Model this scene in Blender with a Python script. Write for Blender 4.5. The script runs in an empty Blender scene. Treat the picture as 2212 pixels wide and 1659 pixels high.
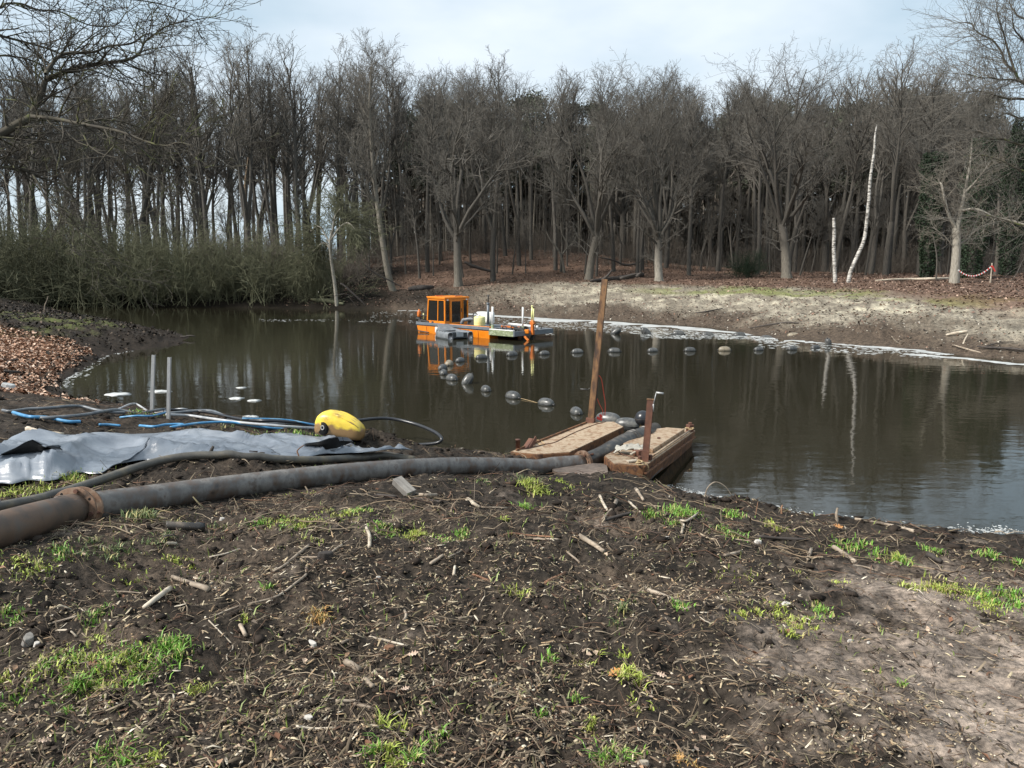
import bpy, math, random
import numpy as np
from mathutils import Vector, Matrix

random.seed(7)
R = math.radians
scene = bpy.context.scene
col = scene.collection

# ------------------------------------------------------------------ camera, sky, sun, exposure
EYE = 3.9                                   # metres above the water of the pond
PITCH = R(8.71)
FPX = 1661.0                                # focal length in pixels of a 2212 x 1659 picture
cam_data = bpy.data.cameras.new('camera')
cam_data.sensor_width = 36.0
cam_data.lens = 36.0 * FPX / 2212.0
cam_data.clip_start = 0.05
cam_data.clip_end = 2000
cam = bpy.data.objects.new('camera', cam_data)
col.objects.link(cam)
cam.location = (0, 0, EYE)
cam.rotation_euler = (R(90) - PITCH, 0, 0)
scene.camera = cam

SUN_EL, SUN_AZ = R(44), R(-112)              # behind thin cloud, from the left and a little behind
world = bpy.data.worlds.new('World')
scene.world = world
world.use_nodes = True
wn, wl = world.node_tree.nodes, world.node_tree.links
wn.clear()
out = wn.new('ShaderNodeOutputWorld')
bg = wn.new('ShaderNodeBackground')
bg.inputs['Strength'].default_value = 0.1
sky = wn.new('ShaderNodeTexSky')
sky.sky_type = 'NISHITA'
sky.sun_disc = False
sky.sun_elevation = SUN_EL
sky.sun_rotation = SUN_AZ
sky.air_density = 1.0
sky.dust_density = 2.0
tc = wn.new('ShaderNodeTexCoord')
mp = wn.new('ShaderNodeMapping')
mp.inputs['Scale'].default_value = (1.0, 1.0, 2.6)
n1 = wn.new('ShaderNodeTexNoise')
n1.inputs['Scale'].default_value = 2.3
n1.inputs['Detail'].default_value = 5
n1.inputs['Roughness'].default_value = 0.5
r1 = wn.new('ShaderNodeValToRGB')           # grey and white cloud
r1.color_ramp.elements[0].position = 0.36
r1.color_ramp.elements[0].color = (2.95, 3.85, 4.5, 1)
r1.color_ramp.elements[1].position = 0.66
r1.color_ramp.elements[1].color = (5.3, 5.75, 6.1, 1)
mix = wn.new('ShaderNodeMix')
mix.data_type = 'RGBA'
mix.inputs[0].default_value = 0.86          # nearly closed cloud
wl.new(tc.outputs['Generated'], mp.inputs['Vector'])
wl.new(mp.outputs['Vector'], n1.inputs['Vector'])
wl.new(n1.outputs['Fac'], r1.inputs['Fac'])
wl.new(sky.outputs['Color'], mix.inputs[6])
wl.new(r1.outputs['Color'], mix.inputs[7])
wl.new(mix.outputs[2], bg.inputs['Color'])
wl.new(bg.outputs['Background'], out.inputs['Surface'])

sun_data = bpy.data.lights.new('sun', 'SUN')
sun_data.energy = 3.4
sun_data.angle = R(14)
sun_data.color = (1.0, 0.95, 0.88)
sun = bpy.data.objects.new('sun', sun_data)
col.objects.link(sun)
sun_dir = Vector((math.sin(SUN_AZ) * math.cos(SUN_EL), math.cos(SUN_AZ) * math.cos(SUN_EL), math.sin(SUN_EL)))
sun.rotation_euler = sun_dir.to_track_quat('Z', 'Y').to_euler()
sun.location = (0, 0, 60)

scene.view_settings.view_transform = 'Standard'
scene.view_settings.look = 'None'
scene.view_settings.exposure = 0.9
scene.view_settings.gamma = 1.0
scene.view_settings.use_curve_mapping = False

# ------------------------------------------------------------------ noise
def _hash(ix, iy, seed):
    h = (ix.astype(np.int64) * 374761393 + iy.astype(np.int64) * 668265263 + seed * 974711) & 0xffffffff
    h = ((h ^ (h >> 13)) * 1274126177) & 0xffffffff
    h = ((h ^ (h >> 16)) * 2246822519) & 0xffffffff
    return ((h ^ (h >> 15)) & 0xffff) / 65535.0

def vnoise(x, y, seed=0):
    ix, iy = np.floor(x), np.floor(y)
    fx, fy = x - ix, y - iy
    fx, fy = fx * fx * fx * (fx * (fx * 6 - 15) + 10), fy * fy * fy * (fy * (fy * 6 - 15) + 10)
    a, b = _hash(ix, iy, seed), _hash(ix + 1, iy, seed)
    c, d = _hash(ix, iy + 1, seed), _hash(ix + 1, iy + 1, seed)
    return (a + (b - a) * fx) * (1 - fy) + (c + (d - c) * fx) * fy

def fbm(x, y, octaves=4, seed=0, gain=0.5):
    s, a, t = 0.0, 1.0, 0.0
    ca, sa = math.cos(0.6), math.sin(0.6)
    for k in range(octaves):
        s = s + a * (vnoise(x, y, seed + k * 17) - 0.5)
        t += a
        x, y = (ca * x - sa * y) * 2.03 + 11.3, (sa * x + ca * y) * 2.03 - 7.1
        a *= gain
    return s / t * 2.0                       # about -1 .. 1

def sstep(x, a, b):
    t = np.clip((x - a) / (b - a), 0, 1)
    return t * t * (3 - 2 * t)

# ------------------------------------------------------------------ pixels of the survey photo to the ground
CP, SP = math.cos(PITCH), math.sin(PITCH)
def ray(px, py):
    a, b = (px - 1106.0) / FPX, -(py - 829.5) / FPX
    return a, CP + b * SP, -SP + b * CP

def zp(px, py, z=0.0):                       # where the sight line meets the level z
    dx, dy, dz = ray(px, py)
    t = (z - EYE) / dz
    return Vector((dx * t, dy * t, z))

def dp(px, py, y):                           # where it is y metres away
    dx, dy, dz = ray(px, py)
    t = y / dy
    return Vector((dx * t, y, EYE + dz * t))

# ------------------------------------------------------------------ the pond and the ground
NEAR_PX = [(2212, 1150), (2080, 1158), (1900, 1140), (1700, 1110), (1550, 1085), (1440, 1054), (1330, 1040), (1230, 1012),
           (1100, 994), (1000, 985), (900, 978), (860, 968), (800, 948), (690, 930), (600, 915), (540, 903), (430, 888),
           (330, 884), (250, 876), (200, 866), (150, 852), (130, 838), (150, 815), (180, 798), (230, 768), (300, 752),
           (350, 742), (395, 730), (380, 722), (300, 706), (200, 689), (120, 674), (85, 666)]
FAR_PX = [(90, 661), (300, 662), (500, 664), (700, 667), (800, 668), (900, 669), (1010, 674), (1100, 681), (1300, 691),
          (1500, 704), (1620, 717), (1690, 732), (1800, 737), (1990, 755), (2080, 768), (2212, 779)]
POND = [zp(*p).xy for p in NEAR_PX] + [zp(*p).xy for p in FAR_PX]
POND = [(p.x, p.y) for p in POND] + [(27.0, 27.5), (25.0, 19.0), (16.5, 12.6)]
PA = np.array(POND)
PB = np.roll(PA, -1, axis=0)

def shore(x, y):
    """Signed distance to the water's edge, positive on land."""
    shp = x.shape
    x, y = x.ravel(), y.ravel()
    best = np.full(x.shape, 1e9)
    inside = np.zeros(x.shape, bool)
    for (ax, ay), (bx, by) in zip(PA, PB):
        ex, ey = bx - ax, by - ay
        L2 = ex * ex + ey * ey
        t = np.clip(((x - ax) * ex + (y - ay) * ey) / L2, 0, 1)
        best = np.minimum(best, (x - ax - t * ex) ** 2 + (y - ay - t * ey) ** 2)
        if by != ay:
            c = ((ay > y) != (by > y)) & (x < ex * (y - ay) / (by - ay) + ax)
            inside ^= c
    d = np.sqrt(best)
    return np.where(inside, -d, d).reshape(shp)

PIPE_BED = []                                # centre line of the discharge pipe, pressed into the ground
MOUNDS = []                                  # x, y, radius x, radius y, height
def far_weight(x, y):
    yt = 25 + 40 * sstep(-x, 4, 17)
    return sstep(y, yt - 3, yt + 4)

def base_height(x, y):
    sd = shore(x, y)
    near = np.hypot(x, y) < 45
    sd = sd + np.where(near, 0.28 * fbm(x * 1.1, y * 1.1, 3, 5), 0.7 * fbm(x * 0.5, y * 0.5, 3, 6))
    wf = far_weight(x, y)
    A_near = 2.15 - 0.42 * sstep(-x, -1, 5)
    z_near = A_near * (1 - np.exp(-np.maximum(sd, 0) / 6.0))
    z_far = 2.7 * (1 - np.exp(-np.maximum(sd, 0) / 15.0)) + 0.25 * sstep(sd, 0.2, 1.6)
    # the leaf covered rise in the wood
    z_far = z_far + 3.5 * np.exp(-(((x + 1) / 25.0) ** 2 + ((y - 112) / 19.0) ** 2))
    z_far = z_far + 1.3 * np.exp(-(((x + 42) / 25.0) ** 2 + ((y - 95) / 14.0) ** 2))
    z = z_near * (1 - wf) + z_far * wf
    bed = -np.minimum(1.4, 0.22 * np.maximum(-sd, 0))
    return np.where(sd > 0, z, bed), sd, wf

def height(x, y):
    x, y = np.asarray(x, float), np.asarray(y, float)
    z, sd, wf = base_height(x, y)
    r = np.hypot(x, y)
    land = sstep(sd, -0.3, 0.8)
    rough = 0.16 * fbm(x * 0.45, y * 0.45, 3, 21) + 0.085 * fbm(x * 1.9, y * 1.9, 3, 31)
    k = np.clip(22.0 / np.maximum(r, 1e-3), 0, 1)
    ridg = 1 - np.abs(fbm(x * 5.2, y * 5.2, 3, 41))
    trodden = sandy(x, y)
    fine = (0.072 * (ridg - 0.75) + 0.030 * fbm(x * 14, y * 14, 3, 51)) * k * (1 - 0.65 * trodden)
    fine_far = 0.15 * fbm(x * 1.1, y * 1.1, 4, 61) * (1 - k) * sstep(wf + (r > 24), 0, 1)
    z = z + land * (rough + fine + fine_far)
    for mx, my, rx, ry, h in MOUNDS:
        e = np.exp(-(((x - mx) / rx) ** 2 + ((y - my) / ry) ** 2))
        z = z + h * e * (1 + 0.55 * fbm(x * 5, y * 5, 4, 71))
    if PIPE_BED:
        bd, bz = np.full(x.shape, 1e9), np.zeros(x.shape)
        for (ax, ay, az), (bx, by, b_z) in zip(PIPE_BED, PIPE_BED[1:]):
            ex, ey = bx - ax, by - ay
            t = np.clip(((x - ax) * ex + (y - ay) * ey) / (ex * ex + ey * ey), 0, 1)
            q = (x - ax - t * ex) ** 2 + (y - ay - t * ey) ** 2
            bz = np.where(q < bd, az + t * (b_z - az), bz)
            bd = np.minimum(bd, q)
        bd = np.sqrt(bd)
        w = 1 - sstep(bd, 0.25, 1.5)
        z = z * (1 - w) + (bz - 0.145 + 0.03 + 0.5 * (fine + 0.4 * rough) * sstep(bd, 0.05, 0.3)) * w
    return z

def sandy(x, y):
    """1 on the bare trodden sand towards the near right."""
    n = 0.55 * fbm(x * 1.3, y * 1.3, 4, 81)
    n = n + 0.5 * fbm(x * 6.5, y * 6.5, 3, 83)
    a = 1.15 * np.exp(-(((x - 3.0) / 1.3) ** 2 + ((y - 3.4) / 1.9) ** 2))
    b = 0.75 * np.exp(-(((x - 3.7) / 1.5) ** 2 + ((y - 5.9) / 0.9) ** 2))
    return np.clip((np.maximum(a, b) + n * 0.85 - 0.22) * 1.25, 0, 1)

def gp(px, py):
    """Where the sight line through a pixel meets the ground (or the water)."""
    dx, dy, dz = ray(px, py)
    t = np.geomspace(1.6, 260, 420)
    hx = np.maximum(height(dx * t, dy * t), 0.0)
    below = (EYE + dz * t) < hx
    if not below.any():
        return Vector((dx * 120, dy * 120, float(height(dx * 120, dy * 120))))
    i = int(np.argmax(below))
    t = np.linspace(t[max(i - 1, 0)], t[i], 60)
    hx = np.maximum(height(dx * t, dy * t), 0.0)
    j = int(np.argmax((EYE + dz * t) < hx))
    return Vector((dx * t[j], dy * t[j], float(hx[j])))

def hz(x, y):
    return float(height(np.array([x]), np.array([y]))[0])

def build_pipe_bed():
    pts = [dp(*p) for p in [(-130, 1176, 5.15), (0, 1147, 5.85), (165, 1107, 6.85), (215, 1094, 7.15), (300, 1075, 7.75), (430, 1056, 8.65), (583, 1037, 9.65), (800, 1022, 11.0), (1002, 1013, 12.1), (1150, 1006, 13.1)]]
    s = np.linspace(0, 1, len(pts))
    c = [np.polyfit(s, [p[k] for p in pts], 4 if k < 2 else 3) for k in range(3)]
    return [tuple(float(np.polyval(c[k], q)) for k in range(3)) for q in np.linspace(0, 1, 30)]
PIPE_BED = build_pipe_bed()
for px, py, rx, ry, h in [(560, 1012, 1.1, 0.5, 0.16), (822, 968, 0.75, 0.38, 0.30), (740, 955, 0.5, 0.3, 0.12),
                          (1425, 1042, 0.55, 0.35, -0.22), (1565, 1100, 0.55, 0.3, 0.12), (1345, 1120, 0.6, 0.35, 0.10), (1150, 1060, 0.35, 0.22, 0.08),
                          (8, 655, 2.4, 2.4, 0.35), (310, 735, 3.0, 2.0, 0.35), (1780, 1130, 0.9, 0.3, 0.06),
                          (1100, 1420, 0.35, 0.18, 0.05), (1130, 1312, 0.3, 0.14, 0.06), (300, 868, 1.0, 0.4, 0.12),
                          (1880, 735, 4.0, 1.6, 0.35), (1260, 670, 7, 2, 0.3), (2000, 690, 5, 2, 0.3), (1700, 700, 5, 2, 0.25)]:
    g = gp(px, py)
    MOUNDS.append((g.x, g.y, rx, ry, h))

# ------------------------------------------------------------------ mesh helpers
def make_mesh(name, v, f, smooth=False, cols=None):
    me = bpy.data.meshes.new(name)
    me.from_pydata(v, [], f)
    if smooth:
        me.polygons.foreach_set('use_smooth', np.ones(len(me.polygons), bool))
    if cols is not None:
        at = me.color_attributes.new('tint', 'FLOAT_COLOR', 'POINT')
        at.data.foreach_set('color', np.asarray(cols, np.float32).ravel())
    me.update()
    return me

def np_mesh(name, v, faces, smooth=False, cols=None):
    """v: (n,3); faces: list of (m,k) int arrays."""
    me = bpy.data.meshes.new(name)
    v = np.asarray(v, np.float32)
    me.vertices.add(len(v))
    me.vertices.foreach_set('co', v.ravel())
    loops = np.concatenate([np.asarray(f, np.int32).ravel() for f in faces])
    sizes = np.concatenate([np.full(len(f), f.shape[1], np.int32) for f in faces])
    me.loops.add(len(loops))
    me.loops.foreach_set('vertex_index', loops)
    me.polygons.add(len(sizes))
    me.polygons.foreach_set('loop_start', np.concatenate([[0], np.cumsum(sizes)[:-1]]).astype(np.int32))
    if smooth:
        me.polygons.foreach_set('use_smooth', np.ones(len(sizes), bool))
    me.update(calc_edges=True)
    me.validate()
    if cols is not None:
        at = me.color_attributes.new('tint', 'FLOAT_COLOR', 'POINT')
        at.data.foreach_set('color', np.asarray(cols, np.float32).ravel())
    return me

def put(name, me, mat=None, parent=None, loc=None, rot=None, **props):
    o = bpy.data.objects.new(name, me)
    col.objects.link(o)
    if mat is not None and me is not None and not me.materials:
        me.materials.append(mat)
    if parent is not None:
        o.parent = parent
    if loc is not None:
        o.location = loc
    if rot is not None:
        o.rotation_euler = rot
    for k, val in props.items():
        o[k] = val
    return o

def thing(name, label, cat, loc=(0, 0, 0), rot=(0, 0, 0), group=None):
    o = bpy.data.objects.new(name, None)
    o.empty_display_size = 0.2
    col.objects.link(o)
    o.location, o.rotation_euler = loc, rot
    o['label'], o['category'] = label, cat
    if group:
        o['group'] = group
    return o

def copy_tree(o, parent=None):
    c = o.copy()
    col.objects.link(c)
    if parent is not None:
        c.parent = parent
    for ch in list(o.children):
        copy_tree(ch, c)
    return c

class MB:
    def __init__(self):
        self.v, self.f = [], []

    def add(self, vs, fs):
        n = len(self.v)
        self.v += [tuple(p) for p in vs]
        self.f += [tuple(i + n for i in f) for f in fs]
        return self

    def box(self, c, s, m=None):
        vs = [Vector((sx * s[0] / 2, sy * s[1] / 2, sz * s[2] / 2)) for sz in (-1, 1) for sy in (-1, 1) for sx in (-1, 1)]
        if m is not None:
            vs = [m @ p for p in vs]
        vs = [p + Vector(c) for p in vs]
        return self.add(vs, [(0, 2, 3, 1), (4, 5, 7, 6), (0, 1, 5, 4), (2, 6, 7, 3), (0, 4, 6, 2), (1, 3, 7, 5)])

    def bar(self, a, b, w, h=None, up=(0, 0, 1)):
        a, b = Vector(a), Vector(b)
        h = w if h is None else h
        d = (b - a).normalized()
        u = Vector(up)
        if abs(d.dot(u)) > 0.95:
            u = Vector((0, 1, 0))
        s = d.cross(u).normalized()
        t = s.cross(d)
        m = Matrix((d, s, t)).transposed()
        return self.box((a + b) / 2, ((b - a).length, w, h), m)

    def prism(self, poly, z0, z1):
        n = len(poly)
        vs = [(p[0], p[1], z0) for p in poly] + [(p[0], p[1], z1) for p in poly]
        fs = [tuple(range(n - 1, -1, -1)), tuple(range(n, 2 * n))]
        fs += [(i, (i + 1) % n, n + (i + 1) % n, n + i) for i in range(n)]
        return self.add(vs, fs)

    def loft(self, low, high):
        n = len(low)
        fs = [tuple(range(n - 1, -1, -1)), tuple(range(n, 2 * n))]
        fs += [(i, (i + 1) % n, n + (i + 1) % n, n + i) for i in range(n)]
        return self.add(list(low) + list(high), fs)

    def tube(self, pts, rad, n=8, caps=True, wob=0.0):
        pts = [Vector(p) for p in pts]
        if not hasattr(rad, '__len__'):
            rad = [rad] * len(pts)
        k0 = len(self.v)
        d = (pts[1] - pts[0]).normalized()
        u = d.orthogonal().normalized()
        for i, p in enumerate(pts):
            nd = (pts[min(i + 1, len(pts) - 1)] - pts[max(i - 1, 0)])
            nd = nd.normalized() if nd.length > 1e-9 else d
            u = (u - nd * u.dot(nd))
            u = u.normalized() if u.length > 1e-6 else nd.orthogonal().normalized()
            w = nd.cross(u)
            for k in range(n):
                a = 2 * math.pi * k / n
                r = rad[i] * (1 + (random.uniform(-wob, wob) if wob else 0))
                self.v.append(tuple(p + (u * math.cos(a) + w * math.sin(a)) * r))
            d = nd
        for i in range(len(pts) - 1):
            for k in range(n):
                a, b = k0 + i * n + k, k0 + i * n + (k + 1) % n
                self.f.append((a, b, b + n, a + n))
        if caps:
            self.f.append(tuple(range(k0 + n - 1, k0 - 1, -1)))
            e = k0 + (len(pts) - 1) * n
            self.f.append(tuple(range(e, e + n)))
        return self

    def lathe(self, prof, n=20, m=None):
        """prof: (radius, height) pairs turned round local z; m places it."""
        k0 = len(self.v)
        for r, h in prof:
            for k in range(n):
                a = 2 * math.pi * k / n
                p = Vector((r * math.cos(a), r * math.sin(a), h))
                self.v.append(tuple(m @ p if m is not None else p))
        for i in range(len(prof) - 1):
            for k in range(n):
                a, b = k0 + i * n + k, k0 + i * n + (k + 1) % n
                self.f.append((a, b, b + n, a + n))
        return self

    def build(self, name, mat, parent=None, smooth=False, bevel=0.0, loc=None, rot=None, **props):
        me = make_mesh(name, self.v, self.f, smooth)
        o = put(name, me, mat, parent, loc, rot, **props)
        if bevel:
            b = o.modifiers.new('bevel', 'BEVEL')
            b.width, b.segments, b.limit_method = bevel, 2, 'ANGLE'
        return o

def smooth_path(pts, n=8):
    """Catmull-Rom through pts."""
    pts = [Vector(p) for p in pts]
    if len(pts) < 3:
        return [pts[0].lerp(pts[-1], i / n) for i in range(n + 1)]
    P = [2 * pts[0] - pts[1]] + pts + [2 * pts[-1] - pts[-2]]
    o = []
    for i in range(1, len(P) - 2):
        a, b, c, d = P[i - 1:i + 3]
        for k in range(n):
            t = k / n
            o.append(0.5 * ((2 * b) + (c - a) * t + (2 * a - 5 * b + 4 * c - d) * t * t + (3 * b - a - 3 * c + d) * t ** 3))
    o.append(pts[-1])
    return o

def prisms(p0, p1, r0, r1, sides=3):
    """Many thin tapered sticks at once: (n,3) ends, (n,) radii -> verts, faces."""
    p0, p1 = np.asarray(p0, float), np.asarray(p1, float)
    r0, r1 = np.asarray(r0, float), np.asarray(r1, float)
    d = p1 - p0
    d /= np.maximum(np.linalg.norm(d, axis=1, keepdims=True), 1e-9)
    ref = np.where(np.abs(d[:, 2:3]) > 0.9, np.array([[1.0, 0, 0]]), np.array([[0, 0, 1.0]]))
    u = np.cross(d, ref)
    u /= np.linalg.norm(u, axis=1, keepdims=True)
    w = np.cross(d, u)
    n = len(p0)
    V = np.empty((n, 2 * sides, 3))
    for k in range(sides):
        a = 2 * math.pi * k / sides
        o = u * math.cos(a) + w * math.sin(a)
        V[:, k] = p0 + o * r0[:, None]
        V[:, sides + k] = p1 + o * r1[:, None]
    b = (np.arange(n) * 2 * sides)[:, None]
    F = np.concatenate([b + np.array([[k, (k + 1) % sides, sides + (k + 1) % sides, sides + k]]) for k in range(sides)])
    return V.reshape(-1, 3), F

# ------------------------------------------------------------------ materials
def mat(name, stops, scale=4.0, rough=0.7, bump=0.3, detail=6.0, stretch=(1, 1, 1), metallic=0.0, coord='Object',
        bump_scale=None, vary=0.0, tint=False, spec=0.5, rough2=None, dist=0.02, contrast=(0.3, 0.7)):
    m = bpy.data.materials.new(name)
    m.use_nodes = True
    nt = m.node_tree
    N, L = nt.nodes, nt.links
    b = N['Principled BSDF']
    b.inputs['Roughness'].default_value = rough
    b.inputs['Metallic'].default_value = metallic
    b.inputs['Specular IOR Level'].default_value = spec
    t = N.new('ShaderNodeTexCoord')
    mp_ = N.new('ShaderNodeMapping')
    mp_.inputs['Scale'].default_value = stretch
    L.new(t.outputs[coord], mp_.inputs['Vector'])
    no = N.new('ShaderNodeTexNoise')
    no.inputs['Scale'].default_value = scale
    no.inputs['Detail'].default_value = detail
    no.inputs['Roughness'].default_value = 0.62
    L.new(mp_.outputs['Vector'], no.inputs['Vector'])
    ra = N.new('ShaderNodeValToRGB')
    cr = ra.color_ramp
    lo, hi = contrast
    for i, c in enumerate(stops):
        p = lo + (hi - lo) * i / max(len(stops) - 1, 1)
        if i < 2:
            e = cr.elements[i]
            e.position = p
        else:
            e = cr.elements.new(p)
        e.color = (c[0], c[1], c[2], 1)
    if len(stops) == 1:
        cr.elements[1].color = cr.elements[0].color
    L.new(no.outputs['Fac'], ra.inputs['Fac'])
    c = ra.outputs['Color']
    if tint:
        at = N.new('ShaderNodeAttribute')
        at.attribute_name = 'tint'
        mx = N.new('ShaderNodeMix')
        mx.data_type, mx.blend_type = 'RGBA', 'MULTIPLY'
        mx.inputs[0].default_value = 1.0
        L.new(c, mx.inputs[6])
        L.new(at.outputs['Color'], mx.inputs[7])
        c = mx.outputs[2]
    if vary:
        oi = N.new('ShaderNodeObjectInfo')
        mr = N.new('ShaderNodeMapRange')
        mr.inputs['To Min'].default_value = 1 - vary
        mr.inputs['To Max'].default_value = 1 + vary
        L.new(oi.outputs['Random'], mr.inputs['Value'])
        hs = N.new('ShaderNodeHueSaturation')
        L.new(mr.outputs['Result'], hs.inputs['Value'])
        L.new(c, hs.inputs['Color'])
        c = hs.outputs['Color']
    L.new(c, b.inputs['Base Color'])
    if rough2 is not None:
        mr = N.new('ShaderNodeMapRange')
        mr.inputs['From Min'].default_value, mr.inputs['From Max'].default_value = lo, hi
        mr.inputs['To Min'].default_value, mr.inputs['To Max'].default_value = rough, rough2
        L.new(no.outputs['Fac'], mr.inputs['Value'])
        L.new(mr.outputs['Result'], b.inputs['Roughness'])
    if bump:
        n2 = no
        if bump_scale:
            n2 = N.new('ShaderNodeTexNoise')
            n2.inputs['Scale'].default_value = bump_scale
            n2.inputs['Detail'].default_value = 5
            L.new(mp_.outputs['Vector'], n2.inputs['Vector'])
        bu = N.new('ShaderNodeBump')
        bu.inputs['Strength'].default_value = bump
        bu.inputs['Distance'].default_value = dist
        L.new(n2.outputs['Fac'], bu.inputs['Height'])
        L.new(bu.outputs['Normal'], b.inputs['Normal'])
    return m

M = {}
M['rust'] = mat('rusty_steel', [(0.04, 0.02, 0.013), (0.12, 0.05, 0.024), (0.21, 0.098, 0.042), (0.07, 0.034, 0.02), (0.17, 0.09, 0.052)], 5, 0.75, 0.25, rough2=0.9, bump_scale=60, dist=0.004)
M['rust_deck'] = mat('rusty_deck_plate', [(0.10, 0.056, 0.033), (0.26, 0.178, 0.108), (0.38, 0.295, 0.205), (0.19, 0.10, 0.048), (0.34, 0.26, 0.178)], 5.0, 0.75, 0.3, bump_scale=50, dist=0.004, contrast=(0.28, 0.72))
M['rust_red'] = mat('red_rust_plate', [(0.06, 0.03, 0.022), (0.12, 0.05, 0.03), (0.17, 0.075, 0.045)], 6, 0.75, 0.25, bump_scale=50, dist=0.004)
M['rust_orange'] = mat('orange_rust_post', [(0.025, 0.017, 0.013), (0.085, 0.042, 0.02), (0.20, 0.105, 0.042), (0.06, 0.03, 0.019)], 2.4, 0.7, 0.25, stretch=(3, 3, 1), bump_scale=40, dist=0.004)
M['pipe'] = mat('worn_grey_steel_pipe', [(0.035, 0.029, 0.025), (0.105, 0.072, 0.052), (0.11, 0.099, 0.09), (0.18, 0.165, 0.15), (0.08, 0.057, 0.043)], 3.4, 0.28, 0.2, stretch=(1.8, 1, 1), rough2=0.6, bump_scale=35, dist=0.004, contrast=(0.3, 0.68))
M['pipe_brown'] = mat('rust_brown_steel_pipe', [(0.028, 0.023, 0.02), (0.075, 0.055, 0.042), (0.125, 0.08, 0.054), (0.10, 0.086, 0.074)], 3.0, 0.5, 0.2, rough2=0.65, bump_scale=35, dist=0.004)
M['flange'] = mat('rusty_flange', [(0.07, 0.045, 0.03), (0.2, 0.115, 0.07), (0.32, 0.235, 0.17)], 9, 0.7, 0.25, bump_scale=60, dist=0.004)
M['rubber'] = mat('dusty_black_rubber', [(0.02, 0.018, 0.016), (0.05, 0.044, 0.038), (0.15, 0.12, 0.09)], 7, 0.4, 0.2, bump_scale=40, dist=0.004, contrast=(0.35, 0.75))
M['hose'] = mat('muddy_grey_hose', [(0.05, 0.046, 0.04), (0.095, 0.088, 0.075), (0.17, 0.14, 0.095)], 4, 0.5, 0.12, bump_scale=40, dist=0.004)
M['hose_thin'] = mat('grey_plastic_hose', [(0.07, 0.08, 0.09), (0.13, 0.145, 0.16), (0.2, 0.2, 0.2)], 5, 0.4, 0.05)
M['hose_black'] = mat('black_plastic_hose', [(0.012, 0.013, 0.016), (0.028, 0.03, 0.035)], 6, 0.3, 0.05)
M['hose_blue'] = mat('blue_plastic_hose', [(0.04, 0.16, 0.32), (0.07, 0.26, 0.48), (0.2, 0.36, 0.5)], 6, 0.4, 0.05)
M['hose_pale'] = mat('pale_plastic_hose', [(0.3, 0.31, 0.32), (0.48, 0.49, 0.5)], 6, 0.4, 0.05)
M['blue'] = mat('blue_coupling', [(0.02, 0.05, 0.38), (0.03, 0.07, 0.5)], 8, 0.4, 0.0)
M['tarp'] = mat('sky_sheen_plastic_sheet', [(0.125, 0.143, 0.172), (0.185, 0.208, 0.242), (0.26, 0.278, 0.302)], 0.9, 0.25, 0.45, rough2=0.38, bump_scale=4.0, dist=0.035, spec=0.9, stretch=(1.0, 2.2, 1))  # black plastic; the pale sheen of reflected sky is put into its colour
M['yellow'] = mat('dirty_yellow_plastic', [(0.25, 0.16, 0.06), (0.62, 0.44, 0.05), (0.75, 0.55, 0.06)], 2.4, 0.38, 0.06, contrast=(0.3, 0.52))
def stain_low(m):
    """Dried mud that has settled over the lower side of the float."""
    N, L = m.node_tree.nodes, m.node_tree.links
    b = N['Principled BSDF']
    src = b.inputs['Base Color'].links[0].from_socket
    t = N.new('ShaderNodeTexCoord')
    sx = N.new('ShaderNodeSeparateXYZ')
    L.new(t.outputs['Generated'], sx.inputs['Vector'])
    no = N.new('ShaderNodeTexNoise')
    no.inputs['Scale'].default_value = 3.5
    no.inputs['Detail'].default_value = 5
    L.new(t.outputs['Object'], no.inputs['Vector'])
    ad = N.new('ShaderNodeMath')
    ad.operation = 'MULTIPLY_ADD'
    ad.inputs[1].default_value = 0.55
    L.new(no.outputs['Fac'], ad.inputs[0])
    L.new(sx.outputs['Z'], ad.inputs[2])
    mr = N.new('ShaderNodeMapRange')
    mr.inputs['From Min'].default_value, mr.inputs['From Max'].default_value = 0.74, 0.82
    L.new(ad.outputs[0], mr.inputs['Value'])
    mx = N.new('ShaderNodeMix')
    mx.data_type = 'RGBA'
    L.new(mr.outputs['Result'], mx.inputs[0])
    mx.inputs[6].default_value = (0.24, 0.145, 0.06, 1)
    L.new(src, mx.inputs[7])
    L.new(mx.outputs[2], b.inputs['Base Color'])
stain_low(M['yellow'])
M['mudstain'] = mat('dried_mud_stain', [(0.2, 0.12, 0.05), (0.32, 0.2, 0.09)], 12, 0.8, 0.3)
M['black'] = mat('black_void_shade', [(0.006, 0.006, 0.006), (0.012, 0.012, 0.012)], 6, 0.7, 0.1, spec=0.15)  # near-black that paints the shade inside holes and under the sheet
M['galv'] = mat('galvanised_steel', [(0.34, 0.34, 0.34), (0.48, 0.48, 0.47)], 9, 0.45, 0.06, metallic=0.3)
M['iron'] = mat('dark_iron', [(0.03, 0.03, 0.03), (0.07, 0.065, 0.06)], 12, 0.55, 0.1)
M['buoy'] = mat('grey_float_plastic', [(0.028, 0.029, 0.029), (0.06, 0.061, 0.06), (0.13, 0.125, 0.11)], 6, 0.26, 0.1, rough2=0.45, bump_scale=20, vary=0.25, dist=0.005)
M['buoy_tan'] = mat('silty_float_plastic', [(0.09, 0.075, 0.055), (0.2, 0.17, 0.12), (0.26, 0.21, 0.15)], 6, 0.45, 0.1, vary=0.2)
M['orange'] = mat('orange_boat_paint', [(0.60, 0.165, 0.008), (0.74, 0.225, 0.012)], 2.5, 0.35, 0.03, contrast=(0.3, 0.6))
M['orange_dk'] = mat('worn_orange_paint', [(0.30, 0.07, 0.01), (0.55, 0.14, 0.015), (0.65, 0.24, 0.06)], 7, 0.5, 0.1)
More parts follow.
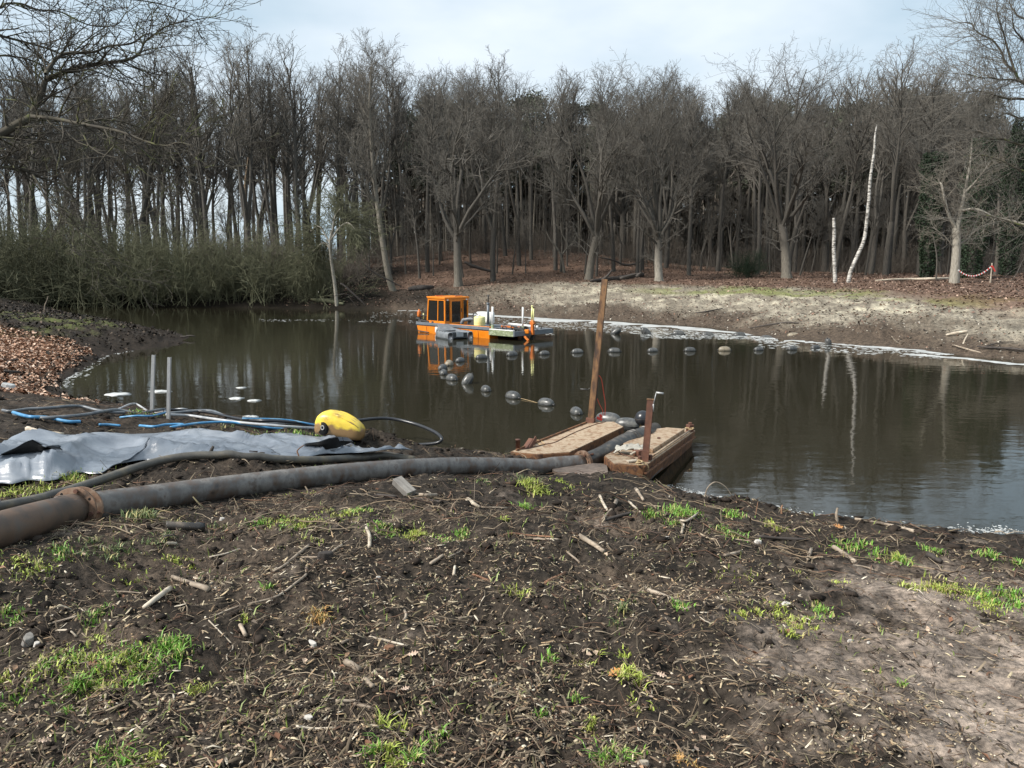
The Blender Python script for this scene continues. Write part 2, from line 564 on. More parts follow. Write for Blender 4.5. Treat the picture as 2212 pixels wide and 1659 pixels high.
M['boat_grey'] = mat('grey_boat_paint', [(0.10, 0.115, 0.13), (0.16, 0.18, 0.2)], 5, 0.45, 0.05)
M['dinghy'] = mat('grey_dinghy_plastic', [(0.11, 0.12, 0.13), (0.2, 0.215, 0.225)], 4, 0.4, 0.04)
M['dinghy_dk'] = mat('dark_dinghy_plastic', [(0.025, 0.03, 0.03), (0.05, 0.055, 0.055)], 5, 0.45, 0.04)
M['dinghy_lt'] = mat('pale_dinghy_plate', [(0.32, 0.34, 0.35), (0.42, 0.44, 0.45)], 5, 0.4, 0.04)
M['algae'] = mat('algae_stained_beam', [(0.10, 0.11, 0.09), (0.2, 0.24, 0.12), (0.42, 0.44, 0.36)], 6, 0.6, 0.1, stretch=(1, 1, 2))
M['white'] = mat('white_paint', [(0.62, 0.62, 0.6), (0.8, 0.8, 0.78)], 5, 0.45, 0.03)
M['cream'] = mat('cream_tank_plastic', [(0.66, 0.64, 0.26), (0.76, 0.74, 0.36)], 3, 0.35, 0.03)
M['glass'] = mat('dark_cabin_glass', [(0.012, 0.012, 0.011), (0.02, 0.02, 0.018)], 4, 0.06, 0.0)
M['rope_red'] = mat('red_rope', [(0.42, 0.05, 0.03), (0.55, 0.1, 0.06)], 40, 0.8, 0.3)
M['rope_tan'] = mat('tan_rope', [(0.35, 0.24, 0.12), (0.5, 0.38, 0.22)], 40, 0.85, 0.3)
M['cloth'] = mat('pale_dirty_rag', [(0.3, 0.28, 0.24), (0.5, 0.47, 0.4)], 8, 0.85, 0.3)
M['bark'] = mat('dark_tree_bark', [(0.042, 0.038, 0.032), (0.07, 0.063, 0.053), (0.10, 0.09, 0.075)], 3, 0.9, 0.5, stretch=(4, 4, 0.8), vary=0.25, dist=0.03)
M['bark_pale'] = mat('pale_tree_bark', [(0.16, 0.145, 0.12), (0.27, 0.245, 0.2), (0.36, 0.33, 0.28)], 3, 0.9, 0.5, stretch=(4, 4, 0.8), vary=0.1, dist=0.03)
def fade_bark(m):
    """Pale weathered bole whose bark turns dark and rough towards the limbs."""
    N, L = m.node_tree.nodes, m.node_tree.links
    b = N['Principled BSDF']
    src = b.inputs['Base Color'].links[0].from_socket
    t = N.new('ShaderNodeTexCoord')
    sx = N.new('ShaderNodeSeparateXYZ')
    L.new(t.outputs['Generated'], sx.inputs['Vector'])
    mr = N.new('ShaderNodeMapRange')
    mr.inputs['From Min'].default_value, mr.inputs['From Max'].default_value = 0.35, 0.95
    L.new(sx.outputs['Z'], mr.inputs['Value'])
    mx = N.new('ShaderNodeMix')
    mx.data_type = 'RGBA'
    L.new(mr.outputs['Result'], mx.inputs[0])
    L.new(src, mx.inputs[6])
    mx.inputs[7].default_value = (0.07, 0.062, 0.052, 1)
    L.new(mx.outputs[2], b.inputs['Base Color'])
    return m
M['bark_mid'] = mat('grey_brown_tree_bark', [(0.085, 0.075, 0.062), (0.14, 0.125, 0.10), (0.2, 0.18, 0.145)], 3, 0.9, 0.5, stretch=(4, 4, 0.8), vary=0.1, dist=0.03)
M['bole_pale'] = fade_bark(mat('pale_bole_bark', [(0.14, 0.13, 0.105), (0.25, 0.228, 0.19), (0.34, 0.31, 0.26)], 3, 0.9, 0.5, stretch=(4, 4, 0.8), dist=0.03))
M['bole_mid'] = fade_bark(mat('grey_bole_bark', [(0.085, 0.075, 0.062), (0.14, 0.125, 0.10), (0.2, 0.18, 0.145)], 3, 0.9, 0.5, stretch=(4, 4, 0.8), dist=0.03))
M['twig'] = mat('brown_grey_twigs', [(0.085, 0.077, 0.065), (0.14, 0.128, 0.108)], 0.7, 0.85, 0.0, vary=0.22)
M['twig_light'] = mat('pale_grey_twigs', [(0.13, 0.115, 0.09), (0.21, 0.185, 0.15)], 0.7, 0.85, 0.0, vary=0.15)
M['twig_green'] = mat('olive_mossy_twigs', [(0.055, 0.056, 0.032), (0.09, 0.092, 0.05), (0.14, 0.14, 0.078)], 0.8, 0.85, 0.0, vary=0.25)
M['moss_bark'] = mat('mossy_bough_bark', [(0.045, 0.038, 0.03), (0.075, 0.065, 0.045), (0.14, 0.17, 0.03)], 3.5, 0.9, 0.4, dist=0.01, contrast=(0.35, 0.75))
M['birch'] = mat('white_birch_bark', [(0.04, 0.036, 0.032), (0.30, 0.28, 0.25), (0.52, 0.5, 0.46)], 2.6, 0.8, 0.2, stretch=(1.2, 1.2, 3.4), contrast=(0.38, 0.56))
M['needle'] = mat('dark_pine_needles', [(0.045, 0.052, 0.034), (0.075, 0.083, 0.055)], 0.9, 0.8, 0.0, vary=0.25)
M['ivy'] = mat('dark_ivy_leaves', [(0.014, 0.026, 0.014), (0.032, 0.05, 0.026)], 1.2, 0.6, 0.0, vary=0.15, spec=0.2)
M['brush'] = mat('brown_undergrowth', [(0.095, 0.08, 0.064), (0.16, 0.136, 0.11)], 0.6, 0.9, 0.0, vary=0.2)
M['grass'] = mat('fresh_grass', [(0.9, 0.9, 0.9), (1.1, 1.1, 1.1)], 3, 0.55, 0.0, tint=True)
M['chip'] = mat('wood_chips', [(0.85, 0.85, 0.85), (1.1, 1.1, 1.1)], 30, 0.8, 0.0, tint=True, spec=0.2)
M['leaf'] = mat('fallen_leaf_colour', [(0.8, 0.8, 0.8), (1.1, 1.1, 1.1)], 30, 0.75, 0.0, tint=True, spec=0.2)
M['clod'] = mat('peat_clod', [(0.8, 0.8, 0.8), (1.2, 1.2, 1.2)], 20, 0.9, 0.5, tint=True, dist=0.01, spec=0.12)
M['stick'] = mat('weathered_stick', [(0.10, 0.078, 0.058), (0.25, 0.2, 0.15), (0.40, 0.335, 0.26)], 9, 0.85, 0.4, vary=0.15, dist=0.006)
M['stick_dark'] = mat('wet_dark_stick', [(0.025, 0.02, 0.017), (0.055, 0.044, 0.036)], 9, 0.75, 0.4, vary=0.15, dist=0.006)
M['stick_pale'] = mat('barkless_pale_stick', [(0.22, 0.18, 0.13), (0.42, 0.36, 0.28), (0.55, 0.49, 0.4)], 9, 0.85, 0.3, vary=0.1, dist=0.006)
M['stick_red'] = mat('reddish_stick', [(0.10, 0.05, 0.03), (0.22, 0.11, 0.06), (0.33, 0.2, 0.12)], 9, 0.85, 0.3, dist=0.006)
M['stone'] = mat('pale_stone', [(0.4, 0.37, 0.33), (0.6, 0.57, 0.52)], 15, 0.85, 0.3, dist=0.006)
M['foam'] = mat('pale_ice_and_foam', [(0.2, 0.2, 0.19), (0.42, 0.43, 0.42), (0.6, 0.61, 0.6)], 1.6, 0.5, 0.3, stretch=(0.5, 1.2, 1), dist=0.02)
M['mudplate'] = mat('muddy_plate', [(0.06, 0.045, 0.035), (0.15, 0.11, 0.085), (0.22, 0.17, 0.135)], 7, 0.85, 0.4, dist=0.01)
M['plank'] = mat('grey_weathered_wood', [(0.12, 0.11, 0.10), (0.25, 0.235, 0.21)], 5, 0.85, 0.3, stretch=(1, 5, 1), dist=0.006)
M['tape_red'] = mat('red_tape', [(0.5, 0.04, 0.03), (0.55, 0.05, 0.04)], 5, 0.5, 0.0)
# ------------------------------------------------------------------ ground sheet
def build_ground():
    th = np.concatenate([np.linspace(-180, -44, 40, endpoint=False), np.linspace(-44, -37, 24, endpoint=False),
                         np.linspace(-37, 37, 470, endpoint=False), np.linspace(37, 44, 24, endpoint=False),
                         np.linspace(44, 180, 40, endpoint=False)])
    th = np.radians(th)
    rr = np.concatenate([[0.15, 0.5, 0.9, 1.3], np.geomspace(1.7, 24, 320, endpoint=False),
                         np.geomspace(24, 150, 120, endpoint=False), np.geomspace(150, 1500, 14)])
    nT, nR = len(th), len(rr)
    x = (rr[:, None] * np.sin(th)[None]).ravel()
    y = (rr[:, None] * np.cos(th)[None]).ravel()
    z0, sd, wf = base_height(x, y)
    z = height(x, y)
    far = sstep(np.hypot(x, y), 150, 400)
    z = z * (1 - far) + 3.0 * far
    # colours: what lies on the ground
    def C(c):
        return np.array(c)[None]
    n_a = fbm(x * 0.9, y * 0.9, 4, 101)
    n_b = fbm(x * 3.1, y * 3.1, 4, 111)
    n_c = fbm(x * 0.25, y * 0.25, 3, 121)
    c = C((0.034, 0.0285, 0.0238)) * (1 + 0.35 * n_b[:, None])
    c = c * (1 - 0.45 * sstep(n_a, 0.1, 0.6)[:, None]) + C((0.105, 0.083, 0.066)) * 0.5 * sstep(n_a, 0.1, 0.6)[:, None]
    sa = sandy(x, y)[:, None]
    c = c * (1 - sa) + C((0.32, 0.272, 0.238)) * (0.85 + 0.3 * n_b[:, None]) * sa
    # damp strip by the water
    wet = ((1 - sstep(sd, 0.15, 0.9)) * (1 - wf))[:, None]
    c = c * (1 - wet) + C((0.02, 0.017, 0.014)) * wet
    def blend(c, colr, w, n=0.3):
        w = np.clip(w, 0, 1)[:, None]
        return c * (1 - w) + C(colr) * (1 + n * n_b[:, None]) * w
    # leaf bank on the left spit
    spit = sstep(-x, 9.5, 12.0) * sstep(y, 19.5, 23) * (1 - wf)
    lim = np.interp(x, [-26, -17], [36.5, 32.5])
    leafy = spit * sstep(sd + 0.5 * n_a, 0.35, 1.0) * (1 - sstep(y + 1.5 * n_a - lim, -1, 1.5))
    c = blend(c, (0.17, 0.095, 0.062), leafy)
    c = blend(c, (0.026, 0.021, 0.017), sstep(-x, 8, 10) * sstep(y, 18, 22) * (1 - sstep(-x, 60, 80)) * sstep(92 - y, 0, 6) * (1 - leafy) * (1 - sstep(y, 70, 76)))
    c = blend(c, (0.085, 0.10, 0.035), sstep(-x, 14, 18) * sstep(y + 2 * n_a, 34, 37) * (1 - sstep(y, 47, 52)) * sstep(sd, 1.8, 3.0) * sstep(n_a + 0.6 * n_b, -0.15, 0.3) * 0.85)
    # far bank: silt by the water, then grey debris, a grass strip and leaf litter under the trees
    d = sd + 2.2 * n_c + 0.8 * n_a
    c = blend(c, (0.075, 0.06, 0.048), wf)
    c = blend(c, (0.29, 0.27, 0.225), wf * sstep(d, 1.2, 4.5) * (1 - sstep(d, 15, 19)) * (0.5 + 0.5 * sstep(n_a + n_b * 0.5, -0.35, 0.35)) * sstep(x, -8, 6))
    c = blend(c, (0.42, 0.40, 0.32), wf * sstep(d, 5.0, 8.0) * (1 - sstep(d, 11, 14)) * sstep(n_a + 0.4 * n_b, -0.05, 0.35) * sstep(x, 2, 12) * 0.85)
    c = blend(c, (0.16, 0.18, 0.07), wf * sstep(d, 10, 12) * (1 - sstep(d, 16, 19)) * sstep(n_c + n_a * 0.6, -0.25, 0.25) * sstep(x, 8, 16) * 0.9)
    c = blend(c, (0.115, 0.078, 0.06), wf * sstep(d + 9 * (1 - sstep(x, -6, 6)), 16, 19))
    c = blend(c, (0.125, 0.075, 0.055), wf * sstep(x, 24, 29) * sstep(d, 3, 6) * (1 - sstep(d, 16, 20)) * 0.8)
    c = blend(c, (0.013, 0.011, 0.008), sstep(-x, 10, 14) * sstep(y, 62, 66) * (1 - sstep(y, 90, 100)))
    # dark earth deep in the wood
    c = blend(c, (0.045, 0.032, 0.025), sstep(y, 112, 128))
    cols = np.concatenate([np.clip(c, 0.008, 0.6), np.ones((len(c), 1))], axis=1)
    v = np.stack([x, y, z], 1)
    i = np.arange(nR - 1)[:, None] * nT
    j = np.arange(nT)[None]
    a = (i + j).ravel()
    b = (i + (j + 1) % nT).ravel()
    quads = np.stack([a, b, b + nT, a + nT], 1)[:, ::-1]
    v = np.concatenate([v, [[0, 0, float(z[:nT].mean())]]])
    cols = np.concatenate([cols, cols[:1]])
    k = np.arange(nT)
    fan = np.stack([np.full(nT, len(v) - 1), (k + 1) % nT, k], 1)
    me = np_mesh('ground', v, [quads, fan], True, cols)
    m = bpy.data.materials.new('earth_and_litter')
    m.use_nodes = True
    N, L = m.node_tree.nodes, m.node_tree.links
    p = N['Principled BSDF']
    p.inputs['Roughness'].default_value = 0.85
    p.inputs['Specular IOR Level'].default_value = 0.12
    at = N.new('ShaderNodeAttribute')
    at.attribute_name = 'tint'
    t = N.new('ShaderNodeTexCoord')
    def noise(scale, det=6):
        n = N.new('ShaderNodeTexNoise')
        n.inputs['Scale'].default_value = scale
        n.inputs['Detail'].default_value = det
        n.inputs['Roughness'].default_value = 0.68
        L.new(t.outputs['Object'], n.inputs['Vector'])
        return n
    na, nb = noise(26), noise(5.5, 9)
    r = N.new('ShaderNodeValToRGB')
    r.color_ramp.elements[0].position, r.color_ramp.elements[0].color = 0.32, (0.35, 0.35, 0.35, 1)
    r.color_ramp.elements[1].position, r.color_ramp.elements[1].color = 0.70, (1.75, 1.7, 1.6, 1)
    L.new(na.outputs['Fac'], r.inputs['Fac'])
    r2 = N.new('ShaderNodeValToRGB')
    r2.color_ramp.elements[0].position, r2.color_ramp.elements[0].color = 0.34, (0.45, 0.45, 0.46, 1)
    r2.color_ramp.elements[1].position, r2.color_ramp.elements[1].color = 0.68, (1.55, 1.5, 1.45, 1)
    L.new(nb.outputs['Fac'], r2.inputs['Fac'])
    def mul(a, b):
        x_ = N.new('ShaderNodeMix')
        x_.data_type, x_.blend_type = 'RGBA', 'MULTIPLY'
        x_.inputs[0].default_value = 1
        L.new(a, x_.inputs[6])
        L.new(b, x_.inputs[7])
        return x_.outputs[2]
    L.new(mul(mul(at.outputs['Color'], r.outputs['Color']), r2.outputs['Color']), p.inputs['Base Color'])
    bu = N.new('ShaderNodeBump')
    bu.inputs['Strength'].default_value = 0.8
    bu.inputs['Distance'].default_value = 0.03
    L.new(na.outputs['Fac'], bu.inputs['Height'])
    L.new(bu.outputs['Normal'], p.inputs['Normal'])
    put('ground', me, m, kind='structure')

build_ground()

# ------------------------------------------------------------------ the pond's water
def build_water():
    xs = [p[0] for p in POND]
    ys = [p[1] for p in POND]
    x0, x1, y0, y1 = min(xs) - 4, max(xs) + 4, min(ys) - 4, max(ys) + 4
    me = make_mesh('water', [(x0, y0, 0), (x1, y0, 0), (x1, y1, 0), (x0, y1, 0)], [(0, 1, 2, 3)])
    m = bpy.data.materials.new('dark_pond_water')
    m.use_nodes = True
    N, L = m.node_tree.nodes, m.node_tree.links
    p = N['Principled BSDF']
    p.inputs['Base Color'].default_value = (0.0205, 0.0186, 0.0112, 1)
    p.inputs['Roughness'].default_value = 0.035
    p.inputs['IOR'].default_value = 1.42
    t = N.new('ShaderNodeTexCoord')
    def wave(scale, stretch, det):
        mp_ = N.new('ShaderNodeMapping')
        mp_.inputs['Scale'].default_value = stretch
        mp_.inputs['Rotation'].default_value = (0, 0, 0.2)
        L.new(t.outputs['Object'], mp_.inputs['Vector'])
        n = N.new('ShaderNodeTexNoise')
        n.inputs['Scale'].default_value = scale
        n.inputs['Detail'].default_value = det
        L.new(mp_.outputs['Vector'], n.inputs['Vector'])
        return n
    a, b = wave(2.6, (0.5, 1.0, 1), 3), wave(0.35, (0.6, 1.0, 1), 2)
    ad = N.new('ShaderNodeMath')
    ad.operation = 'MULTIPLY_ADD'
    ad.inputs[1].default_value = 2.0
    L.new(b.outputs['Fac'], ad.inputs[0])
    L.new(a.outputs['Fac'], ad.inputs[2])
    bu = N.new('ShaderNodeBump')
    bu.inputs['Strength'].default_value = 1.0
    bu.inputs['Distance'].default_value = 0.0052
    L.new(ad.outputs[0], bu.inputs['Height'])
    L.new(bu.outputs['Normal'], p.inputs['Normal'])
    put('water', me, m, kind='structure')

build_water()

# ------------------------------------------------------------------ ice, scum and painted sky glints along the shores
def shore_strip(name, pts, width, seed, lift=0.014, gap=0.0, label=None):
    """A broken pale crust floating along a line of shore points, reaching into the water."""
    P = smooth_path([(p[0], p[1], 0) for p in pts], 16)
    v, f = [], []
    rows = 7
    keep = []
    for i, p in enumerate(P):
        t = (P[min(i + 1, len(P) - 1)] - P[max(i - 1, 0)]).normalized()
        n = Vector((t.y, -t.x, 0))
        if n.y > 0:
            n = -n
        w0 = width(i / (len(P) - 1)) * (0.65 + 0.85 * float(fbm(np.array([i * 0.21]), np.array([seed * 3.1]), 4, seed)[0]))
        off = gap + 0.3 * float(fbm(np.array([i * 0.19]), np.array([9.0]), 3, seed + 4)[0])
        for k in range(rows):
            e = k / (rows - 1)
            q = p + n * (off - 0.35 + e * (max(w0, 0.05) + 0.35))
            v.append((q.x, q.y, lift * (1 - (2 * e - 1) ** 4) - 0.004))
        keep.append(w0 > 0.12)
    for i in range(len(P) - 1):
        if keep[i] and keep[i + 1]:
            for k in range(rows - 1):
                a = i * rows + k
                f.append((a, a + 1, a + rows + 1, a + rows))
    put(name, make_mesh(name, v, f, True), M['foam'], kind='stuff', **({'label': label} if label else {}))

def wpts(px):
    return [zp(*p).xy for p in px]

shore_strip('foam_crust', wpts([(985, 673), (1010, 676), (1100, 682), (1200, 688), (1300, 693), (1400, 700), (1500, 707), (1610, 719), (1640, 723)]),
            lambda t: 1.5 + 1.5 * math.sin(math.pi * min(t * 1.05 + 0.12, 1)), 3, gap=0.3)
shore_strip('foam_crust', wpts([(1695, 735), (1750, 737), (1800, 740), (1900, 748), (1990, 757), (2060, 767)]),
            lambda t: 1.35 * math.sin(math.pi * min(0.2 + t * 0.75, 1)), 5, gap=0.15)
shore_strip('foam_crust', wpts([(1960, 762), (2050, 768), (2130, 776), (2212, 784), (2300, 793)]), lambda t: 0.5, 7, gap=0.6)
shore_strip('foam_crust', wpts([(940, 672), (900, 671), (860, 671)]), lambda t: 0.3, 9)

def flakes(name, cx, cy, n, size, seed, m='foam', lift=0.006, on=None):
    """Irregular floating flakes: 7-sided discs with a raised middle."""
    rng = np.random.default_rng(seed)
    k = 7
    V, F = [], []
    ang = np.linspace(0, 2 * np.pi, k, endpoint=False)
    s = size[0] * (size[1] / size[0]) ** rng.random(n)
    ecc = 0.35 + 0.6 * rng.random(n)
    rot = rng.random(n) * np.pi
    rad = s[:, None] * (0.6 + 0.6 * rng.random((n, k)))
    ux, uy = rad * np.cos(ang), rad * np.sin(ang) * ecc[:, None]
    X = cx[:, None] + ux * np.cos(rot)[:, None] - uy * np.sin(rot)[:, None]
    Y = cy[:, None] + ux * np.sin(rot)[:, None] + uy * np.cos(rot)[:, None]
    z = np.zeros(n) if on is None else on
    V = np.concatenate([np.stack([X, Y, np.repeat((z - 0.002)[:, None], k, 1)], 2), np.stack([cx, cy, z + lift * (0.5 + rng.random(n))], 1)[:, None]], 1)
    b = (np.arange(n) * (k + 1))[:, None]
    F = np.concatenate([b + np.array([[i, (i + 1) % k, k]]) for i in range(k)])
    put(name, np_mesh(name, V.reshape(-1, 3), [F], True), M[m], kind='stuff')

def scum():
    rng = np.random.default_rng(5)
    xs, ys = [], []
    def patch(px0, px1, pya, pyb, n, power=1.0):
        px = px0 + (px1 - px0) * rng.random(n)
        e = rng.random(n) ** power
        t = (px - px0) / (px1 - px0)
        py = pya(t) + (pyb(t) - pya(t)) * e
        keep = fbm(px * 0.012, py * 0.08, 3, 9) > -0.22 + 0.6 * e - 0.3
        for a, b in zip(px[keep], py[keep]):
            p = zp(a, b)
            xs.append(p.x)
            ys.append(p.y)
    patch(1180, 1680, lambda t: 690 + 40 * t, lambda t: 724 + 14 * t, 2600, 1.3)
    patch(1640, 2060, lambda t: 735 + 30 * t, lambda t: 752 + 26 * t, 700, 1.6)
    patch(800, 905, lambda t: 672 + 0 * t, lambda t: 698 + 0 * t, 180)
    patch(560, 905, lambda t: 689 + 3 * t, lambda t: 694 + 6 * t, 220)
    patch(1040, 1200, lambda t: 683 + 7 * t, lambda t: 700 + 20 * t, 400)
    flakes('floating_scum', np.array(xs), np.array(ys), len(xs), (0.03, 0.24), 6)
    xs.clear(); ys.clear()
    # froth along the near right shore, mostly reflected sky painted as white flakes
    line = [(1440, 1053), (1550, 1083), (1700, 1108), (1900, 1138), (2080, 1156), (2190, 1150)]
    P = smooth_path([(p.x, p.y, 0) for p in wpts(line)], 40)
    n = 900
    idx = rng.integers(0, len(P), n)
    cx = np.array([P[i].x for i in idx]) + rng.normal(0, 0.10, n)
    cy = np.array([P[i].y for i in idx]) + np.abs(rng.normal(0, 0.16, n)) - 0.02
    flakes('froth_and_glint', cx, cy, n, (0.010, 0.055), 8)
    P = smooth_path([(p.x, p.y, 0) for p in wpts([(130, 836), (150, 813), (180, 797), (230, 768), (300, 752), (350, 742)])], 40)
    n = 260
    idx = rng.integers(0, len(P), n)
    cx = np.array([P[i].x for i in idx]) + np.abs(rng.normal(0, 0.22, n))
    cy = np.array([P[i].y for i in idx]) - np.abs(rng.normal(0, 0.14, n))
    flakes('froth_and_glint', cx, cy, n, (0.02, 0.12), 9)

scum()

# five larger floes in the near left water
def floe(name, px, py, w, d, h, label, seed):
    rng = random.Random(seed)
    c = zp(px, py)
    mb = MB()
    n = 16
    rings = []
    for r, z in ((1.0, -0.03), (1.0, h * 0.45), (0.7, h * 0.85), (0.35, h)):
        rings.append([(r * w / 2 * math.cos(2 * math.pi * k / n) * (1 + 0.25 * math.sin(3 * k + seed)) + rng.uniform(-.02, .02),
                       r * d / 2 * math.sin(2 * math.pi * k / n) * (1 + 0.25 * math.cos(2 * k + seed)) + rng.uniform(-.02, .02),
                       z * rng.uniform(0.75, 1.2)) for k in range(n)])
    vs = [p for rg in rings for p in rg]
    fs = [(i * n + k, i * n + (k + 1) % n, (i + 1) * n + (k + 1) % n, (i + 1) * n + k) for i in range(3) for k in range(n)]
    fs.append(tuple(range(3 * n, 4 * n)))
    mb.add(vs, fs)
    mb.build(name, M['foam'], None, True, loc=c, label=label, category='ice floe', group='pale floes in the near left water')

floe('ice_floe', 254, 852, 0.70, 0.55, 0.04, 'white floe left of both metal stakes', 1)
floe('ice_floe', 346, 846, 0.62, 0.30, 0.045, 'flat white floe behind the two metal stakes', 2)
floe('ice_floe', 522, 838, 0.30, 0.16, 0.03, 'smallest white floe, farthest out between stakes and yellow float', 3)
floe('ice_floe', 511, 861, 0.42, 0.30, 0.04, 'white floe in front of the smallest one', 4)
floe('ice_floe', 549, 866, 0.36, 0.20, 0.04, 'thin white floe touching the clump of dark mud', 5)
floe('ice_floe', 541, 902, 0.42, 0.25, 0.05, 'white floe nearest the shore behind the blue hoses', 6)

# ------------------------------------------------------------------ litter on the near ground
def near_points(n, r0, r1, rng, half=39.0, power=1.0):
    a = np.radians((rng.random(n) * 2 - 1) * half)
    r = r0 * (r1 / r0) ** (rng.random(n) ** power)
    return r * np.sin(a), r * np.cos(a)

def on_land(x, y, margin=0.1):
    return shore(x, y) > margin

def scatter_chips():
    rng = np.random.default_rng(11)
    def batch(n, r0, r1, l0, l1, w0, w1, palette, power, clump, tilt, name):
        x, y = near_points(n, r0, r1, rng, power=power)
        keep = on_land(x, y, 0.15)
        dens = 0.42 + 1.3 * fbm(x * 1.1 + 3, y * 1.1, 4, 201) + clump * np.exp(-(((x + 0.2) / 2.0) ** 2 + ((y - 4.0) / 2.2) ** 2))
        dens = dens * (1 - 0.62 * sandy(x, y))
        keep &= rng.random(n) < dens
        keep &= ~((x < -8.5) & (y > 20))
        x, y = x[keep], y[keep]
        n = len(x)
        z = height(x, y)
        L = (l0 * (l1 / l0) ** (rng.random(n) ** 1.7)) / 2
        W = (w0 + (w1 - w0) * rng.random(n)) / 2
        az = rng.random(n) * 2 * np.pi
        el = rng.normal(0, tilt, n)
        d = np.stack([np.cos(az) * np.cos(el), np.sin(az) * np.cos(el), np.sin(el)], 1)
        s = np.stack([-np.sin(az), np.cos(az), rng.normal(0, 0.3, n)], 1)
        s /= np.linalg.norm(s, axis=1, keepdims=True)
        u = np.cross(d, s)
        c = np.stack([x, y, z + W * 0.5 + np.abs(el) * L * 0.6], 1)
        e = L[:, None] * d
        bent = u * (L * rng.uniform(-0.25, 0.25, n))[:, None]
        wv = s * W[:, None]
        hv = u * (W * 0.8)[:, None]
        A = c - e
        B = c + e * (0.8 + 0.3 * rng.random(n))[:, None]
        V = np.stack([A - wv * 0.8, A + wv * 0.7, A + hv * 0.6, c + bent - wv, c + bent + wv, c + bent + hv, B - wv * 0.5, B + wv * 0.6, B + hv * 0.4], 1)
        b = (np.arange(n) * 9)[:, None]
        q = np.concatenate([b + np.array([[i, i + 3, j + 3, j]]) for o in (0, 3) for i, j in ((o + 0, o + 2), (o + 2, o + 1))])
        t = np.concatenate([b + np.array([[0, 2, 1]]), b + np.array([[6, 7, 8]])])
        pal = np.array(palette)
        cc = pal[rng.integers(0, len(pal), n)] * (0.7 + 0.6 * rng.random(n))[:, None]
        cols = np.repeat(np.concatenate([cc, np.ones((n, 1))], 1), 9, axis=0)
        put(name, np_mesh(name, V.reshape(-1, 3), [q, t], False, cols), M['chip'], kind='stuff')
    pale = [(0.42, 0.33, 0.21), (0.50, 0.42, 0.29), (0.33, 0.235, 0.14), (0.38, 0.32, 0.21), (0.24, 0.17, 0.105), (0.58, 0.51, 0.40), (0.22, 0.17, 0.12), (0.28, 0.23, 0.17), (0.19, 0.13, 0.085)]
    dull = [(0.06, 0.045, 0.034), (0.10, 0.077, 0.054), (0.035, 0.027, 0.02), (0.17, 0.135, 0.09), (0.026, 0.02, 0.016), (0.085, 0.05, 0.034), (0.12, 0.105, 0.06), (0.19, 0.15, 0.105), (0.14, 0.11, 0.08)]
    batch(25000, 1.9, 7.5, 0.008, 0.085, 0.0035, 0.015, pale, 1.1, 0.9, 0.25, 'wood_chips')
    batch(3400, 5.5, 17, 0.02, 0.10, 0.006, 0.016, pale, 1.2, 0.0, 0.3, 'wood_chips')
    batch(32000, 1.9, 9.0, 0.02, 0.12, 0.004, 0.016, dull, 1.0, 0.5, 0.32, 'shredded_bark')
    batch(12000, 7.0, 24, 0.04, 0.26, 0.006, 0.022, dull, 1.0, 0.0, 0.32, 'shredded_bark')

scatter_chips()

def scatter_clods():
    rng = np.random.default_rng(13)
    import bmesh
    bm = bmesh.new()
    bmesh.ops.create_icosphere(bm, subdivisions=1, radius=1)
    bv = np.array([v.co[:] for v in bm.verts])
    bf = np.array([[v.index for v in f.verts] for f in bm.faces])
    bm.free()
    x, y = near_points(7000, 2.0, 20, rng)
    keep = on_land(x, y, 0.05) & (rng.random(len(x)) < 0.55 + 0.6 * fbm(x, y, 3, 221)) & (rng.random(len(x)) > 0.97 * np.minimum(1, 1.6 * sandy(x, y)))
    x, y = x[keep], y[keep]
    ex = []
    for mx, my, rx, ry, h in MOUNDS[:9]:
        n = 130 if h > 0.2 else 70
        ex.append((mx + rng.normal(0, rx * 0.6, n), my + rng.normal(0, ry * 0.6, n)))
    x = np.concatenate([x] + [e[0] for e in ex])
    y = np.concatenate([y] + [e[1] for e in ex])
    n = len(x)
    z = height(x, y)
    s = 0.007 * (4.5 ** rng.random(n) ** 1.6) * np.clip(np.hypot(x, y) / 5, 0.8, 2.0)
    V = bv[None] * s[:, None, None] * np.array([1.3, 1.3, 0.75]) * rng.uniform(0.35, 1.6, (n, len(bv), 1)) * rng.uniform(0.7, 1.3, (n, 1, 3))
    V = V + np.stack([x, y, z + s * 0.15], 1)[:, None]
    F = (np.arange(n) * len(bv))[:, None, None] + bf[None]
    cc = np.array([[0.026, 0.020, 0.016]]) * (0.5 + 1.1 * rng.random(n))[:, None]
    cols = np.repeat(np.concatenate([cc, np.ones((n, 1))], 1), len(bv), axis=0)
    put('peat_clods', np_mesh('peat_clods', V.reshape(-1, 3), [F.reshape(-1, 3)], False, cols), M['clod'], kind='stuff')

scatter_clods()

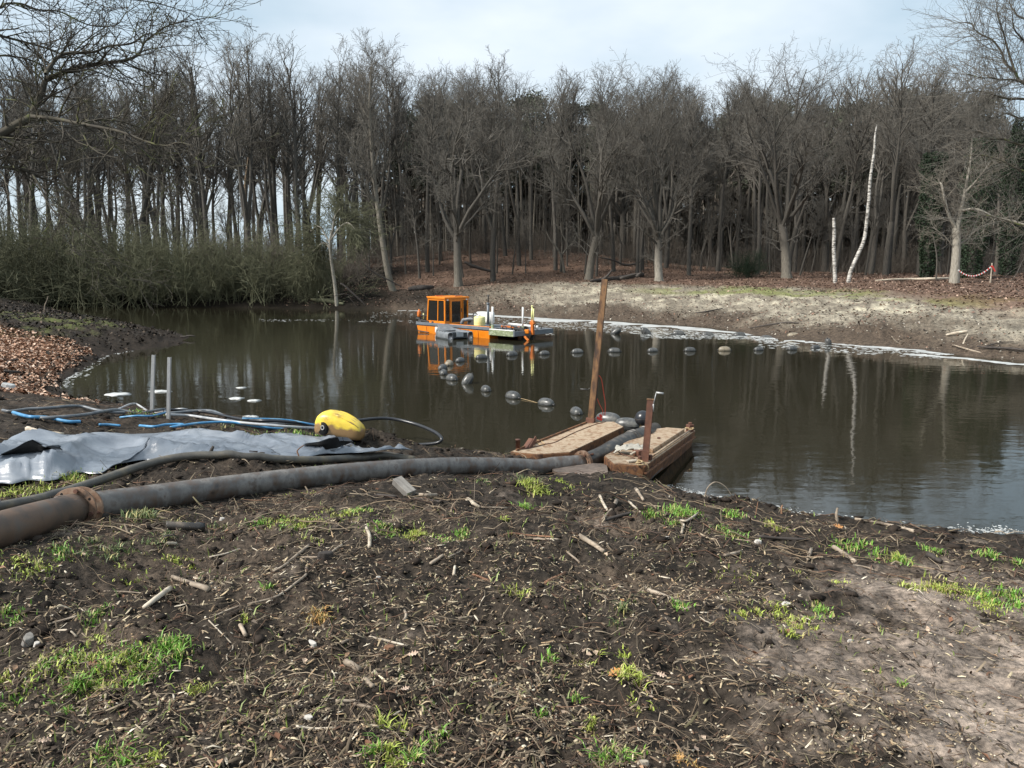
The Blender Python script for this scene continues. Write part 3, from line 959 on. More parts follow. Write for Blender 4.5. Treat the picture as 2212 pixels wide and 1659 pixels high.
def scatter_roots():
    """Thin bent rootlets and twigs lying about."""
    rng = np.random.default_rng(17)
    def batch(n, r0, r1, l0, l1, rad, palette):
        x, y = near_points(n, r0, r1, rng)
        keep = on_land(x, y, 0.0) & (rng.random(n) > 0.8 * sandy(x, y))
        x, y = x[keep], y[keep]
        n = len(x)
        az = rng.random(n) * 2 * np.pi
        L = l0 * (l1 / l0) ** rng.random(n)
        p0s, p1s, r0s, r1s, cs = [], [], [], [], []
        px, py = x, y
        rr = rad * (0.5 + rng.random(n))
        pal = np.array(palette)
        cc = pal[rng.integers(0, len(pal), n)] * (0.7 + 0.6 * rng.random(n))[:, None]
        lift = rng.random(n) * 0.02
        for k in range(4):
            az = az + rng.normal(0, 0.45, n)
            qx, qy = px + np.cos(az) * L / 4, py + np.sin(az) * L / 4
            l2 = lift + (rng.random(n) * 0.03 if k % 2 == 0 else 0)
            p0s.append(np.stack([px, py, height(px, py) + rr + lift], 1))
            p1s.append(np.stack([qx, qy, height(qx, qy) + rr + l2], 1))
            r0s.append(rr * (1 - 0.18 * k))
            r1s.append(rr * (1 - 0.18 * (k + 1)))
            cs.append(cc)
            px, py, lift = qx, qy, l2
        V, F = prisms(np.concatenate(p0s), np.concatenate(p1s), np.concatenate(r0s), np.concatenate(r1s), 3)
        cols = np.repeat(np.concatenate([np.concatenate(cs), np.ones((len(cs) * n, 1))], 1), 6, axis=0)
        put('rootlets', np_mesh('rootlets', V, [F], False, cols), M['chip'], kind='stuff')
    pal = [(0.2, 0.15, 0.1), (0.1, 0.075, 0.055), (0.3, 0.24, 0.17), (0.07, 0.05, 0.04), (0.15, 0.09, 0.06)]
    batch(6500, 2.0, 9, 0.05, 0.35, 0.0026, pal)
    batch(1600, 7, 22, 0.15, 0.8, 0.007, pal)

scatter_roots()

# ------------------------------------------------------------------ leaf litter
OUTL = [(-0.5, 0.0), (-0.2, 0.16), (0.0, 0.10), (0.2, 0.2), (0.5, 0.02), (0.2, -0.18), (0.0, -0.1), (-0.22, -0.16)]
def leaves(name, x, y, size, palette, seed, curl=0.35, lift=0.02):
    rng = np.random.default_rng(seed)
    n = len(x)
    z = np.maximum(height(x, y), 0.0)
    s = size[0] + (size[1] - size[0]) * rng.random(n)
    az = rng.random(n) * 2 * np.pi
    # four-sided folded leaf: 2 triangles about a keel
    tilt = rng.normal(0, curl, (n, 2))
    d = np.stack([np.cos(az), np.sin(az), tilt[:, 0]], 1)
    w = np.stack([-np.sin(az), np.cos(az), tilt[:, 1]], 1)
    c = np.stack([x, y, z + lift * (0.3 + rng.random(n))], 1)
    fold = np.zeros((n, 3))
    fold[:, 2] = s * rng.uniform(0.05, 0.3, n)
    V = np.stack([c - d * s[:, None] / 2, c + w * (s * 0.32)[:, None] + fold, c + d * s[:, None] / 2, c - w * (s * 0.32)[:, None] + fold], 1)
    b = (np.arange(n) * 4)[:, None]
    F = np.concatenate([b + np.array([[0, 2, 1]]), b + np.array([[0, 3, 2]])])
    pal = np.array(palette)
    cc = pal[rng.integers(0, len(pal), n)] * (0.65 + 0.7 * rng.random(n))[:, None]
    cols = np.repeat(np.concatenate([cc, np.ones((n, 1))], 1), 4, axis=0)
    put(name, np_mesh(name, V.reshape(-1, 3), [F], False, cols), M['leaf'], kind='stuff')

def leaf_litter():
    rng = np.random.default_rng(23)
    brown = [(0.38, 0.23, 0.155), (0.48, 0.32, 0.225), (0.27, 0.15, 0.095), (0.56, 0.42, 0.325), (0.18, 0.095, 0.06)]
    # the spit on the left
    n = 54000
    x = -10.0 - 24 * rng.random(n)
    y = 20.5 + 17 * rng.random(n)
    sd = shore(x, y)
    k = (sd + 0.6 * fbm(x, y, 3, 231) > 0.45) & (y + 1.5 * fbm(x * .9, y * .9, 3, 233) < np.interp(x, [-26, -17], [37, 33]))
    leaves('fallen_leaves', x[k], y[k], (0.09, 0.18), brown, 24)
    # far bank and under the trees
    red = [(0.18, 0.115, 0.088), (0.24, 0.16, 0.122), (0.13, 0.082, 0.062), (0.31, 0.22, 0.165), (0.08, 0.055, 0.044), (0.05, 0.04, 0.033)]
    n = 72000
    y = 40 + 72 * rng.random(n)
    x = (rng.random(n) * 2 - 1) * 0.72 * y
    sd, wf = shore(x, y), far_weight(x, y)
    d = sd + 2.2 * fbm(x * 0.25, y * 0.25, 3, 121)
    k = (sd > 0.6) & (wf > 0.5) & ((d > 15) | (x < 2) | (rng.random(n) < 0.25)) & (x > -22)
    leaves('leaf_litter', x[k], y[k], (0.10, 0.24), red, 25, 0.35, 0.03)
    # debris on the cleared far bank: grey and black scraps
    grey = [(0.26, 0.24, 0.2), (0.36, 0.33, 0.28), (0.07, 0.056, 0.046), (0.035, 0.03, 0.025), (0.14, 0.11, 0.085), (0.2, 0.115, 0.08), (0.2, 0.18, 0.15), (0.42, 0.38, 0.31)]
    n = 40000
    y = 31 + 50 * rng.random(n)
    x = (rng.random(n) * 2 - 1) * 0.72 * y
    sd, wf = shore(x, y), far_weight(x, y)
    k = (sd > 0.1) & (sd < 15) & (wf > 0.5) & (x > -9) & (fbm(x * 0.6, y * 0.6, 3, 239) > -0.55 + 0.10 * sd)
    leaves('bank_scraps', x[k], y[k], (0.05, 0.17), grey, 26, 0.45, 0.04)
    # black peat scraps along the spit's dark edge
    n = 30000
    x = -8.0 - 34 * rng.random(n)
    y = 21 + 50 * rng.random(n)
    sd = shore(x, y)
    k = (sd > 0.0) & ((sd < 1.7) | (y > np.interp(x, [-26, -17], [36, 32]))) & (y < 70) & (fbm(x * .5, y * .5, 3, 241) > -.45)
    leaves('peat_scraps', x[k], y[k], (0.05, 0.2), [(0.018, 0.015, 0.012), (0.03, 0.024, 0.019), (0.012, 0.010, 0.008), (0.10, 0.075, 0.055), (0.02, 0.017, 0.013)], 27, 0.6, 0.05)
    # scattered over the near ground
    x, y = near_points(260, 2.2, 20, rng)
    k = on_land(x, y, 0.2)
    leaves('dead_leaves', x[k], y[k], (0.025, 0.055), [(0.3, 0.19, 0.12), (0.4, 0.3, 0.22), (0.2, 0.1, 0.06)], 28)

leaf_litter()

# ------------------------------------------------------------------ grass tufts (traced from the photo: px, py, half width px, blades, height m, hue)
def build_grass():
    rng = np.random.default_rng(31)
    G, Y, O, D = (0.14, 0.29, 0.035), (0.30, 0.36, 0.06), (0.42, 0.24, 0.08), (0.09, 0.13, 0.04)
    T = [(357, 1407, 34, 300, .085, G), (330, 1420, 40, 260, .06, G), (259, 1421, 46, 320, .05, G), (170, 1411, 46, 260, .05, Y), (265, 1452, 50, 420, .05, Y),
         (215, 1440, 50, 260, .045, Y), (180, 1482, 34, 320, .075, G), (68, 1455, 50, 260, .05, Y), (110, 1430, 50, 200, .045, G), (299, 1482, 40, 220, .05, G), (432, 1492, 26, 160, .06, Y),
         (30, 1480, 34, 160, .05, Y), (153, 1533, 14, 50, .05, G), (340, 1632, 40, 140, .05, Y), (221, 1652, 50, 260, .06, G), (136, 1196, 18, 110, .07, G),
         (65, 1230, 50, 240, .055, Y), (200, 1336, 26, 120, .06, G), (578, 1274, 10, 60, .06, G), (531, 1332, 14, 50, .05, Y), (395, 1213, 20, 80, .05, Y),
         (600, 1139, 50, 620, .05, Y), (570, 1130, 30, 240, .05, G), (640, 1143, 26, 220, .05, G), (323, 1122, 32, 420, .13, D), (719, 1113, 18, 150, .05, Y), (684, 1326, 22, 170, .08, O), (7, 1340, 20, 100, .07, G),
         (10, 1530, 18, 70, .06, G), (781, 1108, 26, 320, .06, G), (740, 1119, 40, 460, .05, Y), (811, 1132, 36, 460, .05, G), (909, 1153, 40, 500, .05, Y), (972, 1157, 28, 320, .055, G),
         (1133, 1101, 20, 160, .10, G), (1165, 1049, 34, 520, .13, Y), (1140, 1046, 22, 280, .13, D), (1088, 1123, 10, 70, .06, Y), (1452, 1108, 34, 380, .11, G), (1420, 1124, 30, 260, .08, G), (1490, 1105, 26, 220, .09, G),
         (1126, 1277, 28, 90, .07, Y), (1328, 1329, 26, 80, .07, D), (1467, 1314, 22, 110, .06, G), (1190, 1423, 14, 90, .055, G), (1268, 1430, 18, 60, .07, Y), (1372, 1475, 28, 240, .075, Y),
         (837, 1580, 24, 150, .09, Y), (935, 1599, 24, 90, .075, G), (811, 1629, 24, 200, .06, G), (849, 1652, 40, 260, .06, Y), (897, 1644, 22, 160, .07, G), (1242, 1517, 12, 50, .06, G), (1164, 1543, 14, 50, .06, G),
         (1268, 1565, 20, 110, .05, Y), (1328, 1633, 36, 300, .07, G), (1385, 1532, 20, 60, .04, Y), (1355, 1419, 14, 50, .05, Y), (1455, 1115, 16, 140, .09, G), (1541, 1142, 44, 260, .07, G), (1582, 1112, 24, 220, .09, G),
         (1661, 1142, 24, 160, .08, Y), (1864, 1191, 34, 260, .09, G), (1905, 1202, 30, 160, .10, G), (1935, 1209, 24, 120, .09, Y), (2115, 1198, 24, 200, .08, G), (2021, 1191, 22, 140, .07, G), (1984, 1269, 34, 460, .07, Y),
         (2070, 1288, 40, 420, .06, Y), (2111, 1292, 30, 240, .06, G), (2164, 1296, 30, 200, .07, G), (2205, 1307, 24, 160, .07, G), (2138, 1322, 24, 120, .05, Y), (1680, 1333, 50, 340, .055, Y), (1747, 1326, 34, 180, .06, G),
         (1605, 1326, 30, 140, .06, Y), (1695, 1363, 20, 160, .06, Y), (1747, 1359, 20, 80, .05, Y), (1950, 1479, 12, 40, .06, G), (1474, 1652, 26, 120, .04, O), (1600, 1245, 30, 60, .05, Y), (1750, 1250, 40, 90, .05, Y),
         (440, 880, 12, 160, .16, G), (300, 895, 20, 40, .1, G), (560, 940, 60, 340, .10, D), (640, 938, 40, 320, .10, G), (480, 935, 40, 160, .08, D), (400, 938, 30, 80, .08, D), (100, 1052, 60, 360, .11, Y), (60, 1065, 40, 200, .10, Y), (165, 1030, 16, 80, .1, G),
         (300, 890, 20, 50, .09, G), (750, 960, 16, 60, .08, Y), (645, 1070, 18, 60, .07, Y), (455, 1170, 20, 60, .06, D), (340, 1160, 30, 120, .06, D), (390, 1215, 30, 90, .05, Y), (285, 1235, 30, 80, .05, Y), (230, 1200, 40, 120, .06, D),
         (180, 1180, 30, 110, .07, D), (260, 1180, 30, 110, .07, D), (450, 1140, 40, 140, .06, D), (1230, 1050, 30, 90, .08, Y), (1050, 1045, 24, 60, .08, D), (700, 1172, 26, 60, .05, Y)]
    xs, ys, hs, cs = [], [], [], []
    for px, py, w, n, h, c in T:
        n = int(n * 1.1)
        g = gp(px, py)
        dist = math.hypot(g.x, g.y)
        hw = w * dist / FPX
        k = 3
        ox = np.concatenate([rng.normal(0, hw * 0.30, n // k) * np.exp(rng.normal(0, .6, n // k)) + rng.normal(0, hw * 0.6) for _ in range(k)])
        oy = np.concatenate([rng.normal(0, hw * 0.34, n // k) * np.exp(rng.normal(0, .6, n // k)) + rng.normal(0, hw * 0.7) for _ in range(k)])
        xs.append(g.x + ox)
        ys.append(g.y + oy)
        hs.append(h * .8 * (0.25 + 0.95 * rng.random(len(ox)) ** 1.3))
        base = np.array(c)[None] * (0.7 + 0.6 * rng.random((len(ox), 1)))
        dry = rng.random(len(ox)) < 0.26
        base[dry] = np.array([0.38, 0.33, 0.13]) * (0.7 + 0.5 * rng.random((dry.sum(), 1)))
        cs.append(base)
    # loose single blades
    x, y = near_points(2600, 2.0, 13, rng)
    k = on_land(x, y, 0.4) & (fbm(x * 0.7, y * 0.7, 3, 251) > 0.0) & (rng.random(len(x)) > sandy(x, y))
    x, y = x[k], y[k]
    xs.append(x); ys.append(y); hs.append(0.03 + 0.05 * rng.random(len(x)))
    cs.append(np.array([[0.17, 0.22, 0.05]]) * (0.6 + 0.7 * rng.random((len(x), 1))))
    x, y, h, c = np.concatenate(xs), np.concatenate(ys), np.concatenate(hs), np.concatenate(cs)
    k = on_land(x, y, 0.0)
    x, y, h, c = x[k], y[k], h[k], c[k]
    n = len(x)
    z = height(x, y)
    az = rng.random(n) * 2 * np.pi
    lean = np.abs(rng.normal(0.5, 0.45, n))
    w = (0.0018 + 0.002 * rng.random(n)) * (1 + np.hypot(x, y) / 9)
    d = np.stack([np.cos(az), np.sin(az), np.zeros(n)], 1)
    s = np.stack([-np.sin(az), np.cos(az), np.zeros(n)], 1) * w[:, None]
    p0 = np.stack([x, y, z - 0.005], 1)
    up = np.array([[0, 0, 1.0]])
    p1 = p0 + up * (h * 0.6)[:, None] + d * (h * lean * 0.4)[:, None]
    p2 = p0 + up * (h * np.clip(1.05 - 0.35 * lean, 0.3, 1))[:, None] + d * (h * lean * 1.15)[:, None]
    V = np.stack([p0 - s, p0 + s, p1 - s * 0.8, p1 + s * 0.8, p2], 1)
    b = (np.arange(n) * 5)[:, None]
    cols = np.repeat(np.concatenate([c, np.ones((n, 1))], 1), 5, axis=0)
    put('grass', np_mesh('grass', V.reshape(-1, 3), [b + np.array([[0, 1, 3, 2]]), b + np.array([[2, 3, 4]])], False, cols), M['grass'], kind='stuff')

build_grass()
# ------------------------------------------------------------------ trees
class Grow:
    """Collects the limbs (continuous tubes) and the twigs (thin sticks) of one bare tree."""
    def __init__(self, seed):
        self.r = random.Random(seed)
        self.limbs = []
        self.a, self.b, self.ra, self.rb = [], [], [], []

    def run(self, p, d, length, r, n, wander, up, taper=0.55, jitter_up=0.0):
        """One branch as a list of points, directions and radii."""
        P, D, RR = [p], [d], [r]
        g = self.r.gauss
        for k in range(n):
            d = Vector((d.x + g(0, wander), d.y + g(0, wander), d.z + up + g(0, wander) * 0.6)).normalized()
            p = p + d * (length / n)
            P.append(p)
            D.append(d)
            RR.append(r * (1 - (1 - taper) * (k + 1) / n))
        return P, D, RR

    def sticks(self, P, RR):
        for i in range(len(P) - 1):
            self.a.append(P[i][:])
            self.b.append(P[i + 1][:])
            self.ra.append(RR[i])
            self.rb.append(RR[i + 1])

    def side(self, d, ang):
        u = d.orthogonal().normalized()
        w = d.cross(u)
        f = self.r.uniform(0, 2 * math.pi)
        s = u * math.cos(f) + w * math.sin(f)
        return (d * math.cos(ang) + s * math.sin(ang)).normalized()

    def branch(self, p, d, length, r, level, cfg):
        n = cfg['seg'][level]
        P, D, RR = self.run(p, d, length, r, n, cfg['wander'][level], cfg['up'][level], cfg['taper'][level])
        if r > cfg['limb_r']:
            self.limbs.append((P, RR))
        else:
            self.sticks(P, [max(q, cfg['min_r']) for q in RR])
        if level + 1 >= len(cfg['kids']) + 1 or level >= len(cfg['kids']):
            return
        k = cfg['kids'][level]
        k = max(1, int(round(k * self.r.uniform(0.75, 1.25))))
        for i in range(k):
            t = cfg['from'][level] + (1 - cfg['from'][level]) * (i + self.r.random()) / k
            f = t * n
            j = min(int(f), n - 1)
            q = P[j].lerp(P[j + 1], f - j)
            rr = RR[j] + (RR[j + 1] - RR[j]) * (f - j)
            L = length * cfg['ratio'][level] * self.r.uniform(0.65, 1.2) * (1.15 - 0.4 * t)
            a = R(cfg['angle'][level]) * self.r.uniform(0.65, 1.3)
            self.branch(q, self.side(D[j + 1], a), L, min(rr * 0.75, r * cfg['rratio'][level]), level + 1, cfg)

    def meshes(self, name, bark, twig, trunk_sides=9, limb_bark=None):
        mb, ml = MB(), MB()
        for i, (P, RR) in enumerate(self.limbs):
            s = trunk_sides if i == 0 else (6 if RR[0] > 0.09 else 4)
            (ml if i else mb).tube(P, RR, s, caps=False)
        trunk = make_mesh(name + '_trunk', mb.v, mb.f, True)
        trunk.materials.append(bark)
        limbs = None
        if ml.v:
            limbs = make_mesh(name + '_limbs', ml.v, ml.f, True)
            limbs.materials.append(limb_bark or bark)
        crown = None
        if self.a:
            V, F = prisms(self.a, self.b, self.ra, self.rb, 3)
            crown = np_mesh(name + '_crown', V, [F])
            crown.materials.append(twig)
        return trunk, crown, limbs

def tree_meshes(seed, kind, bark, twig, height_m=22.0):
    g = Grow(seed)
    rnd = g.r
    if kind == 'oak':        # stout bole, limbs fanning upward from a third of the height
        cfg = dict(seg=[7, 6, 5, 4, 3], wander=[.12, .19, .22, .24, .26], up=[.035, .06, .05, .03, .02], taper=[.16, .3, .35, .4, .4],
                   kids=[8, 6, 4, 2], ratio=[.46, .52, .52, .62], angle=[46, 44, 44, 44], rratio=[.42, .45, .5, .55],
                   limb_r=.05, min_r=.010)
        cfg['from'] = [.42, .32, .2, .15]
        bole = height_m * rnd.uniform(0.24, 0.3)
        r0 = height_m * 0.0175
        P, D, RR = g.run(Vector((0, 0, -0.4)), Vector((rnd.gauss(0, .015), rnd.gauss(0, .015), 1)).normalized(), bole, r0 * 1.15, 6, .035, .04, .82)
        RR[0] *= 1.35
        g.limbs.append((P, RR))
        n = rnd.choice([6, 7, 7, 8])
        for k in range(n):
            f = 2 * math.pi * (k + rnd.uniform(-.3, .3)) / n
            a = R(rnd.uniform(12, 46)) if k else R(5)
            d = Vector((math.cos(f) * math.sin(a), math.sin(f) * math.sin(a), math.cos(a)))
            q = P[-1] - D[-1] * rnd.uniform(0, bole * 0.14)
            # limbs end on a rounded crown
            rx, rz, cz = height_m * .27, height_m * .39, height_m * .60
            A_ = (math.sin(a) / rx) ** 2 + (math.cos(a) / rz) ** 2
            B_ = 2 * math.cos(a) * (q.z - cz) / rz ** 2
            C_ = ((q.z - cz) / rz) ** 2 - 1
            L_ = (-B_ + math.sqrt(max(B_ * B_ - 4 * A_ * C_, 0))) / (2 * A_)
            g.branch(q, d, L_ * rnd.uniform(0.78, 0.90), r0 * rnd.uniform(0.45, 0.68), 0, cfg)
        for k in range(5):   # dead low side branches
            j = rnd.randint(3, 5)
            g.branch(P[j], g.side(D[j], R(70)), height_m * rnd.uniform(.10, .22), r0 * 0.2, 1, cfg)
    elif kind == 'slim':     # tall drawn-up forest tree with one leader
        cfg = dict(seg=[11, 5, 4, 3], wander=[.035, .13, .18, .25], up=[.05, .12, .06, .02], taper=[.22, .3, .4, .4],
                   kids=[26, 6, 5], ratio=[.21, .52, .52], angle=[42, 40, 45], rratio=[.32, .5, .55], limb_r=.05, min_r=.011)
        cfg['from'] = [rnd.uniform(.44, .56), .2, .15]
        g.branch(Vector((0, 0, -0.4)), Vector((rnd.gauss(0, .02), rnd.gauss(0, .02), 1)).normalized(), height_m, height_m * 0.0122, 0, cfg)
    elif kind == 'fork':     # two or three leaders from low down
        cfg = dict(seg=[9, 5, 4, 3], wander=[.05, .13, .18, .25], up=[.07, .12, .06, .02], taper=[.22, .3, .4, .4],
                   kids=[20, 6, 5], ratio=[.25, .52, .52], angle=[40, 40, 45], rratio=[.34, .5, .55], limb_r=.05, min_r=.011)
        cfg['from'] = [.34, .2, .15]
        P, D, RR = g.run(Vector((0, 0, -0.4)), Vector((rnd.gauss(0, .04), rnd.gauss(0, .04), 1)).normalized(), height_m * .26, height_m * .0135, 5, .03, .03, .85)
        g.limbs.append((P, RR))
        for k in range(rnd.choice([2, 3])):
            f = rnd.uniform(0, 6.28)
            a = R(rnd.uniform(8, 22))
            g.branch(P[-1] - D[-1] * rnd.uniform(0, .5), Vector((math.cos(f) * math.sin(a), math.sin(f) * math.sin(a), math.cos(a))),
                     height_m * rnd.uniform(.62, .74), height_m * .0085, 0, cfg)
    # bring it to height_m exactly
    top = max([p[2] for p in g.b] + [p.z for P, _ in g.limbs for p in P])
    s = height_m / top
    for L in (g.a, g.b):
        for i, p in enumerate(L):
            L[i] = (p[0] * s, p[1] * s, p[2] * s)
    g.limbs = [([p * s for p in P], RR) for P, RR in g.limbs]
    return g.meshes(kind + '_tree', bark, twig, limb_bark=M['bark'])

def plant(name, meshes, loc, scale, rotz, label, cat='tree', group=None, tilt=(0, 0)):
    t = thing(name, label, cat, loc, (tilt[0], tilt[1], rotz), group)
    t.scale = (scale, scale, scale)
    put('trunk', meshes[0], None, t)
    if meshes[1] is not None:
        put('crown', meshes[1], None, t)
    if len(meshes) > 2 and meshes[2] is not None:
        put('limbs', meshes[2], None, t)
    return t

H0 = 22.0
SHARED = {
    'oak': [tree_meshes(100 + i, 'oak', M['bark'], M['twig'], H0) for i in range(3)],
    'slim': [tree_meshes(120 + i, 'slim', M['bark'], M['twig'], H0) for i in range(4)],
    'fork': [tree_meshes(140 + i, 'fork', M['bark'], M['twig'], H0) for i in range(3)],
}

def at_base(px, y):
    """Ground point on the sight column px, y metres out."""
    x = ray(px, 600)[0] / ray(px, 600)[1] * y
    return Vector((x, y, hz(x, y)))

def height_for(px, py_top, base):
    return dp(px, py_top, base.y).z - base.z

# trees at the edge of the wood, each traced from the photo: px, distance, py of the top, kind, seed, bark, label
FRONT = [
    (990, 80, 118, 'oak', 301, 'bark_mid', 'twig', 'broad oak behind the orange cabin with bare side branches low on its trunk'),
    (1065, 84, 112, 'fork', 302, 'bark', 'twig', 'slim dark tree right of the oak behind the orange cabin'),
    (1271, 82, 120, 'oak', 303, 'bark_mid', 'twig', 'wide bare oak above the dark fallen log, left of the pale trunked tree'),
    (1424, 78, 122, 'oak', 304, 'bark_pale', 'twig', 'bare tree with pale lower trunk just right of the dark fallen log'),
    (1488, 86, 180, 'slim', 305, 'bark', 'twig', 'thin dark tree directly right of the pale trunked tree'),
    (1700, 80, 36, 'oak', 326, 'bark_mid', 'twig', 'tallest broad oak of the far bank, left of the white birch poles'),
    (1912, 86, 92, 'fork', 307, 'bark', 'twig', 'tall bare tree rising behind the long leaning birch pole'),
    (1985, 88, 100, 'slim', 308, 'bark', 'twig', 'tall bare tree standing left of the ivy column'),
    (2150, 84, 215, 'fork', 309, 'bark', 'twig', 'tall bare tree behind the red and white tape near the picture edge'),
    (200, 84, 70, 'fork', 310, 'bark', 'twig', 'thick dark tree behind the thicket, seen through the mossy boughs'),
    (70, 86, 60, 'slim', 311, 'bark', 'twig', 'dark tree farthest left in the wood behind the thicket'),
    (318, 88, 66, 'fork', 312, 'bark', 'twig', 'forked tree left of the thick double trunk in the left wood'),
    (455, 86, 60, 'slim', 313, 'bark', 'twig', 'straight tall tree where the mossy bough tips end'),
    (545, 83, 50, 'fork', 314, 'bark', 'twig', 'tall forked tree rising behind the orange stained stem'),
    (650, 84, 62, 'slim', 315, 'bark', 'twig', 'straight tree above the browner right half of the thicket'),
    (740, 88, 74, 'fork', 316, 'bark', 'twig', 'tall tree behind the pale leaning sapling by the water'),
    (1375, 83, 250, 'slim', 318, 'bark_mid', 'twig', 'crooked thin trunk between the wide oak and the pale trunked tree'),
]
for px, y, top, kind, seed, bk, tw, label in FRONT:
    b = at_base(px, y)
    hgt = height_for(px, top + (12 if kind == 'oak' else -14), b)
    if kind != 'oak':
        plant('bare_tree', SHARED[kind][seed % len(SHARED[kind])], b, hgt / H0, seed * 1.7, label)
        continue
    ms = tree_meshes(seed, kind, M[bk.replace('bark_', 'bole_') if kind == 'oak' else bk], M[tw], hgt)
    plant('bare_tree', ms, b, 1.0, 0, label)

# the leaning slim tree at the water's edge, traced: trunk (850,628) up to (805,330)
def leaning_tree():
    g = Grow(401)
    y = gp(850, 628).y
    pts = [dp(850, 630, y), dp(838, 590, y), dp(826, 520, y + .4), dp(815, 440, y + .8), dp(806, 360, y + 1.2), dp(800, 280, y + 1.6), dp(798, 220, y + 2), dp(800, 175, y + 2.4), dp(803, 135, y + 2.8)]
    base = pts[0].copy()
    base.z = hz(base.x, base.y) - 0.2
    P = [p - base for p in smooth_path([base] + pts[1:], 3)]
    RR = [0.36 * (1 - 0.93 * i / (len(P) - 1)) for i in range(len(P))]
    g.limbs.append((P, RR))
    cfg = dict(seg=[5, 4, 3], wander=[.12, .17, .22], up=[.16, .07, .02], taper=[.3, .4, .4], kids=[8, 6], ratio=[.5, .5],
               angle=[38, 42], rratio=[.5, .55], limb_r=.05, min_r=.011)
    cfg['from'] = [.15, .15]
    for i in range(9, len(P) - 1):
        for k in range(3):
            t = i / len(P)
            d = (P[i + 1] - P[i]).normalized()
            g.branch(P[i], g.side(d, R(44) * g.r.uniform(.7, 1.2)), g.r.uniform(3.2, 6.2) * (1.2 - t * 0.7), RR[i] * .4, 0, cfg)
    ms = g.meshes('leaning_tree', M['bark_mid'], M['twig'])
    plant('leaning_tree', ms, base, 1.0, 0, 'slim grey tree leaning left over the water edge behind the boat')

leaning_tree()

def traced_tree(name, trunk_px, y, radii_px, label, bark, twig, limbs=(), twigs=None, cat='tree', seed=1, z0=None, depth=0.0):
    """A stem traced in the photo at distance y; limbs: [(points px, radii px)]."""
    g = Grow(seed)
    y = min(y + 24, gp(*trunk_px[0]).y)
    base = dp(trunk_px[0][0], trunk_px[0][1], y)
    base = Vector((base.x, y, hz(base.x, y)))
    first = dp(trunk_px[0][0], trunk_px[0][1], y)
    def pts(pl, dd):
        return [dp(a, b, y + dd * i) - first for i, (a, b) in enumerate(pl)]
    P = smooth_path(pts(trunk_px, depth), 4)
    P[0] = P[0] - Vector((0, 0, 0.25))
    def rads(rp, n):
        return list(np.interp(np.linspace(0, 1, n), np.linspace(0, 1, len(rp)), np.array(rp) * y / FPX))
    g.limbs.append((P, rads(radii_px, len(P))))
    for pl, rp, dd in limbs:
        Q = smooth_path(pts(pl, dd), 4)
        rr = rads(rp, len(Q))
        g.limbs.append((Q, rr))
        if twigs:
            for i in range(2, len(Q) - 1):
                for _ in range(twigs['n']):
                    d = (Q[i + 1] - Q[i]).normalized()
                    g.branch(Q[i], g.side(d, R(50)), twigs['len'] * g.r.uniform(.5, 1.2), min(rr[i] * .6, .03), 0, twigs['cfg'])
    ms = g.meshes(name, M[bark], M[twig], 8)
    return plant(name, ms, base, 1.0, 0, label, cat)

TW = dict(n=2, len=2.2, cfg=dict(seg=[4, 3, 2], wander=[.16, .2, .25], up=[.08, .04, .0], taper=[.4, .4, .4], kids=[5, 4], ratio=[.5, .5],
          angle=[45, 45], rratio=[.6, .6], limb_r=.06, min_r=.009))
TW['cfg']['from'] = [.2, .2]

traced_tree('birch_snag', [(1804, 611), (1803, 580), (1801, 540), (1802, 505), (1801, 471)], 66, [4.6, 4.1, 3.9, 3.7, 3.0],
            'short white birch pole broken off at the top', 'birch', 'twig', seed=2)
traced_tree('birch_snag', [(1832, 611), (1838, 585), (1852, 552), (1866, 520), (1872, 480), (1877, 430), (1880, 385), (1888, 330), (1890, 295), (1894, 270)], 66,
            [4.7, 4.3, 4.1, 3.9, 3.6, 3.4, 3.0, 2.5, 1.9, 1.0], 'long bent white birch pole reaching high up the dark wood', 'birch', 'twig', seed=3)
traced_tree('pale_tree', [(2061, 610), (2064, 570), (2066, 530), (2066, 492)], 62, [11, 9, 8.5, 8], 'pale half dead tree with spreading bare limbs beside the tape barrier',
            'bark_pale', 'twig_light', seed=4, twigs=TW,
            limbs=[([(2066, 495), (2050, 465), (2040, 430), (2034, 400), (2030, 395)], [4, 3, 2.5, 1.5], .1),
                   ([(2067, 495), (2075, 460), (2085, 410), (2096, 350), (2100, 300)], [5, 4, 3, 2, 1], .3),
                   ([(2078, 455), (2110, 452), (2150, 470), (2190, 478), (2225, 490)], [3, 2.6, 2.2, 2, 1.5], -.6),
                   ([(2086, 415), (2105, 395), (2125, 370), (2140, 350)], [2.6, 2, 1.5, 1], -.4),
                   ([(2066, 530), (2085, 520), (2105, 500)], [2.6, 2, 1], .3),
                   ([(2064, 540), (2040, 510), (2012, 490)], [1.6, 1.2, 1], -.3)])
traced_tree('pale_sapling', [(727, 640), (723, 600), (718, 565), (714, 535), (712, 505), (716, 480)], 48, [4.2, 3.8, 3.4, 3, 2.6, 2.2],
            'pale leaning sapling with drooping mossy twigs at the thicket edge', 'bark_pale', 'twig_green', seed=5, twigs=dict(TW, n=5, len=3.4, cfg=dict(TW['cfg'], min_r=.016, up=[-.10, -.08, -.05])),
            limbs=[([(714, 520), (700, 505), (680, 520), (668, 550)], [2.2, 2, 1.5, 1], .4), ([(713, 500), (735, 470), (752, 462), (770, 480)], [2.2, 2, 1.5, 1], -.3),
                   ([(716, 490), (722, 450), (735, 430)], [2.2, 1.5, 1], .3), ([(714, 510), (690, 470), (670, 480)], [2, 1.5, 1], .5)])
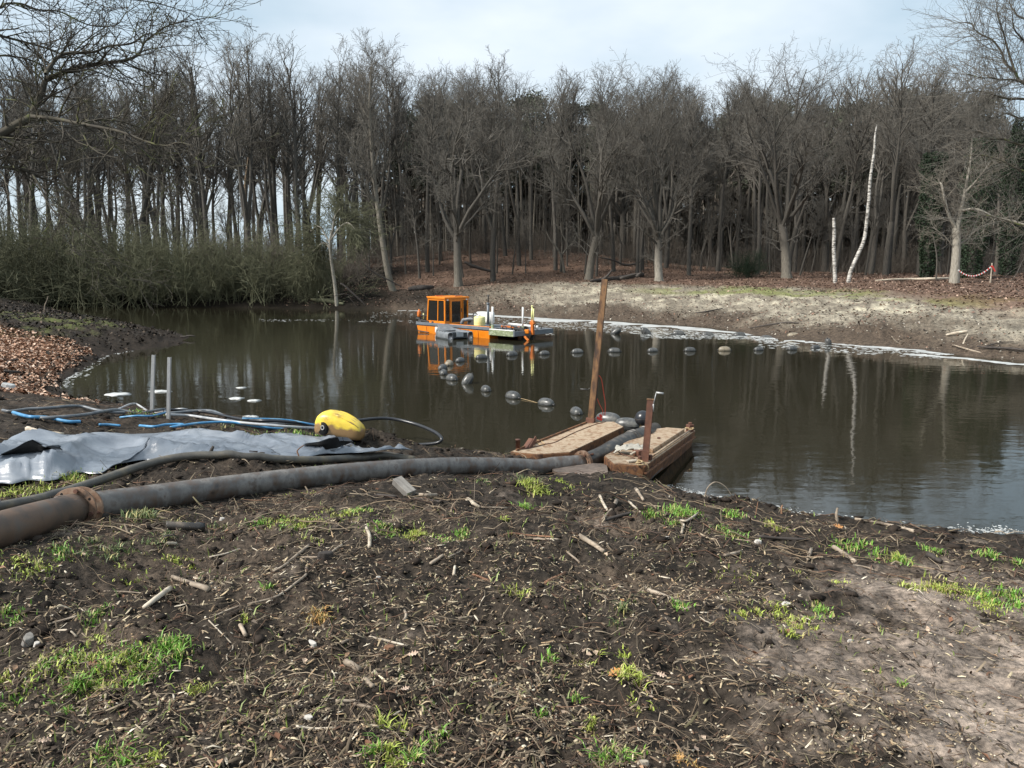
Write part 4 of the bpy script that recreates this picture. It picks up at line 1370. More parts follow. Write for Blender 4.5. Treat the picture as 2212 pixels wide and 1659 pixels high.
traced_tree('crooked_sapling', [(1219, 590), (1215, 565), (1206, 540), (1190, 520), (1180, 500)], 78, [3, 2.6, 2.2, 1.8, 1.2],
            'thin crooked grey sapling left of the wide oak', 'bark_mid', 'twig', seed=6, twigs=dict(TW, n=1, len=1.6),
            limbs=[([(1212, 553), (1226, 530), (1214, 505), (1212, 480)], [2, 1.8, 1.4, 1], .2), ([(1222, 540), (1240, 520), (1250, 500)], [1.6, 1.3, 1], .2)])
traced_tree('thin_sapling', [(1627, 585), (1630, 560), (1636, 535), (1650, 505)], 76, [1.6, 1.5, 1.3, .8],
            'very thin pale sapling left of the tallest oak', 'bark_pale', 'twig', seed=7, limbs=[([(1632, 545), (1645, 560), (1652, 582)], [1, .9, .7], 0)])
traced_tree('orange_stem', [(540, 600), (538, 560), (536, 500), (531, 440), (529, 400), (536, 340)], 76, [3.6, 3.4, 3, 2.4, 2, 1],
            'thin orange stained stem standing in the thicket', 'rust_deck', 'twig', seed=8)
traced_tree('dark_sapling', [(2022, 606), (2024, 560), (2018, 520), (2012, 500)], 61, [1.8, 1.6, 1.2, .8], 'thin dark sapling left of the pale half dead tree', 'bark', 'twig', seed=9)

# ------------------------------------------------------------------ the rows behind
rng_t = random.Random(55)
def sector(px):
    for lim, w in ((330, 'behind the left half of the olive thicket'), (720, 'behind the right half of the olive thicket'), (1010, 'in the wood behind the orange boat'),
                   (1300, 'in the wood left of the leaning post'), (1560, 'in the wood right of the leaning post'), (1780, 'in the wood behind the tallest oak'), (1960, 'in the wood behind the birch poles')):
        if px < lim:
            return w
    return 'in the wood behind the ivy covered trees'
HABIT = {'slim': 'slim straight dark bare tree ', 'fork': 'forked dark bare tree ', 'oak': 'spreading dark bare tree '}
def top_limit(px):
    return float(np.interp(px, [0, 450, 560, 700, 890, 905, 1000, 1150, 1400, 1580, 1700, 1800, 1860, 1990, 2070, 2130, 2300],
                           [70, 70, 62, 66, 80, 112, 112, 116, 112, 128, 100, 92, 98, 85, 110, 240, 260]))
n_rows = 0
for row, (y0, y1, count, hmax) in enumerate([(86, 96, 30, 27), (97, 110, 48, 28), (110, 128, 60, 30), (128, 150, 70, 31)]):
    for i in range(count):
        px = -60 + 2340 * (i + rng_t.uniform(.1, .9)) / count
        y = rng_t.uniform(y0, y1)
        if False:
            continue
        b = at_base(px, y)
        lim = height_for(px, top_limit(px) + rng_t.uniform(0, 70), b)
        hgt = min(lim, hmax * rng_t.uniform(0.82, 1.05))
        kind = rng_t.choice(['slim', 'slim', 'slim', 'fork'] + (['oak'] if px > 760 else ['slim']) if row else ['slim', 'slim', 'fork'])
        plant('forest_tree', rng_t.choice(SHARED[kind]), b, hgt / H0, rng_t.uniform(0, 6.28),
              HABIT[kind] + sector(px), 'tree', 'bare trees crowding the wood behind the pond',
              (rng_t.gauss(0, .03), rng_t.gauss(0, .03)))
        n_rows += 1

# thin young trees between and in front of the old ones
for i in range(84):
    px = -40 + 2300 * (i + rng_t.uniform(.0, 1)) / 84
    y = rng_t.uniform(85, 108)
    b = at_base(px, y)
    plant('young_tree', rng_t.choice(SHARED['slim'] + SHARED['fork']), b, rng_t.uniform(.30, .58), rng_t.uniform(0, 6.28),
          'thin young bare tree ' + sector(px), 'tree', 'young trees between the trunks', (rng_t.gauss(0, .06), rng_t.gauss(0, .06)))

# ------------------------------------------------------------------ pines, ivy and bushes: clouds of leaf-sized faces
def leaf_cloud(pts, size, rng, flat=0.6, aspect=1.0):
    """One bent quad (two triangles) at every point."""
    n = len(pts)
    d = rng.normal(size=(n, 3))
    d /= np.linalg.norm(d, axis=1, keepdims=True)
    e = rng.normal(size=(n, 3))
    e -= d * (e * d).sum(1, keepdims=True)
    e /= np.linalg.norm(e, axis=1, keepdims=True)
    s = (size[0] + (size[1] - size[0]) * rng.random(n))[:, None]
    w = np.cross(d, e) * s * 0.25
    V = np.stack([pts - d * s * 0.5 * aspect, pts + e * s * 0.35 + w, pts + d * s * 0.5 * aspect, pts - e * s * 0.35 + w], 1)
    b = (np.arange(n) * 4)[:, None]
    return V.reshape(-1, 3), np.concatenate([b + np.array([[0, 1, 2]]), b + np.array([[0, 2, 3]])])

def pine_meshes(seed):
    rng = np.random.default_rng(seed)
    rnd = random.Random(seed)
    mb = MB()
    mb.tube([(0, 0, -.4), (.1, 0, 6), (.05, .15, 12), (0, .1, 20.5)], [.30, .25, .2, .05], 7, caps=False)
    V, F, off = [], [], 0
    for k in range(46):
        t = rnd.random()
        z = 10.5 + 10.5 * t
        rad = (3.4 * (1 - t) ** 0.6 + 0.8) * rnd.uniform(.35, 1)
        f = rnd.uniform(0, 6.28)
        c = np.array([math.cos(f) * rad, math.sin(f) * rad, z + rnd.uniform(-.3, .6)])
        mb.tube([(0, .1, z - .8), tuple(c * np.array([.6, .6, 1]) + np.array([0, 0, -.3])), tuple(c)], [.07, .05, .02], 4, caps=False)
        n = 150
        q = rng.normal(size=(n, 3)) * np.array([.62, .62, .34]) * rnd.uniform(.8, 1.35) + c
        v, f2 = leaf_cloud(q, (.18, .42), rng)
        V.append(v)
        F.append(f2 + off)
        off += len(v)
    tr = make_mesh('pine_trunk', mb.v, mb.f, True)
    tr.materials.append(M['bark'])
    cr = np_mesh('pine_crown', np.concatenate(V), [np.concatenate(F)])
    cr.materials.append(M['needle'])
    return tr, cr

PINES = [pine_meshes(71 + i) for i in range(3)]
for i in range(44):
    px = 880 + 1380 * (i + rng_t.uniform(0, 1)) / 44
    y = rng_t.uniform(116, 148)
    b = at_base(px, y)
    lim = height_for(px, rng_t.uniform(210, 290) if px < 1800 else rng_t.uniform(190, 260) if px < 2100 else rng_t.uniform(290, 340), b)
    plant('pine_tree', rng_t.choice(PINES), b, lim / 21.0, rng_t.uniform(0, 6.28),
          'dark green pine ' + sector(px), 'pine tree', 'pines behind the bare trees')

def ivy_tree(px, y, top, wpx, label, seed):
    rng = np.random.default_rng(seed)
    b = at_base(px, y)
    H = height_for(px, top, b)
    w = wpx * y / FPX
    n = 9000
    z = H * rng.random(n) ** 0.85
    f = rng.random(n) * 2 * np.pi
    prof = w * (0.62 + 0.5 * np.sin(np.clip(z / H, 0, 1) * np.pi * 0.9)) * (0.75 + 0.4 * fbm(f * 0.8, z * 0.55, 3, seed))
    rad = prof * (0.55 + 0.5 * rng.random(n))
    pts = np.stack([np.cos(f) * rad, np.sin(f) * rad, z], 1)
    V, F = leaf_cloud(pts, (.11, .26), rng)
    t = thing('ivy_covered_tree', label, 'tree', b)
    mb = MB()
    mb.tube([(0, 0, -.3), (0, 0, H * .6), (0.1, 0, H * .95)], [.4, .3, .12], 7, caps=False)
    mb.build('trunk', M['bark'], t, True)
    put('ivy', np_mesh('ivy', V, [F]), M['ivy'], t)

ivy_tree(2000, 76, 330, 30, 'tree wrapped in dark ivy left of the pale half dead tree', 81)
ivy_tree(2098, 74, 300, 38, 'tree wrapped in dark ivy right of the pale half dead tree', 82)
ivy_tree(2175, 82, 255, 30, 'tree wrapped in dark ivy nearest the right picture edge', 83)

def bush_meshes(seed, n_stems, height_m, spread, twig, kids=(7, 4), droop=0.02, min_r=.009):
    g = Grow(seed)
    cfg = dict(seg=[5, 3, 2], wander=[.14, .22, .28], up=[-.01, droop, 0], taper=[.35, .4, .5], kids=list(kids), ratio=[.42, .5],
               angle=[38, 45], rratio=[.55, .6], limb_r=9, min_r=min_r)
    cfg['from'] = [.2, .15]
    for k in range(n_stems):
        f = g.r.uniform(0, 6.28)
        a = R(g.r.uniform(0, 62))
        q = Vector((g.r.gauss(0, spread * .3), g.r.gauss(0, spread * .3), -.2))
        g.branch(q, Vector((math.cos(f) * math.sin(a), math.sin(f) * math.sin(a), math.cos(a))), height_m * g.r.uniform(.4, 1.15), .02, 0, cfg)
    V, F = prisms(g.a, g.b, g.ra, g.rb, 3)
    me = np_mesh('bush_twigs', V, [F])
    me.materials.append(M[twig])
    return me

OLIVE = [bush_meshes(91 + i, 30, 4.2, 3.6, 'twig_green', (7, 4)) for i in range(3)]
BROWN = [bush_meshes(97 + i, 40, 3.6, 2.6, 'brush', (7, 4)) for i in range(2)]
def bush(name, me, loc, s, label, group, sz=1.0):
    o = put(name, me, None, None, loc, (0, 0, rng_t.uniform(0, 6.28)), label=label, category='bush', group=group)
    o.scale = (s, s, s * sz)
    return o

# the olive thicket along the far left shore
for i in range(64):
    px = -40 + 740 * (i + rng_t.random()) / 64
    row = i % 3
    y = [75.6, 78.5, 82][row] + rng_t.uniform(-.5, .6) - (1.5 if px > 640 else 0)
    b = at_base(px, y)
    top = float(np.interp(px, [0, 100, 300, 420, 560, 660, 720], [486, 484, 497, 524, 522, 545, 582])) + rng_t.uniform(-52, 44)
    s = max(0.5, height_for(px, top, b) / 4.3)
    bush('thicket_bush', rng_t.choice(OLIVE + (BROWN if px > 330 and row else [])), b, s, ['front row', 'middle row', 'back row'][row] + ' bush of the far shore thicket, ' + ('left part' if px < 230 else 'middle part' if px < 470 else 'right part'), 'bushes of the far left thicket')
# brown bushes at the right end of the thicket and under the trees
for i in range(16):
    px = rng_t.uniform(440, 760)
    y = rng_t.uniform(80, 88)
    b = at_base(px, y)
    bush('brown_bush', rng_t.choice(BROWN), b, rng_t.uniform(.9, 1.4), 'brown leafless bush behind the olive thicket', 'brown bushes behind the thicket')
for i in range(90):
    px = rng_t.uniform(780, 2260)
    y = rng_t.uniform(97, 145)
    b = at_base(px, y)
    bush('undergrowth_bush', rng_t.choice(BROWN), b, rng_t.uniform(.5, 1.3), 'brown leafless undergrowth bush ' + sector(px), 'undergrowth between the trunks')
g_ = at_base(1610, 82)
bush('holly_bush', bush_meshes(105, 50, 2.6, 2.2, 'ivy', (9, 5)), g_, 1.0, 'dark green bush left of the tallest oak', None)

# far mass of the wood: close standing stems and brush that nobody could count
def far_wood():
    rng = np.random.default_rng(61)
    n = 2400
    y = 118 + 70 * rng.random(n)
    x = (ray(760, 600)[0] + (ray(2330, 600)[0] - ray(760, 600)[0]) * rng.random(n)) * y
    z = height(x, y)
    h = 9 + 10 * rng.random(n)
    p0 = np.stack([x, y, z - .3], 1)
    lean = rng.normal(0, .04, (n, 2)) * h[:, None]
    p1 = p0 + np.stack([lean[:, 0], lean[:, 1], h], 1)
    V, F = prisms(p0, p1, .09 + .12 * rng.random(n), np.full(n, .03), 4)
    put('distant_stems', np_mesh('distant_stems', V, [F]), M['bark_mid'], kind='stuff')
    n = 34000
    y = 124 + 60 * rng.random(n)
    x = (ray(820, 600)[0] + (ray(2330, 600)[0] - ray(820, 600)[0]) * rng.random(n)) * y
    z = height(x, y) + 17 * rng.random(n) ** 1.9
    V, F = leaf_cloud(np.stack([x, y, z], 1), (.5, 1.5), rng, aspect=1.8)
    put('distant_brush', np_mesh('distant_brush', V, [F]), M['brush'], kind='stuff')
    # thin upright brush between the trunks on the nearer rise
    n = 8000
    y = 94 + 46 * rng.random(n)
    x = (ray(780, 600)[0] + (ray(2330, 600)[0] - ray(780, 600)[0]) * rng.random(n)) * y
    k = fbm(x * .12, y * .12, 3, 63) > -.25
    x, y = x[k], y[k]
    n = len(x)
    z = height(x, y)
    h = 1.2 + 3.2 * rng.random(n) ** 2
    p0 = np.stack([x, y, z - .1], 1)
    p1 = p0 + np.stack([rng.normal(0, .28, n) * h, rng.normal(0, .28, n) * h, h], 1)
    V, F = prisms(p0, p1, .012 + .012 * rng.random(n), np.full(n, .006), 3)
    put('thin_saplings', np_mesh('thin_saplings', V, [F]), M['brush'], kind='stuff')
far_wood()

# ------------------------------------------------------------------ the two trees standing just outside the picture whose boughs reach in
def overhanging(name, root, boughs, depth0, label, bark, twig, seed, tw_len, tw_n, trunk_r, cfg_kids=(5, 4)):
    g = Grow(seed)
    base = Vector((root[0], root[1], hz(root[0], root[1])))
    top = base + Vector((0.2, 0.2, 9.5))
    P = smooth_path([base - Vector((0, 0, .3)), base + Vector((.05, 0, 2.5)), base + Vector((-.05, .1, 5)), top], 4)
    g.limbs.append(([p - base for p in P], list(np.linspace(trunk_r * 1.25, trunk_r * .5, len(P)))))
    cfg = dict(seg=[5, 4, 3], wander=[.2, .24, .28], up=[.05, .03, .0], taper=[.4, .4, .45], kids=list(cfg_kids), ratio=[.5, .5],
               angle=[42, 45], rratio=[.6, .62], limb_r=.02, min_r=.0030)
    cfg['from'] = [.2, .15]
    for px, rp, dd, anchor in boughs:
        Q = [dp(a, b, depth0 + dd * i / (len(px) - 1)) for i, (a, b) in enumerate(px)]
        if anchor:
            t = min(P, key=lambda p: (p - Q[0]).length + abs(p.z - (Q[0].z - .6)) * 2)
            Q = [t] + Q
            rp = [rp[0] * 1.15] + list(rp)
        Q = smooth_path([q - base for q in Q], 5)
        rr = list(np.interp(np.linspace(0, 1, len(Q)), np.linspace(0, 1, len(rp)), np.array(rp) * depth0 / FPX))
        g.limbs.append((Q, rr))
        start = 6 if anchor else 2
        for i in range(start, len(Q) - 1):
            t = i / len(Q)
            for _ in range(tw_n if g.r.random() < .8 else 0):
                d = (Q[i + 1] - Q[i]).normalized()
                g.branch(Q[i], g.side(d, R(52) * g.r.uniform(.7, 1.2)), tw_len * g.r.uniform(.4, 1.15), min(rr[i] * .5, .014), 0, cfg)
        d = (Q[-1] - Q[-2]).normalized()
        for _ in range(3):
            g.branch(Q[-1], g.side(d, R(25)), tw_len * g.r.uniform(.5, 1), rr[-1] * .8, 0, cfg)
    ms = g.meshes(name, M[bark], M[twig], 10)
    t = thing(name, label, 'tree', base)
    put('trunk', ms[0], None, t)
    put('boughs', ms[2], None, t)
    put('twigs', ms[1], None, t)

LB = [
    ([(-60, 310), (0, 290), (37, 269), (69, 252), (75, 233), (90, 200), (100, 173), (125, 162), (167, 146), (217, 137), (267, 131), (300, 117), (312, 92), (333, 75), (367, 54), (417, 44), (463, 36)],
     [11, 10.5, 10, 9.5, 8.5, 7.8, 6.8, 6, 5.2, 4.6, 4, 3.4, 2.7, 2.2, 1.7, 1.3, 1], 1.5, True),
    ([(69, 252), (100, 254), (133, 259), (175, 268), (225, 277), (271, 288), (317, 306), (358, 315), (392, 308), (450, 330)], [5.5, 5, 4.6, 4.2, 3.8, 3.2, 2.6, 2, 1.4, 1], -1.0, False),
    ([(185, 270), (208, 260), (258, 262), (300, 275), (354, 290), (417, 296), (450, 288)], [3, 2.8, 2.4, 2.1, 1.7, 1.3, .9], .8, False),
    ([(183, 272), (208, 288), (233, 304), (267, 329), (300, 354), (342, 388), (367, 433)], [2.6, 2.4, 2.1, 1.9, 1.6, 1.2, .8], .5, False),
    ([(98, 160), (108, 144), (137, 117), (200, 113), (233, 100), (283, 94), (312, 75), (333, 75)], [4.2, 4, 3.6, 3, 2.5, 2.1, 1.7, 1.2], 1, False),
    ([(-60, 60), (0, 77), (50, 90), (100, 104), (137, 117), (170, 112), (230, 140)], [4, 3.6, 3.2, 2.8, 2.4, 2, 1.5], 1, True),
    ([(-60, 25), (0, 17), (12, 8), (46, 8), (83, 21), (129, 25), (192, 54), (250, 54), (271, 29), (300, 10)], [3.2, 2.8, 2.6, 2.4, 2.2, 2, 1.8, 1.5, 1.2, .9], 1.2, True),
    ([(-60, 362), (0, 361), (46, 365), (71, 377), (100, 388), (137, 400), (158, 425), (175, 438), (208, 442)], [4.4, 4, 3.8, 3.2, 2.6, 2.1, 1.6, 1.2, .8], .5, True),
    ([(71, 377), (87, 404), (108, 446), (137, 475), (167, 496), (200, 517), (235, 560)], [2.4, 2.1, 1.8, 1.6, 1.3, 1, .7], -.3, False),
    ([(-60, 330), (0, 340), (60, 380), (110, 420), (150, 470)], [2, 1.8, 1.5, 1.2, .8], .5, True),
    ([(-60, 130), (0, 120), (60, 128), (120, 150), (190, 150), (260, 175), (330, 190), (400, 215)], [2.6, 2.3, 2, 1.8, 1.5, 1.3, 1, .8], 1.2, True),
    ([(-60, -20), (60, -15), (150, -12), (240, -5), (330, 5), (400, 25)], [3, 2.6, 2.2, 1.8, 1.4, 1], 1.2, True),
]
overhanging('overhanging_tree', (-8.2, 9.6), LB, 9.6, 'dark tree at the left reaching mossy bare boughs across the sky', 'moss_bark', 'moss_bark', 501, .85, 1, .30, (4, 2))

RB = [
    ([(2320, 220), (2212, 180), (2192, 155), (2171, 136), (2163, 112), (2144, 87), (2120, 75), (2105, 63), (2095, 49), (2064, 50)], [4, 3.4, 3, 2.6, 2.2, 1.9, 1.6, 1.3, 1, .7], 1, True),
    ([(2192, 155), (2176, 104), (2168, 73), (2154, 29), (2154, 7)], [2.4, 2, 1.7, 1.3, .9], .8, False),
    ([(2320, 190), (2212, 177), (2188, 172), (2163, 172), (2139, 168), (2120, 168), (2090, 160)], [3, 2.6, 2.2, 1.8, 1.5, 1.2, .8], -.5, True),
    ([(2320, 230), (2212, 214), (2183, 214), (2149, 206), (2129, 199), (2107, 197), (2085, 200)], [3.4, 3, 2.6, 2.1, 1.7, 1.3, .8], .5, True),
    ([(2320, 330), (2212, 314), (2168, 301), (2134, 299), (2115, 284), (2090, 290)], [3, 2.6, 2.2, 1.7, 1.3, .8], .5, True),
    ([(2320, 400), (2212, 370), (2170, 350), (2120, 335), (2080, 340)], [2.6, 2.2, 1.8, 1.3, .8], .5, True),
    ([(2320, 60), (2212, 40), (2190, 22), (2180, 5)], [2.4, 2, 1.6, 1], .5, True),
    ([(2320, 110), (2230, 100), (2205, 80), (2190, 60), (2187, 30)], [2.4, 2, 1.6, 1.3, .8], -.5, True),
    ([(2320, 500), (2212, 487), (2170, 475), (2130, 465), (2090, 470)], [2.4, 2, 1.7, 1.3, .8], .5, True),
    ([(2320, 280), (2215, 260), (2175, 245), (2150, 255), (2120, 250)], [2.4, 2, 1.7, 1.3, .8], .5, True),
]
overhanging('overhanging_tree', (27.5, 36.0), RB, 34.0, 'tree beyond the right edge whose fine bare boughs reach into the picture', 'moss_bark', 'twig', 502, 2.6, 2, .42, (3, 3))
# ------------------------------------------------------------------ the discharge pipe
PR = 0.145
def settle(pts, r, deg=3):
    """Lay a line of ground points on a smooth height curve, r above it."""
    s = np.linspace(0, 1, len(pts))
    z = np.polyval(np.polyfit(s, [p.z for p in pts], min(deg, len(pts) - 2)), s)
    return [Vector((p.x, p.y, float(zz) + r)) for p, zz in zip(pts, z)]
cpts = [Vector(p) for p in PIPE_BED[::2]] + [Vector(PIPE_BED[-1])]
cpts.append(zp(1200, 1004, 0.40))
cpts.append(zp(1258, 1000, 0.37))
line = smooth_path(cpts, 6)
iF = min(range(len(line)), key=lambda i: (line[i] - dp(172, 1105, 6.88)).length)

def axis_matrix(c, d):
    d = d.normalized()
    q = d.to_track_quat('Z', 'Y').to_matrix().to_4x4()
    return Matrix.Translation(c) @ q

def flange(parent, c, d, bolts=True, ro=0.208, ri=0.14, th=0.026, side=1, phase=0.2):
    m = axis_matrix(c, d)
    mb = MB()
    mb.lathe([(ri, -th / 2), (ro, -th / 2), (ro, th / 2), (ri, th / 2), (ri, -th / 2)], 36, m)
    o = mb.build('flange', M['flange'], parent, False, 0.003)
    if bolts:
        for k in range(8):
            a = 2 * math.pi * k / 8 + phase
            p = Vector((math.cos(a) * 0.178, math.sin(a) * 0.178, 0))
            b = MB()
            if k % 2 == 0:
                b.lathe([(0.0, -.045), (0.02, -.045), (0.02, -.02), (0.011, -.02), (0.012, .16), (0.022, .16), (0.022, .19), (0, .19)], 8, m @ Matrix.Translation(p))
                b.build('bolt', M['rust_red'], o)
            else:
                b.lathe([(0.0, -.014), (0.013, -.014), (0.013, -.0112)], 10, m @ Matrix.Translation(p))
                b.build('bolt_hole', M['black'], o)
    return o

def pipe(name, pts, r, label, material, n=28):
    base = pts[0]
    t = thing(name, label, 'pipe')
    mb = MB()
    mb.tube(pts, r, n, caps=True)
    mb.build('barrel', material, t, True)
    return t

seg_a = line[:iF + 1]
seg_b = line[iF:]
d_f = (line[iF + 1] - line[iF - 1]).normalized()
seg_a[-1] = line[iF]
seg_b[0] = line[iF] + d_f * 0.0
A = pipe('steel_pipe', seg_a[:-1] + [line[iF] - d_f * 0.07], PR, 'rust brown steel pipe entering at the left picture edge', M['pipe_brown'])
B = pipe('steel_pipe', [line[iF] + d_f * 0.07] + seg_b[1:], PR, 'long curved grey steel pipe lying from the bolted flange to the pontoons', M['pipe'])
flange(A, line[iF] - d_f * 0.07, d_f)
flange(B, line[iF] + d_f * 0.07, d_f, False)
d_e = (line[-1] - line[-3]).normalized()
d_e = (d_e + Vector((.58, .8, 0)) * 1.2).normalized()
flange(B, line[-1] - d_e * 0.005, d_e, True, .225, phase=0.5)
ring = MB()
m_ = axis_matrix(line[iF] - d_f * 0.15, d_f)
ring.lathe([(0.146, -.12), (0.152, -.12), (0.152, .06), (0.146, .06)], 32, m_)
ring.build('collar', M['pipe_brown'], A, True)

hose_pts = [line[-1] + d_e * 0.015] + [zp(1300, 981, .44), zp(1325, 966, .47), zp(1352, 952, .48), zp(1380, 941, .47), zp(1400, 935, .42), zp(1412, 931, .22), zp(1415, 926, -.05)]
hp = smooth_path(hose_pts, 5)
C_ = pipe('rubber_hose', hp, PR * 1.04, 'black ribbed rubber hose joining the steel pipe between the two rusty pontoons', M['rubber'])
C_['category'] = 'hose'
flange(C_, line[-1] + d_e * 0.03, d_e, False, .225)
for p in (zp(1362, 948, .48), zp(1369, 945, .475), zp(1390, 938, .45)):
    i = min(range(1, len(hp) - 1), key=lambda k: (hp[k] - p).length)
    b = MB()
    tor = [(PR * 1.04 + .022 * math.cos(a), .026 * math.sin(a)) for a in np.linspace(-math.pi / 2, math.pi / 2, 7)]
    b.lathe(tor, 28, axis_matrix(p.lerp(hp[i], 0.8), hp[i + 1] - hp[i - 1]))
    b.build('rib', M['rubber'], C_, True)

def z7(x, y):
    return x * .45572, 720 + y * .45572

def ground_line(px, r, lift=0.0, n=8, deg=None):
    P = [gp(a, b) for a, b in px]
    if deg:
        P = settle(P, 0, deg)
    return [p + Vector((0, 0, r + lift)) for p in smooth_path(P, n)]

hose2_px = [z7(*p) for p in [(-60, 885), (-20, 868), (130, 822), (270, 777), (380, 752), (550, 700), (700, 652), (830, 612), (930, 592), (1050, 596), (1180, 616), (1350, 628), (1500, 614), (1620, 607), (1800, 610), (1960, 616)]]
hq = [gp(*p) for p in hose2_px]
hs = np.linspace(0, 1, len(hq))
hc = [np.polyfit(hs, [p[k] for p in hq], 6) for k in range(3)]
hl = [Vector([float(np.polyval(hc[k], q)) for k in range(3)]) for q in np.linspace(0, 1, 80)]
hl = [Vector((p.x, p.y, max(p.z, hz(p.x, p.y) - .02) + .065)) for p in hl]
hl = [hl[0]] + [(hl[i - 1] + hl[i] * 2 + hl[i + 1]) / 4 for i in range(1, len(hl) - 1)] + [hl[-1]]
t = thing('suction_hose', 'muddy grey hose lying between the tarpaulin and the long steel pipe', 'hose')
MB().tube(hl, 0.056, 14).build('barrel', M['hose'], t, True)
kx = min(range(len(hl)), key=lambda i: abs(hl[i].x - gp(*z7(300, 770)).x))
for dk in (-0.05, 0.07, 0.17):
    b = MB()
    dd = (hl[kx + 1] - hl[kx - 1]).normalized()
    b.lathe([(0.056, -.02), (0.066, -.02), (0.066, .02), (0.056, .02)], 18, axis_matrix(hl[kx] + dd * dk, dd))
    b.build('clamp', M['galv'], t, True)

# ------------------------------------------------------------------ the plastic sheet
def tarp():
    top = [z7(*p) for p in [(-90, 545), (0, 535), (110, 527), (230, 497), (350, 489), (500, 486), (750, 482), (960, 481), (1040, 495), (1090, 508), (1280, 506), (1330, 493), (1450, 492), (1590, 494), (1680, 540), (1800, 580), (1900, 596), (1960, 604)]]
    bot = [z7(*p) for p in [(-90, 748), (0, 742), (60, 738), (140, 722), (215, 712), (290, 685), (370, 665), (480, 668), (560, 645), (690, 620), (800, 602), (900, 588), (1010, 590), (1150, 598), (1350, 618), (1560, 612), (1800, 604), (1960, 612)]]
    nu, nv = 170, 44
    T = smooth_path([gp(*p) for p in top], 14)
    Bt = smooth_path([gp(*p) for p in bot], 14)
    T = [T[int(round(i * (len(T) - 1) / nu))] for i in range(nu + 1)]
    Bt = [Bt[int(round(i * (len(Bt) - 1) / nu))] for i in range(nu + 1)]
    X = np.array([[T[i].lerp(Bt[i], j / nv).x for j in range(nv + 1)] for i in range(nu + 1)])
    Y = np.array([[T[i].lerp(Bt[i], j / nv).y for j in range(nv + 1)] for i in range(nu + 1)])
    # the sheet bridges the hollows, so it follows the ground without its fine roughness
    zb, sd, wf = base_height(X, Y)
    zg = height(X, Y)
    z = np.maximum(zb + 0.16 * fbm(X * 0.45, Y * 0.45, 3, 21) + 0.05, zg + 0.015)
    u = np.linspace(0, 1, nu + 1)[:, None]
    v = np.linspace(0, 1, nv + 1)[None]
    edge = np.minimum(1, np.minimum(np.minimum(v, 1 - v) * 7, np.minimum(u + .2, 1 - u) * 20))
    # soft swells, then sharp folds running across and along the sheet
    swell = 0.14 * fbm(X * 0.8 + 4, Y * 0.8, 3, 301)
    def ridge(a, w):
        return np.exp(-np.abs(a) / w)
    folds = 0.0
    rg = random.Random(3)
    for k in range(34):
        cx, cy = rg.uniform(-10.5, -2.5), rg.uniform(9.5, 14.5)
        an = rg.gauss(0.25, 0.5)
        L, w, h = rg.uniform(.3, 1.5), rg.uniform(.03, .09), rg.uniform(.03, .10)
        s = (X - cx) * math.cos(an) + (Y - cy) * math.sin(an)
        q = -(X - cx) * math.sin(an) + (Y - cy) * math.cos(an) + 0.12 * np.sin(s * 2.2 + k)
        folds = folds + h * ridge(q, w) * np.exp(-(s / L) ** 2)
    # fan of tight pleats at the narrow right end
    pl = 0.055 * (1 - np.abs(np.sin(X * 6.0 + Y * 7.5 + 1.5 * fbm(X * 2, Y * 2, 2, 303)))) * sstep(X, -4.2, -2.8)
    z = z + (swell * 0.32 + 0.03 + folds + pl) * edge
    wr = 1 - np.abs(fbm(X * 2.2 + Y * 1.2, Y * 3.4 - X * .8, 3, 305))
    z = z + 0.05 * (wr ** 3 - .4) * edge * (0.4 + 0.8 * sstep(X, -7, -4))
    # two lifted mouths where the sheet's edge stands up and one looks under it
    for (zx, zy, h, rx, ry) in [(150, 540, .12, .55, .30), (1600, 520, .10, .35, .16)]:
        g = gp(*z7(zx, zy))
        z = z + h * np.exp(-(((X - g.x) / rx) ** 2 + ((Y - g.y) / ry) ** 2))
    # long standing ridges, steep on the near side
    for pl_, h, wn_, wf_ in [([(250, 668), (400, 600), (545, 562), (680, 572), (830, 596)], .26, .16, .65), ([(0, 690), (180, 690), (330, 655)], .12, .12, .4),
                             ([(300, 510), (560, 506), (800, 496), (960, 500)], .10, .10, .3), ([(900, 520), (1060, 528), (1250, 548)], .10, .10, .25), ([(30, 600), (250, 590), (420, 575)], .10, .10, .35)]:
        Q = [gp(*z7(*p)) for p in pl_]
        bd, bs = np.full(X.shape, 1e9), np.zeros(X.shape)
        for p, q in zip(Q, Q[1:]):
            ex, ey = q.x - p.x, q.y - p.y
            t = np.clip(((X - p.x) * ex + (Y - p.y) * ey) / (ex * ex + ey * ey), 0, 1)
            d_ = np.hypot(X - p.x - t * ex, Y - p.y - t * ey)
            sgn = np.where(ex * (Y - p.y) - ey * (X - p.x) > 0, 1, -1)
            bs = np.where(d_ < bd, sgn, bs)
            bd = np.minimum(bd, d_)
        z = z + .75 * h * np.exp(-bd / np.where(bs > 0, wf_, wn_)) * edge
    V = np.stack([X, Y, z], 2).reshape(-1, 3)
    i = np.arange(nu)[:, None] * (nv + 1)
    j = np.arange(nv)[None]
    a = (i + j).ravel()
    F = np.stack([a, a + 1, a + nv + 2, a + nv + 1], 1)
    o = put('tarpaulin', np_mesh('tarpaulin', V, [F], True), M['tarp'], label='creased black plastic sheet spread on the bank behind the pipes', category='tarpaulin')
    s = o.modifiers.new('thickness', 'SOLIDIFY')
    s.thickness = 0.004
    # turned up flaps, black to carry the shade of the hollow beneath
    from mathutils.bvhtree import BVHTree
    tree = BVHTree.FromPolygons([tuple(p) for p in V], [tuple(int(k) for k in f) for f in F])
    def on_sheet(px, py):
        d = Vector(ray(px, py)).normalized()
        h = tree.ray_cast(Vector((0, 0, EYE)), d)
        return h[0] if h[0] is not None else gp(px, py)
